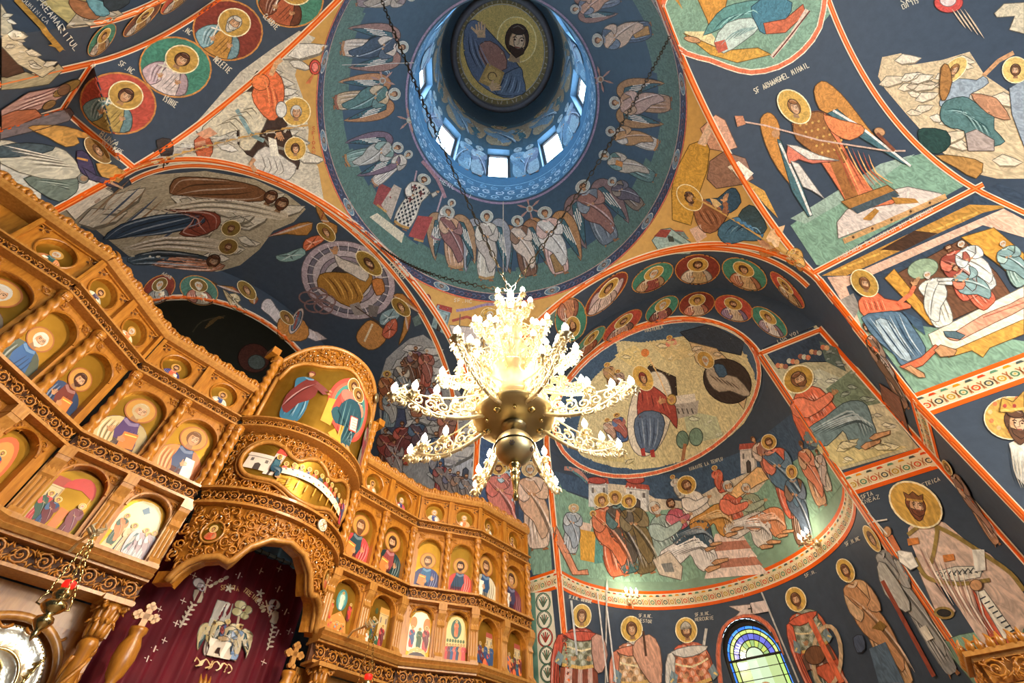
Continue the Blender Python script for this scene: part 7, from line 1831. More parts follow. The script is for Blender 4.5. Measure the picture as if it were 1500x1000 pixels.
def f(cv):
    cv.poly([(40, 188), (60, 184), (96, 186), (126, 196), (128, 204), (112, 202), (116, 210), (96, 216), (70, 202)], (206, 150, 60), 2)
    cv.poly([(140, 240), (166, 242), (182, 252), (178, 262), (162, 272), (150, 262)], (200, 144, 56), 2)
    cv.poly([(0, 206), (30, 212), (70, 214), (96, 222), (116, 246), (110, 262), (60, 262), (0, 240)], (200, 192, 168), 2); cv.poly([(0, 215), (40, 210), (80, 216), (60, 226), (0, 232)], (74, 90, 96), 2)
    cv.poly([(112, 222), (128, 226), (138, 250), (140, 262), (124, 258), (114, 246)], (74, 64, 96), 2); cv.line([(112, 232), (128, 236)], 3, (206, 140, 50))
    for i in range(9): cv.line([(4+6*i, 214+4*i), (40+5*i, 222+3*i), (84+3*i, 232+2*i)], 1.9, (120, 112, 96) if i % 2 else (238, 230, 210), 2, taper=True)
    cv.poly([(120, 246), (140, 258), (170, 266), (176, 274), (160, 272), (130, 264)], (80, 72, 100)); head(T(cv, (143, 222), (20, 8), (-4, -18)), 0, 0, .8, (134, 86, 46), (150, 110, 50), (200, 148, 100), 0, .3)
    cv.line([(160, 266), (178, 274)], 3, (206, 160, 120)); text(cv, 'VESTIRE', (150, 210), (176, 226), 6)
seg_canvas(f, 'painted_announcing_angel', label='angel with ochre wings and pale robe above the iconostasis')
def f(cv):
    cv.poly([(34, 262), (70, 256), (108, 254), (114, 276), (104, 288), (86, 296), (60, 284)], (112, 124, 112), 2); cv.ell((121, 262), (8, 2), (-2, 7), (130, 130, 120)); cv.ell((122, 262), (5, 1), (-1, 4), (176, 140, 104))
    for i in range(5): cv.line([(48+8*i, 264+2*i), (72+7*i, 266+3*i), (100, 270+2*i)], 1.6, (170, 180, 166) if i % 2 else (60, 74, 66), 2, taper=True)
seg_canvas(f, 'painted_bowing_figure')
def f(cv):     # far left panel of the north arm
    cv.poly([(0, 112), (36, 104), (60, 112), (84, 92), (92, 100), (70, 122), (30, 128), (0, 130)], (176, 164, 130)); cv.poly([(0, 66), (14, 76), (28, 92), (34, 104), (8, 112), (0, 110)], (84, 56, 40)); rocks(cv, [(0, 6), (12, 26), (22, 56), (50, 80), (80, 98), (60, 112), (24, 92), (0, 66)], (206, 192, 160), 4)
    cv.line([(22, 0), (60, 40), (88, 72)], 8, (176, 130, 36)); cv.poly([(68, 64), (94, 72), (78, 62)], (176, 130, 36)); text(cv, 'PREAMARITUL', (52, 2), (108, 74), 9); text(cv, 'DUMINICA', (30, 2), (68, 38), 6)
seg_canvas(f, 'painted_north_scene')
def f(cv):
    cv.poly([(60, 4), (86, -4), (130, -4), (100, 36)], (196, 176, 110)); rocks(cv, [(96, 40), (120, 10), (160, 6), (180, 22), (150, 34)], (190, 170, 140), 2); cv.poly([(100, 0), (124, 4), (150, 16), (140, 30), (118, 26), (104, 14)], (176, 110, 60), 2); cv.poly([(124, -2), (150, 4), (160, 22), (140, 24)], (110, 160, 166), 2); cv.poly([(150, 0), (190, 0), (180, 12), (160, 18)], (60, 66, 70), 2)
seg_canvas(f, 'painted_north_conch_scene')
# ================= west vault: archangel
def f(cv): cv.poly([(1158, 330), (1216, 290), (1232, 284), (1300, 240), (1360, 222), (1420, 268), (1340, 312), (1268, 352), (1204, 390), (1196, 388)], MINT); cv.poly([(1158, 320), (1190, 302), (1290, 240), (1340, 226), (1280, 270), (1180, 328)], (150, 172, 156))
seg_canvas(f, 'painted_green_ground', [vault_w])
def f(cv):
    cv.poly([(1228, 350), (1226, 326), (1240, 308), (1280, 284), (1330, 274), (1378, 284), (1386, 290)], (214, 196, 184), 1); cv.line([(1236, 354), (1386, 288)], 8, (200, 150, 90)); [cv.ell((1250+28*i, 348-12.5*i), (2, 0), (0, 2), (90, 60, 30), 8) for i in range(5)]
seg_canvas(f, 'painted_footstool', [vault_w])
def f(cv):
    cv.poly([(1116, 196), (1114, 174), (1124, 165), (1134, 170), (1142, 186), (1142, 214), (1152, 244), (1168, 268), (1176, 290), (1150, 262), (1130, 232)], (196, 128, 34), 2); cv.poly([(1138, 204), (1144, 206), (1160, 244), (1174, 270), (1190, 316), (1184, 318), (1160, 280)], (70, 108, 116), 1); cv.line([(1142, 210), (1166, 262), (1188, 316)], 3.4, (224, 218, 210))
    cv.poly([(1192, 134), (1198, 122), (1210, 120), (1232, 138), (1252, 162), (1270, 186), (1284, 204), (1262, 196), (1240, 178), (1218, 168), (1200, 160)], (196, 128, 34), 2); cv.poly([(1212, 166), (1226, 160), (1252, 182), (1300, 214), (1336, 244), (1322, 240), (1280, 214), (1240, 190)], (70, 108, 116), 1); cv.line([(1220, 162), (1260, 186), (1334, 244)], 3.4, (224, 218, 210))
    cv.poly([(1160, 182), (1186, 164), (1208, 166), (1222, 184), (1244, 232), (1280, 280), (1314, 296), (1290, 302), (1250, 306), (1230, 280), (1204, 240), (1180, 214)], (222, 112, 56), 2)
    cv.poly([(1162, 180), (1184, 166), (1206, 166), (1214, 190), (1240, 232), (1226, 240), (1200, 234), (1186, 220), (1166, 204)], (156, 96, 34), 2); cv.poly([(1214, 236), (1232, 232), (1258, 288), (1240, 296)], (156, 96, 34))
    for i in range(26): cv.ell((1172+(i % 5)*9+(i//5)*8, 184+(i//5)*10-(i % 5)*2), (2, 0), (0, 2), (206, 160, 70), 6); cv.layer -= 1
    cv.layer += 2; cv.poly([(1206, 168), (1230, 176), (1262, 184), (1264, 196), (1244, 206), (1224, 198), (1212, 186)], (226, 122, 50), 2); cv.poly([(1154, 212), (1176, 222), (1230, 236), (1190, 240), (1170, 234), (1156, 240), (1152, 226)], (214, 110, 80), 1); cv.poly([(1152, 212), (1168, 214), (1200, 228), (1230, 236), (1184, 234)], (226, 216, 204), 1); cv.poly([(1158, 236), (1170, 240), (1196, 276), (1208, 292), (1190, 280), (1176, 274)], (216, 208, 198), 1)
    cv.poly([(1232, 296), (1300, 272), (1316, 284), (1254, 310), (1244, 306)], (168, 112, 40)); cv.poly([(1246, 306), (1310, 280), (1318, 288), (1256, 314)], (70, 84, 92))
    for i in range(8): cv.line([(1216+8*i, 206+3*i), (1234+7*i, 240+2*i), (1252+8*i, 284-2*i)], 2, (246, 170, 90) if i % 2 else (170, 70, 30), 2, taper=True)
    cv.poly([(1264, 322), (1282, 306), (1288, 310), (1276, 324)], (176, 120, 30), 1); cv.poly([(1306, 290), (1340, 292), (1346, 298), (1312, 300)], (176, 120, 30), 1)
    cv.line([(1080, 177), (1120, 184), (1200, 206), (1300, 222), (1326, 222)], 2.4, (206, 170, 150)); cv.poly([(1076, 170), (1088, 170), (1092, 182), (1080, 186)], (200, 130, 90)); cv.ell((1136, 196), (6, 0), (0, 6), SKIN); cv.ell((1288, 194), (8, 2), (-1, 6), SKIN)
    cv.line([(1284, 196), (1310, 222)], 5, (130, 70, 40))
    head(T(cv, (1163, 158), (24, 4), (-6, -25)), 0, 0, .8, (150, 96, 46), (206, 160, 60), (206, 156, 110), 0, .3)
seg_canvas(f, 'painted_archangel', [vault_w], label='archangel with ochre wings and orange robe standing on a footstool')
def f(cv):     # quatrefoil scene at the top
    P = [(975, -5), (968, 20), (980, 55), (1005, 78), (1040, 88), (1066, 98), (1100, 106), (1140, 98), (1175, 75), (1200, 40), (1208, -5)]
    cv.poly(P, MINT, 2); cv.poly([(985, -5), (1000, 14), (992, -5)], (190, 130, 20)); cv.poly([(1020, -5), (1036, 30), (1040, 46), (1058, 30), (1066, -5)], (206, 140, 20)); cv.poly([(1002, 46), (1040, 46), (1060, 74), (1012, 62)], (226, 206, 150)); cv.poly([(1000, 48), (1040, 80), (1080, 92), (1130, 80), (1110, 70), (1060, 74)], (206, 150, 30))
    cv.poly([(1030, 52), (1050, 20), (1074, 6), (1120, 0), (1124, 20), (1100, 34), (1060, 40)], (90, 146, 140), 2); cv.poly([(1046, 62), (1064, 34), (1100, 26), (1112, 40), (1090, 60), (1060, 78)], (190, 206, 196), 2); cv.poly([(1100, 10), (1130, -5), (1160, 4), (1150, 30), (1120, 50), (1108, 36)], (60, 120, 140), 2)
    cv.poly([(1118, 34), (1150, 28), (1176, 6), (1180, 20), (1150, 48), (1122, 50)], (196, 90, 40), 1); cv.line([(1182, 14), (1160, 50), (1130, 84)], 6, (214, 190, 170)); cv.line([(1186, 16), (1150, 62), (1132, 84)], 2, (110, 40, 30)); cv.poly([(1046, 62), (1062, 58), (1066, 72), (1052, 78)], (190, 80, 50)); cv.ell((1014, 58), (12, 3), (-2, 4), SKIN)
    for i in range(6): cv.line([(1044+9*i, 46-5*i), (1058+9*i, 30-3*i), (1080+6*i, 20)], 2, (140, 190, 186) if i % 2 else (50, 96, 100), 2, taper=True); cv.line([(1056+8*i, 66-4*i), (1072+7*i, 50-2*i), (1092+3*i, 40)], 1.8, (130, 160, 156), 2, taper=True)
    cv.line(P, 9, LN, 2); cv.line(P, 6, OR, 2)
seg_canvas(f, 'painted_quatrefoil_scene', [vault_w], label='quatrefoil scene with teal-robed figures on mint ground')
def f(cv):     # well scene, right
    rocks(cv, [(1292, 84), (1320, 78), (1330, 96), (1380, 88), (1420, 76), (1442, 110), (1500, 150), (1500, 262), (1460, 262), (1410, 250), (1368, 212), (1330, 170), (1296, 130), (1286, 112)], (206, 180, 140), 6)
    cv.poly([(1344, 196), (1352, 188), (1386, 192), (1392, 212), (1374, 226), (1352, 218)], (36, 66, 60), 2); cv.poly([(1456, 20), (1470, 6), (1500, 4), (1500, 50), (1478, 44), (1486, 24), (1460, 26)], (206, 190, 160)); cv.poly([(1370, 228), (1410, 230), (1440, 240), (1430, 262), (1400, 246)], (176, 124, 50), 2)
seg_canvas(f, 'painted_rocks_of_the_well')
def f(cv):
    cv.poly([(1376, 150), (1386, 130), (1404, 116), (1430, 118), (1440, 112), (1448, 122), (1430, 134), (1420, 140), (1416, 158), (1398, 160), (1380, 158)], (150, 162, 172), 2)
    cv.poly([(1378, 160), (1386, 148), (1410, 142), (1424, 148), (1446, 164), (1456, 172), (1456, 190), (1472, 208), (1452, 216), (1420, 218), (1412, 192), (1392, 188), (1378, 176)], (84, 120, 118), 2); cv.poly([(1422, 138), (1452, 142), (1464, 150), (1480, 176), (1456, 172), (1436, 158)], (190, 130, 90), 2); cv.poly([(1414, 196), (1430, 190), (1456, 206), (1456, 222), (1418, 222)], (170, 150, 140), 1)
    for i in range(7): cv.line([(1384+5*i, 162+i), (1408+6*i, 162+4*i), (1428+4*i, 190+2*i)], 2.2, (150, 180, 176) if i % 2 else (44, 80, 80), 2, taper=True)
    cv.line([(1440, 112), (1462, 90), (1484, 78)], 6, SKIN); head(T(cv, (1397, 104), (19, -6), (5, -19)), 0, 0, .78, (150, 96, 34), (226, 184, 96), SKIN, 0, .4); cv.poly([(1378, 100), (1388, 96), (1394, 120), (1384, 148), (1376, 140)], (166, 110, 40), 2)
seg_canvas(f, 'painted_seated_woman', label='seated woman in grey and sea-green by the rocks')
def f(cv):
    cv.poly([(1478, 130), (1500, 116), (1510, 240), (1494, 200), (1482, 168)], (150, 160, 170), 1); head(T(cv, (1487, 104), (20, 0), (0, -20)), 0, 0, .78, (96, 60, 34), (226, 184, 96), SKIN, 1, -.3)
seg_canvas(f, 'painted_christ')
def f(cv):
    cv.ell((1389, 4), (21, 0), (0, 15), (206, 50, 34)); cv.ell((1388, 1), (12, 0), (0, 9), (230, 200, 196)); [cv.line([(1394+6*k, 14), (1414+9*k, 42+5*k)], 2.4, (206, 180, 150), taper=True) for k in range(4)]
seg_canvas(f, 'painted_red_disc')
# ================= south wall of the west arm: the paralytic
def f(cv):
    cv.poly([(1206, 402), (1462, 268), (1500, 285), (1500, 330), (1238, 424)], NAVY); cv.poly([(1200, 400), (1230, 450), (1300, 520), (1342, 578), (1500, 522), (1500, 500), (1300, 470), (1226, 440)], MINT)
    cv.poly([(1204, 404), (1420, 300), (1482, 302), (1440, 312), (1240, 404)], (190, 134, 36)); cv.poly([(1212, 406), (1244, 404), (1470, 306), (1500, 322), (1500, 348), (1440, 330), (1240, 420), (1270, 500), (1250, 470)], (224, 178, 150))
    for i in range(9): cv.line([(1218+24*i, 400-10*i), (1240+24*i, 392-10*i)], 3, (226, 170, 60)); cv.layer -= 1
    cv.layer += 1; cv.poly([(1290, 366), (1340, 338), (1374, 342), (1322, 368)], (74, 48, 30)); cv.poly([(1316, 400), (1410, 350), (1460, 400), (1480, 430), (1460, 440), (1380, 476), (1368, 474)], (110, 70, 44))
    cv.poly([(1296, 408), (1310, 394), (1372, 470), (1384, 480), (1362, 476)], (206, 144, 24)); cv.poly([(1408, 348), (1456, 334), (1500, 372), (1500, 420), (1460, 386)], (206, 144, 24)); cv.poly([(1230, 440), (1250, 430), (1260, 450), (1250, 470)], (150, 140, 130)); cv.ell((1352, 394), (22, -6), (4, 14), (150, 172, 140))
    cv.poly([(1360, 490), (1500, 420), (1500, 470), (1400, 512), (1366, 506)], (236, 224, 196)); cv.poly([(1366, 508), (1400, 512), (1500, 468), (1500, 490), (1450, 510), (1440, 524), (1424, 514), (1390, 524)], (206, 150, 40), 1)
seg_canvas(f, 'painted_house_interior', [vault_w, wall_sw])
for F, H, r_, m_, hr_, bd in (((1384, 480), (1356, 396), (226, 220, 204), (206, 206, 196), GREY, 2), ((1424, 440), (1386, 356), (206, 80, 44), (150, 60, 40), HRB, 1), ((1450, 428), (1404, 352), (206, 210, 206), (226, 220, 210), GREY, 1), ((1452, 450), (1394, 388), (216, 92, 50), (130, 160, 160), HRB, 0), ((1500, 420), (1466, 352), (140, 170, 160), (120, 150, 150), GREY, 2)):
    P_('painted_bystander', F, H, r_, m_, hr_, None, bd, 1.5, legs=False, arm=5 if F[0] == 1384 else 0)
def f(cv):
    cv.poly([(1386, 494), (1404, 484), (1440, 462), (1480, 446), (1500, 436), (1500, 452), (1460, 472), (1420, 492), (1402, 500)], (224, 150, 116), 2); cv.poly([(1382, 486), (1400, 486), (1414, 492), (1406, 498), (1386, 494)], (84, 110, 120), 1); cv.line([(1440, 466), (1500, 444)], 1.6, (180, 90, 60))
seg_canvas(f, 'painted_sick_man')
def f(cv):
    cv.poly([(1258, 448), (1262, 436), (1284, 428), (1296, 438), (1328, 444), (1334, 452), (1300, 458), (1292, 466), (1266, 464)], (226, 100, 48), 2)
    cv.poly([(1262, 466), (1290, 458), (1320, 458), (1336, 478), (1356, 510), (1350, 532), (1324, 540), (1310, 520), (1286, 500)], (86, 116, 140), 2); cv.poly([(1282, 470), (1302, 470), (1322, 500), (1336, 528), (1320, 526), (1296, 500)], (170, 190, 200), 2); cv.poly([(1322, 456), (1350, 470), (1356, 492), (1340, 480)], (60, 86, 110), 1)
    for i in range(8): cv.line([(1268+7*i, 468-i), (1290+6*i, 494), (1316+5*i, 528-i)], 2, (190, 206, 214) if i % 2 else (44, 70, 96), 2, taper=True); cv.line([(1264+4*i, 440), (1270+4*i, 456)], 1.5, (246, 150, 100) if i % 2 else (176, 66, 24), taper=True)
    cv.poly([(1318, 538), (1350, 524), (1370, 506), (1378, 510), (1352, 536), (1330, 544)], (222, 96, 40), 1); cv.poly([(1324, 540), (1334, 536), (1354, 548), (1356, 554), (1346, 554)], SKIN, 1); cv.poly([(1368, 514), (1378, 506), (1402, 514), (1398, 522), (1378, 524)], SKIN, 1)
    cv.line([(1316, 446), (1334, 432), (1340, 420)], 6, (226, 100, 48)); hand(T(cv, (1341, 416), (9, -3), (3, -9)), 0, 0, .8)
    head(T(cv, (1267, 417), (20, 3), (-4, -20)), 0, 0, .8, (130, 80, 40), (184, 138, 40), (206, 150, 100), 1, .3)
seg_canvas(f, 'painted_healing_christ', label='Christ in orange and blue healing the paralytic')
# ================= Christ seated panel on the pier
def f(cv):
    cv.poly([(1116, 512), (1196, 476), (1346, 656), (1228, 690)], (184, 176, 140)); cv.poly([(1118, 510), (1194, 478), (1234, 530), (1180, 530), (1140, 540)], NAVY)
    for P, c_ in (([(1150, 560), (1200, 540), (1236, 556), (1210, 590)], (196, 196, 170)), ([(1210, 570), (1250, 540), (1290, 590), (1240, 620)], (120, 136, 110)), ([(1240, 600), (1296, 590), (1320, 630), (1270, 650)], (206, 196, 160)), ([(1180, 640), (1300, 650), (1330, 655), (1230, 685)], (206, 190, 130)), ([(1200, 500), (1226, 510), (1240, 545), (1210, 530)], (90, 106, 96))): rocks(cv, P, c_, 2)
    for i in range(14): cv.ell((1140+5.5*i, 536-2.2*i+3*(i % 3)), (4, 0), (0, 4), [(196, 110, 70), (206, 160, 110), (150, 90, 70), (190, 190, 170)][i % 4], 8)
    cv.poly([(1290, 560), (1320, 580), (1336, 640), (1316, 610), (1296, 590)], (130, 80, 60)); 
seg_canvas(f, 'painted_hillside')
seg_canvas(lambda cv: seated(cv, (1258, 664), (1182, 536), (220, 98, 50), (110, 134, 138), (130, 80, 40), (176, 134, 36), 1, 1, 1.15), 'painted_seated_christ', label='Christ seated in orange tunic on the pier panel')
# strips on the jambs
P_('painted_jamb_saint', (1462, 800), (1384, 672), (176, 130, 96), (150, 110, 90), (130, 90, 40), (190, 146, 40), 1, .35)
P_('painted_jamb_saint', (1330, 600), (1262, 470), (150, 106, 80), (120, 90, 70), HRB, None, 1, .35)
# ================= king and crowned saint
def f(cv):
    cv.poly([(1478, 650), (1500, 640), (1510, 720), (1490, 700)], (226, 220, 206), 1); cv.ell((1482, 613), (40, 4), (-4, 31), (206, 160, 60), 28); cv.ring((1482, 613), (40, 4), (-4, 31), 1.6, (230, 214, 180))
    for i in range(12): a = i*.55; cv.ell((1482+32*cos(a), 608+24*sin(a)), (3.5, 0), (0, 3.5), (206, 110, 50) if i % 2 else (220, 180, 120), 8)
    head(T(cv, (1490, 622), (31, 3), (-5, -30)), 0, 0, .68, (96, 60, 36), None, (204, 152, 104), 2, .3)
    cv.poly([(1464, 604), (1468, 584), (1484, 590), (1500, 574), (1500, 600), (1482, 606)], (196, 146, 40)); cv.line([(1466, 603), (1500, 600)], 4, (226, 180, 80))
    for x in (1472, 1486): cv.ell((x, 596), (3, 0), (0, 3), (170, 50, 40), 8)
    for i in range(4): cv.line([(1480+6*i, 656+3*i), (1486+5*i, 690+4*i), (1496+3*i, 716)], 2, (176, 166, 150), 2, taper=True)
seg_canvas(f, 'painted_king', label='king with a patterned halo at the right edge')
def f(cv):
    cv.poly([(1378, 940), (1405, 930), (1500, 912), (1500, 1003), (1430, 1003)], MINT)
    cv.poly([(1330, 782), (1336, 768), (1360, 762), (1384, 766), (1424, 800), (1450, 812), (1500, 870), (1500, 920), (1474, 950), (1452, 954), (1430, 930), (1398, 880), (1380, 860), (1366, 850), (1354, 842), (1340, 808)], (214, 184, 166), 2)
    cv.poly([(1346, 838), (1364, 846), (1400, 895), (1392, 904), (1370, 894)], (206, 176, 160), 1); cv.ring((1383, 898), (13, 2), (-2, 7), 4, (150, 120, 50), 16); cv.ell((1383, 898), (10, 1.5), (-1.5, 5), (40, 34, 30), 14)
    cv.poly([(1420, 856), (1450, 900), (1500, 944), (1500, 990), (1460, 960), (1440, 910)], (206, 76, 30), 1); cv.poly([(1370, 838), (1400, 830), (1440, 830), (1436, 846), (1404, 852), (1376, 848)], (226, 220, 206), 1); cv.poly([(1430, 868), (1442, 864), (1486, 926), (1484, 936), (1470, 936)], (230, 224, 210))
    for i in range(8): cv.line([(1372+8*i, 846-i), (1378+8*i, 838-i), (1384+8*i, 846-i)], 1.6, (60, 66, 66)); cv.line([(1436+6*i, 878+7*i), (1444+6*i, 874+7*i)], 2.0, (50, 60, 70))
    for P in ([(1330, 784), (1356, 766), (1372, 772), (1370, 800), (1364, 826)], [(1372, 772), (1400, 786), (1440, 812), (1480, 840), (1500, 866)], [(1340, 818), (1352, 840), (1366, 850), (1404, 856), (1450, 850)]): cv.line(P, 6, (150, 124, 54), 3)
    for c_ in ((1336, 794), (1388, 818)): cv.poly([(c_[0]-7, c_[1]-4), (c_[0]+9, c_[1]-6), (c_[0]+11, c_[1]+3), (c_[0]-5, c_[1]+6)], (206, 120, 24))
    for i in range(10): cv.line([(1346+9*i, 800+5*i), (1360+9*i, 830+8*i), (1388+9*i, 880+7*i)], 2.4, (240, 222, 206) if i % 2 else (170, 130, 116), 2, taper=True)
    cv.poly([(1424, 806), (1442, 806), (1444, 836), (1428, 838)], (230, 226, 216), 1); cv.poly([(1314, 806), (1336, 810), (1346, 830), (1334, 836), (1318, 824)], (226, 222, 212), 1); cv.line([(1304, 786), (1316, 808)], 8, (206, 110, 50)); cv.ell((1300, 780), (6, 0), (0, 8), SKIN); cv.ell((1430, 858), (9, 2), (-2, 8), SKIN)
    cv.line([(1272, 752), (1300, 784)], 2.2, (220, 212, 200)); cv.line([(1274, 766), (1300, 762)], 2.2, (220, 212, 200))
    head(T(cv, (1342, 742), (38, 5), (-8, -34)), 0, 0, .8, (120, 62, 30), (206, 158, 50), (206, 152, 104), 2, .3, hat='crown')
seg_canvas(f, 'painted_crowned_saint', label='crowned saint in a pale robe with gold trim')
# ================= south apse, lower row of saints
for F, H, r_, m_, k in (((846, 1090), (851, 884), REDD, (206, 84, 44), dict(prop='spear', w=.8, label='warrior saint in red with a spear')), ((948, 1120), (922, 902), (214, 206, 196), (200, 130, 96), dict(prop='bow', w=.85)), ((1036, 1120), (1002, 904), (190, 90, 50), (206, 84, 44), dict(hat='helm', prop='sword', beard=1, w=.85, label='warrior saint in a brimmed helmet with a sword')),
   ((1240, 1060), (1160, 860), (150, 160, 140), (206, 84, 34), dict(beard=1, w=.8, label='bearded saint with an orange sash')), ((1330, 1010), (1232, 818), (206, 160, 110), (196, 140, 90), dict(beard=1, w=.66, label='saint in a pale cloak over blue')), ((1400, 990), (1268, 768), (150, 150, 150), (170, 170, 168), dict(beard=0, w=.36))):
    k = dict(k); cv = W(8); lab = k.pop('label', None)
    stand(cv, F, H, r_, m_, (110, 66, 34), (210, 166, 60), k.pop('beard', 0), k.pop('w', .8), arm=0, **k)
    if lab and 'warrior' in lab or F[0] in (948, 1240): armour(upright(cv, F, H, 1.15 if F[0] != 1240 else .95), {846: (150, 150, 120), 948: (206, 160, 110), 1036: (206, 110, 60), 1240: (150, 156, 130)}[F[0]], {846: (150, 70, 40), 948: (190, 190, 180), 1036: (180, 120, 50), 1240: (120, 80, 60)}[F[0]], {846: (196, 70, 40), 948: (206, 120, 84), 1036: (206, 200, 190), 1240: (214, 84, 40)}[F[0]])
    if F[0] == 846: cv.poly([(864, 935), (880, 932), (888, 960), (880, 985), (868, 980)], (190, 140, 120), 2); cv.line([(873, 868), (888, 1000)], 2, (206, 200, 190)); cv.line([(834, 880), (842, 960)], 3, (200, 200, 196))
    if F[0] == 948: cv.poly([(930, 940), (950, 930), (966, 950), (968, 1000), (950, 1000), (926, 960)], (206, 150, 120), 2); cv.line([(887, 890), (900, 1000)], 2.4, (210, 206, 200)); cv.line([(941, 925), (945, 962)], 3.4, (80, 50, 30))
    if F[0] == 1240: cv.ring((1214, 962), (20, 10), (-6, 44), 6, (200, 170, 130), 20); cv.line([(1117, 868), (1172, 1000)], 2.4, (190, 190, 186)); cv.poly([(1100, 884), (1122, 880), (1128, 896), (1106, 900)], (214, 196, 190)); cv.ell((1196, 960), (14, 5), (-6, 13), (120, 74, 40)); cv.line([(1188, 905), (1210, 950), (1236, 1000)], 8, (220, 94, 36), 2)
    if F[0] == 1330: cv.poly([(1252, 934), (1266, 930), (1270, 950), (1258, 956)], (70, 84, 110), 2); cv.poly([(1276, 950), (1300, 940), (1328, 1000), (1290, 1000)], (84, 108, 130), 1); cv.poly([(1280, 920), (1292, 908), (1302, 916), (1296, 924)], (130, 96, 30))
    if F[0] == 1400: cv.poly([(1288, 830), (1300, 824), (1336, 880), (1330, 896), (1300, 870)], (190, 190, 184), 2); cv.line([(1296, 850), (1372, 990)], 6, (150, 60, 30)); cv.poly([(1350, 920), (1360, 914), (1372, 934), (1362, 938)], (230, 224, 210))
    cv.build('painted_saint', label=lab)
cv = W(8); cv.poly([(1068, 888), (1110, 884), (1112, 898), (1076, 904), (1084, 896)], (220, 200, 190)); cv.line([(1100, 886), (1102, 898)], 2, (50, 40, 40)); cv.line([(1096, 892), (1108, 890)], 2, (50, 40, 40))
cv.line([(1056, 1003), (1052, 960), (1056, 930), (1068, 912), (1090, 903), (1112, 906), (1132, 924), (1146, 960), (1158, 1003)], 7, (196, 110, 84), 2); cv.line([(1056, 1003), (1052, 960), (1056, 930), (1068, 912), (1090, 903), (1112, 906), (1132, 924), (1146, 960), (1158, 1003)], 3, OR, 2)
cv.build('painted_window_surround')
# ================= south apse, middle register
def f(cv):
    cv.poly([(812, 700), (830, 720), (870, 735), (960, 745), (1060, 730), (1130, 700), (1200, 640), (1226, 690), (1236, 706), (1200, 752), (1100, 822), (1000, 852), (900, 852), (840, 842), (811, 832)], MINT); cv.poly([(812, 690), (850, 700), (930, 700), (1010, 690), (1090, 660), (1180, 590), (1220, 640), (1190, 660), (1120, 700), (1040, 722), (940, 735), (860, 728), (812, 712)], (60, 84, 110))
    cv.poly([(868, 706), (930, 712), (960, 730), (1010, 735), (1050, 712), (1100, 690), (1126, 700), (1110, 720), (1040, 740), (940, 750), (870, 745)], (206, 190, 164)); 
    house(cv, [(862, 742), (892, 744), (890, 702), (862, 702)], (206, 204, 200)); house(cv, [(914, 746), (952, 748), (950, 712), (918, 708)], (214, 210, 204)); house(cv, [(1086, 694), (1110, 690), (1106, 650), (1084, 652)], (206, 196, 186)); cv.ell((930, 702), (14, 1), (0, 7), (170, 64, 50)); cv.ell((874, 704), (14, 1), (0, 5), (170, 64, 50))
    cv.poly([(1066, 722), (1110, 684), (1150, 690), (1110, 710), (1080, 730)], (226, 176, 110)); cv.line([(826, 686), (846, 690), (860, 706)], 6, (190, 130, 116), 2); cv.line([(830, 684), (852, 700), (860, 708)], 3, (84, 130, 136), 2)
seg_canvas(f, 'painted_city_ground', [apse, conch], label='painted ground, city and wall behind the seated teachers')
def f(cv):
    for k, c_ in enumerate(((224, 196, 180), (176, 110, 84), (226, 200, 186), (176, 110, 84), (228, 204, 190))):
        y0 = 782+13*k; cv.poly([(1048-3*k, y0), (1086+7*k, y0-3-k), (1094+8*k, y0+10-k), (1044-3*k, y0+14)], c_)
seg_canvas(f, 'painted_steps')
def f(cv):
    cv.poly([(840, 762), (868, 768), (864, 780), (838, 774)], (206, 180, 160)); cv.poly([(848, 775), (872, 780), (870, 824), (850, 820)], (206, 150, 30)); cv.poly([(872, 780), (884, 786), (884, 824), (870, 826)], (84, 140, 130)); cv.poly([(814, 770), (824, 790), (846, 836), (860, 834), (862, 842), (838, 842), (812, 790)], (206, 130, 90))
    cv.poly([(956, 820), (980, 806), (1000, 830), (998, 850), (966, 842)], (196, 180, 160)); cv.poly([(968, 826), (984, 824), (988, 838), (974, 838)], (120, 120, 116))
seg_canvas(f, 'painted_altar')
for F, H, r_, m_, k in (((834, 812), (840, 738), (180, 184, 186), (150, 160, 170), dict(hair=GREY, beard=2, w=1.2, halo=(190, 160, 110))), ((908, 846), (878, 722), (196, 90, 40), (206, 104, 50), dict(w=1.1)), ((886, 800), (866, 748), (206, 196, 170), (196, 90, 50), dict(w=1.0)), ((924, 842), (898, 718), (60, 96, 96), (90, 80, 70), dict(w=1.0)), ((948, 842), (918, 724), (110, 92, 56), (120, 100, 60), dict(w=1.1, halo=(206, 160, 50))),
   ((1060, 722), (1046, 682), (200, 80, 44), (196, 84, 50), dict(w=1.2)), ((1000, 730), (984, 696), (206, 200, 190), (196, 186, 170), dict(w=1.2)), ((1178, 800), (1160, 680), (120, 84, 60), (84, 100, 120), dict(w=.8)), ((1170, 760), (1124, 636), (214, 96, 60), (84, 116, 140), dict(beard=1, w=1.0, label='bearded man in orange and blue on the apse curve')), ((1206, 742), (1172, 640), (196, 150, 110), (206, 120, 84), dict(w=.7, halo=None)), ((1216, 720), (1196, 654), (206, 190, 170), (190, 170, 160), dict(w=.7, halo=None)), ((1150, 716), (1100, 636), (206, 180, 160), (170, 110, 90), dict(w=.9, halo=None))):
    k = dict(k); P_('painted_figure', F, H, r_, m_, k.pop('hair', (110, 66, 34)), k.pop('halo', (196, 150, 56)), k.pop('beard', 0), k.pop('w', 1), arm=(F[0] % 3), **k)
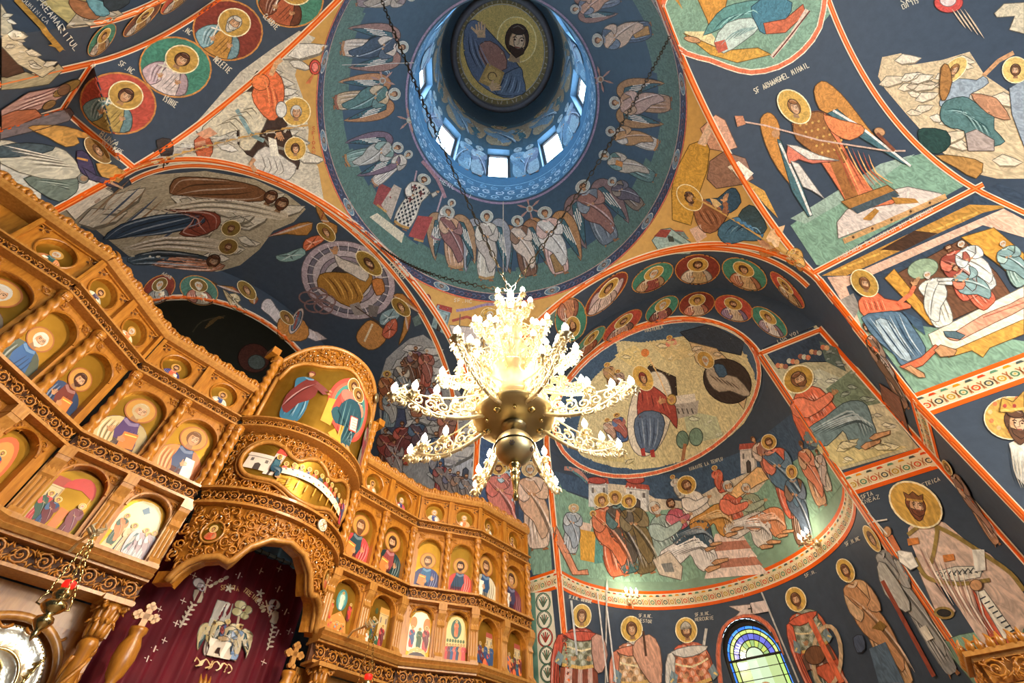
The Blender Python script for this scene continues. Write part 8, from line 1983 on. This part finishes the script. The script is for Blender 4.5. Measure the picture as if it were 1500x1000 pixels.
for F, H, r_, m_, hr_, fc in (((1030, 842), (968, 728), (150, 170, 160), (214, 206, 200), GREY, 1), ((1030, 810), (990, 726), (190, 80, 96), (60, 84, 100), HRB, 1), ((1060, 790), (1014, 698), (226, 214, 200), (196, 134, 40), (110, 66, 34), 1), ((1110, 806), (1078, 700), (214, 90, 50), (206, 196, 186), GREY, 1), ((1136, 790), (1102, 704), (150, 160, 130), (206, 130, 80), GREY, 1)):
    seg_canvas(lambda cv: seated(cv, F, H, r_, m_, hr_, (196, 150, 50) if H[0] == 1014 else None, 1, fc, 1.05), 'painted_seated_teacher')
# ================= nativity oval in the conch
oc, oa, ob = (962, 583), (150, -52), (22, 103)
def f(cv):
    cv.ell(oc, oa, ob, (64, 92, 122), 44)
    cv.poly([(842, 655), (850, 610), (862, 560), (905, 520), (900, 500), (930, 500), (960, 498), (1000, 492), (1040, 480), (1080, 500), (1104, 540), (1108, 580), (1090, 620), (1050, 652), (1000, 676), (930, 688), (870, 676)], (214, 200, 150), 2)
    cv.poly([(946, 528), (962, 540), (990, 552), (992, 580), (984, 600), (964, 590), (950, 560)], (56, 42, 38), 1)
    cv.poly([(996, 486), (1040, 474), (1090, 500), (1086, 520), (1040, 510), (1010, 500)], (50, 62, 80), 1)
    for P, c_ in (([(1010, 500), (1050, 510), (1100, 560), (1090, 600), (1060, 560), (1020, 530)], (206, 176, 130)), ([(900, 520), (930, 505), (956, 530), (940, 545)], (226, 206, 140)), ([(1000, 600), (1050, 610), (1060, 640), (1010, 650)], (190, 196, 160)), ([(850, 640), (900, 650), (930, 680), (870, 672)], (206, 190, 130)), ([(950, 500), (1000, 498), (1020, 520), (980, 530)], (216, 196, 140))): rocks(cv, P, c_, 7)
    cv.line([(oc[0]+oa[0]*cos(t)+ob[0]*sin(t), oc[1]+oa[1]*cos(t)+ob[1]*sin(t)) for t in [2*pi*k/44 for k in range(44)]], 7, LN, closed=True); cv.line([(oc[0]+oa[0]*cos(t)+ob[0]*sin(t), oc[1]+oa[1]*cos(t)+ob[1]*sin(t)) for t in [2*pi*k/44 for k in range(44)]], 4.5, OR, closed=True)
    cv.ell((945, 516), (6, 0), (0, 6), (226, 130, 44)); cv.line([(950, 522), (966, 552), (978, 582)], 1.6, (230, 190, 130))
seg_canvas(f, 'painted_nativity_ground', [conch, apse], label='oval nativity landscape in the apse vault')
def f(cv):
    cv.ell((952, 606), (30, 10), (-14, 62), (224, 214, 196), 30)
    cv.poly([(935, 578), (942, 562), (958, 566), (976, 580), (990, 596), (992, 628), (980, 612), (966, 604), (950, 608), (934, 610)], (164, 52, 34), 2); cv.poly([(930, 614), (944, 602), (966, 604), (974, 620), (966, 650), (954, 664), (938, 656), (930, 636)], (84, 104, 134), 2)
    for i in range(6): cv.line([(934+6*i, 612), (938+5*i, 636), (942+3*i, 656)], 2, (140, 158, 184) if i % 2 else (50, 66, 96), 2, taper=True); cv.line([(940+7*i, 572+3*i), (942+8*i, 590+3*i)], 1.8, (206, 90, 60) if i % 2 else (100, 24, 20), taper=True)
    cv.poly([(938, 658), (944, 656), (946, 668), (940, 668)], (170, 40, 30)); cv.poly([(952, 660), (958, 658), (960, 670), (954, 670)], (170, 40, 30)); hand(T(cv, (968, 588), (9, 0), (0, -9)), 0, 0, .7, SKIN, -1)
    head(T(cv, (942, 554), (16, 3), (-3, -19)), 0, 0, .78, (130, 44, 30), (214, 170, 70), SKIN, 0, .4)
seg_canvas(f, 'painted_virgin', [conch, apse], label='Virgin in red mantle and blue robe at the nativity')
def f(cv):
    cv.poly([(984, 592), (1024, 586), (1022, 606), (990, 614)], (180, 170, 160)); cv.poly([(986, 580), (1018, 576), (1020, 588), (990, 592)], (230, 220, 206)); [cv.line([(992+7*i, 598), (995+7*i, 606)], 2, (90, 84, 80)) for i in range(4)]; cv.ell((984, 585), (7, 0), (0, 8), (214, 170, 80)); cv.ell((984, 585), (3.5, 0), (0, 4.5), SKIN)
    cv.ell((1000, 644), (9, 0), (0, 13), (110, 140, 120)); cv.ell((1020, 640), (10, 0), (0, 13), (120, 150, 130)); cv.line([(1000, 676), (1004, 650)], 5, (170, 110, 70))
seg_canvas(f, 'painted_crib', [conch, apse])
def f(cv):
    cv.ell((1066, 558), (34, 14), (-10, 30), (60, 48, 44), 24); cv.poly([(1034, 542), (1044, 536), (1060, 548), (1080, 552), (1100, 576), (1090, 580), (1070, 572), (1054, 574), (1040, 562)], (176, 160, 140), 2); cv.poly([(1046, 534), (1060, 534), (1066, 548), (1054, 552)], (60, 90, 120), 2)
    for i in range(5): cv.line([(1040+8*i, 548+3*i), (1052+8*i, 558+3*i)], 1.8, (100, 84, 70), taper=True)
    head(T(cv, (1034, 527), (13, 2), (-2, -13)), 0, 0, .78, GREY, (196, 150, 60), SKIN, 2, -.3)
seg_canvas(f, 'painted_joseph', [conch, apse])
for F, H, r_, m_, hl in (((900, 570), (888, 530), (170, 120, 80), (190, 150, 90), HALO), ((912, 575), (904, 540), (196, 170, 150), (150, 120, 110), HALO), ((990, 526), (980, 490), (214, 110, 80), (226, 150, 120), HALO), ((898, 648), (888, 612), (206, 190, 170), (190, 150, 130), HALO), ((914, 648), (902, 604), (64, 96, 150), (170, 90, 80), HALO)):
    P_('painted_angel' if F[1] < 600 else 'painted_midwife', F, H, r_, m_, HRB, hl, 0, 1.4)
# quieter fills between figures
cv = W(10)
cv.poly([(704, 500), (716, 480), (720, 470), (740, 500), (735, 560), (712, 560)], (206, 190, 150)); cv.build('painted_rock')
SKY = 14.0
EXPO = 0.06
LAMPS_AND_FILL = [((.05+.66*sin(a), -.04+.66*cos(a), z), 56) for a, z in ((0.3, 2.5), (1.87, 2.5), (3.44, 2.5), (5.0, 2.5))]
LAMPS_AND_FILL += [((.05, -.04, 4.06), 360), ((.5, -.2, 3.0), 34), ((-.4, .2, 3.0), 30)]
LAMPS_AND_FILL += [((.4, -6.2, 3.0), 610), ((-2.4, -5.2, 2.4), 110)]  # added fill lights in the west arm, standing for unseen nave lamps
LAMPS_AND_FILL += [((5.36, 1.32, 3.42), 9), ((5.48, -1.22, 3.52), 9)]      # the two apse sconces
# ================================================================== camera, light, world, view
cd = bpy.data.cameras.new('camera'); cam = bpy.data.objects.new('camera', cd); COL.objects.link(cam)
cd.sensor_width = 36; cd.lens = FPX/1500*36; cd.clip_start = .02; cd.clip_end = 300
cam.matrix_world = Matrix(((rt2.x, up2.x, -fw.x, CAMP.x), (rt2.y, up2.y, -fw.y, CAMP.y), (rt2.z, up2.z, -fw.z, CAMP.z), (0, 0, 0, 1)))
SC.camera = cam
w = bpy.data.worlds.new('sky'); SC.world = w; w.use_nodes = True
bg = w.node_tree.nodes['Background']; bg.inputs['Color'].default_value = (.62, .82, 1.0, 1); bg.inputs['Strength'].default_value = SKY
def plight(name, loc, energy, col, r=.06):
    l = bpy.data.lights.new(name, 'POINT'); l.energy = energy; l.color = col; l.shadow_soft_size = r
    o = bpy.data.objects.new(name, l); COL.objects.link(o); o.location = loc; return o
WARM = (1.0, .83, .62)
for loc, e in LAMPS_AND_FILL: plight('lamp_or_fill_light', loc, e, WARM, .12)
SC.view_settings.view_transform = 'Standard'; SC.view_settings.look = 'None'
SC.view_settings.gamma = 1; SC.view_settings.use_curve_mapping = False; SC.view_settings.exposure = EXPO
SC.cycles.use_denoising = True
for o in list(COL.objects):
    if o.parent is None: o.location.z += EYE
bpy.context.view_layer.update()
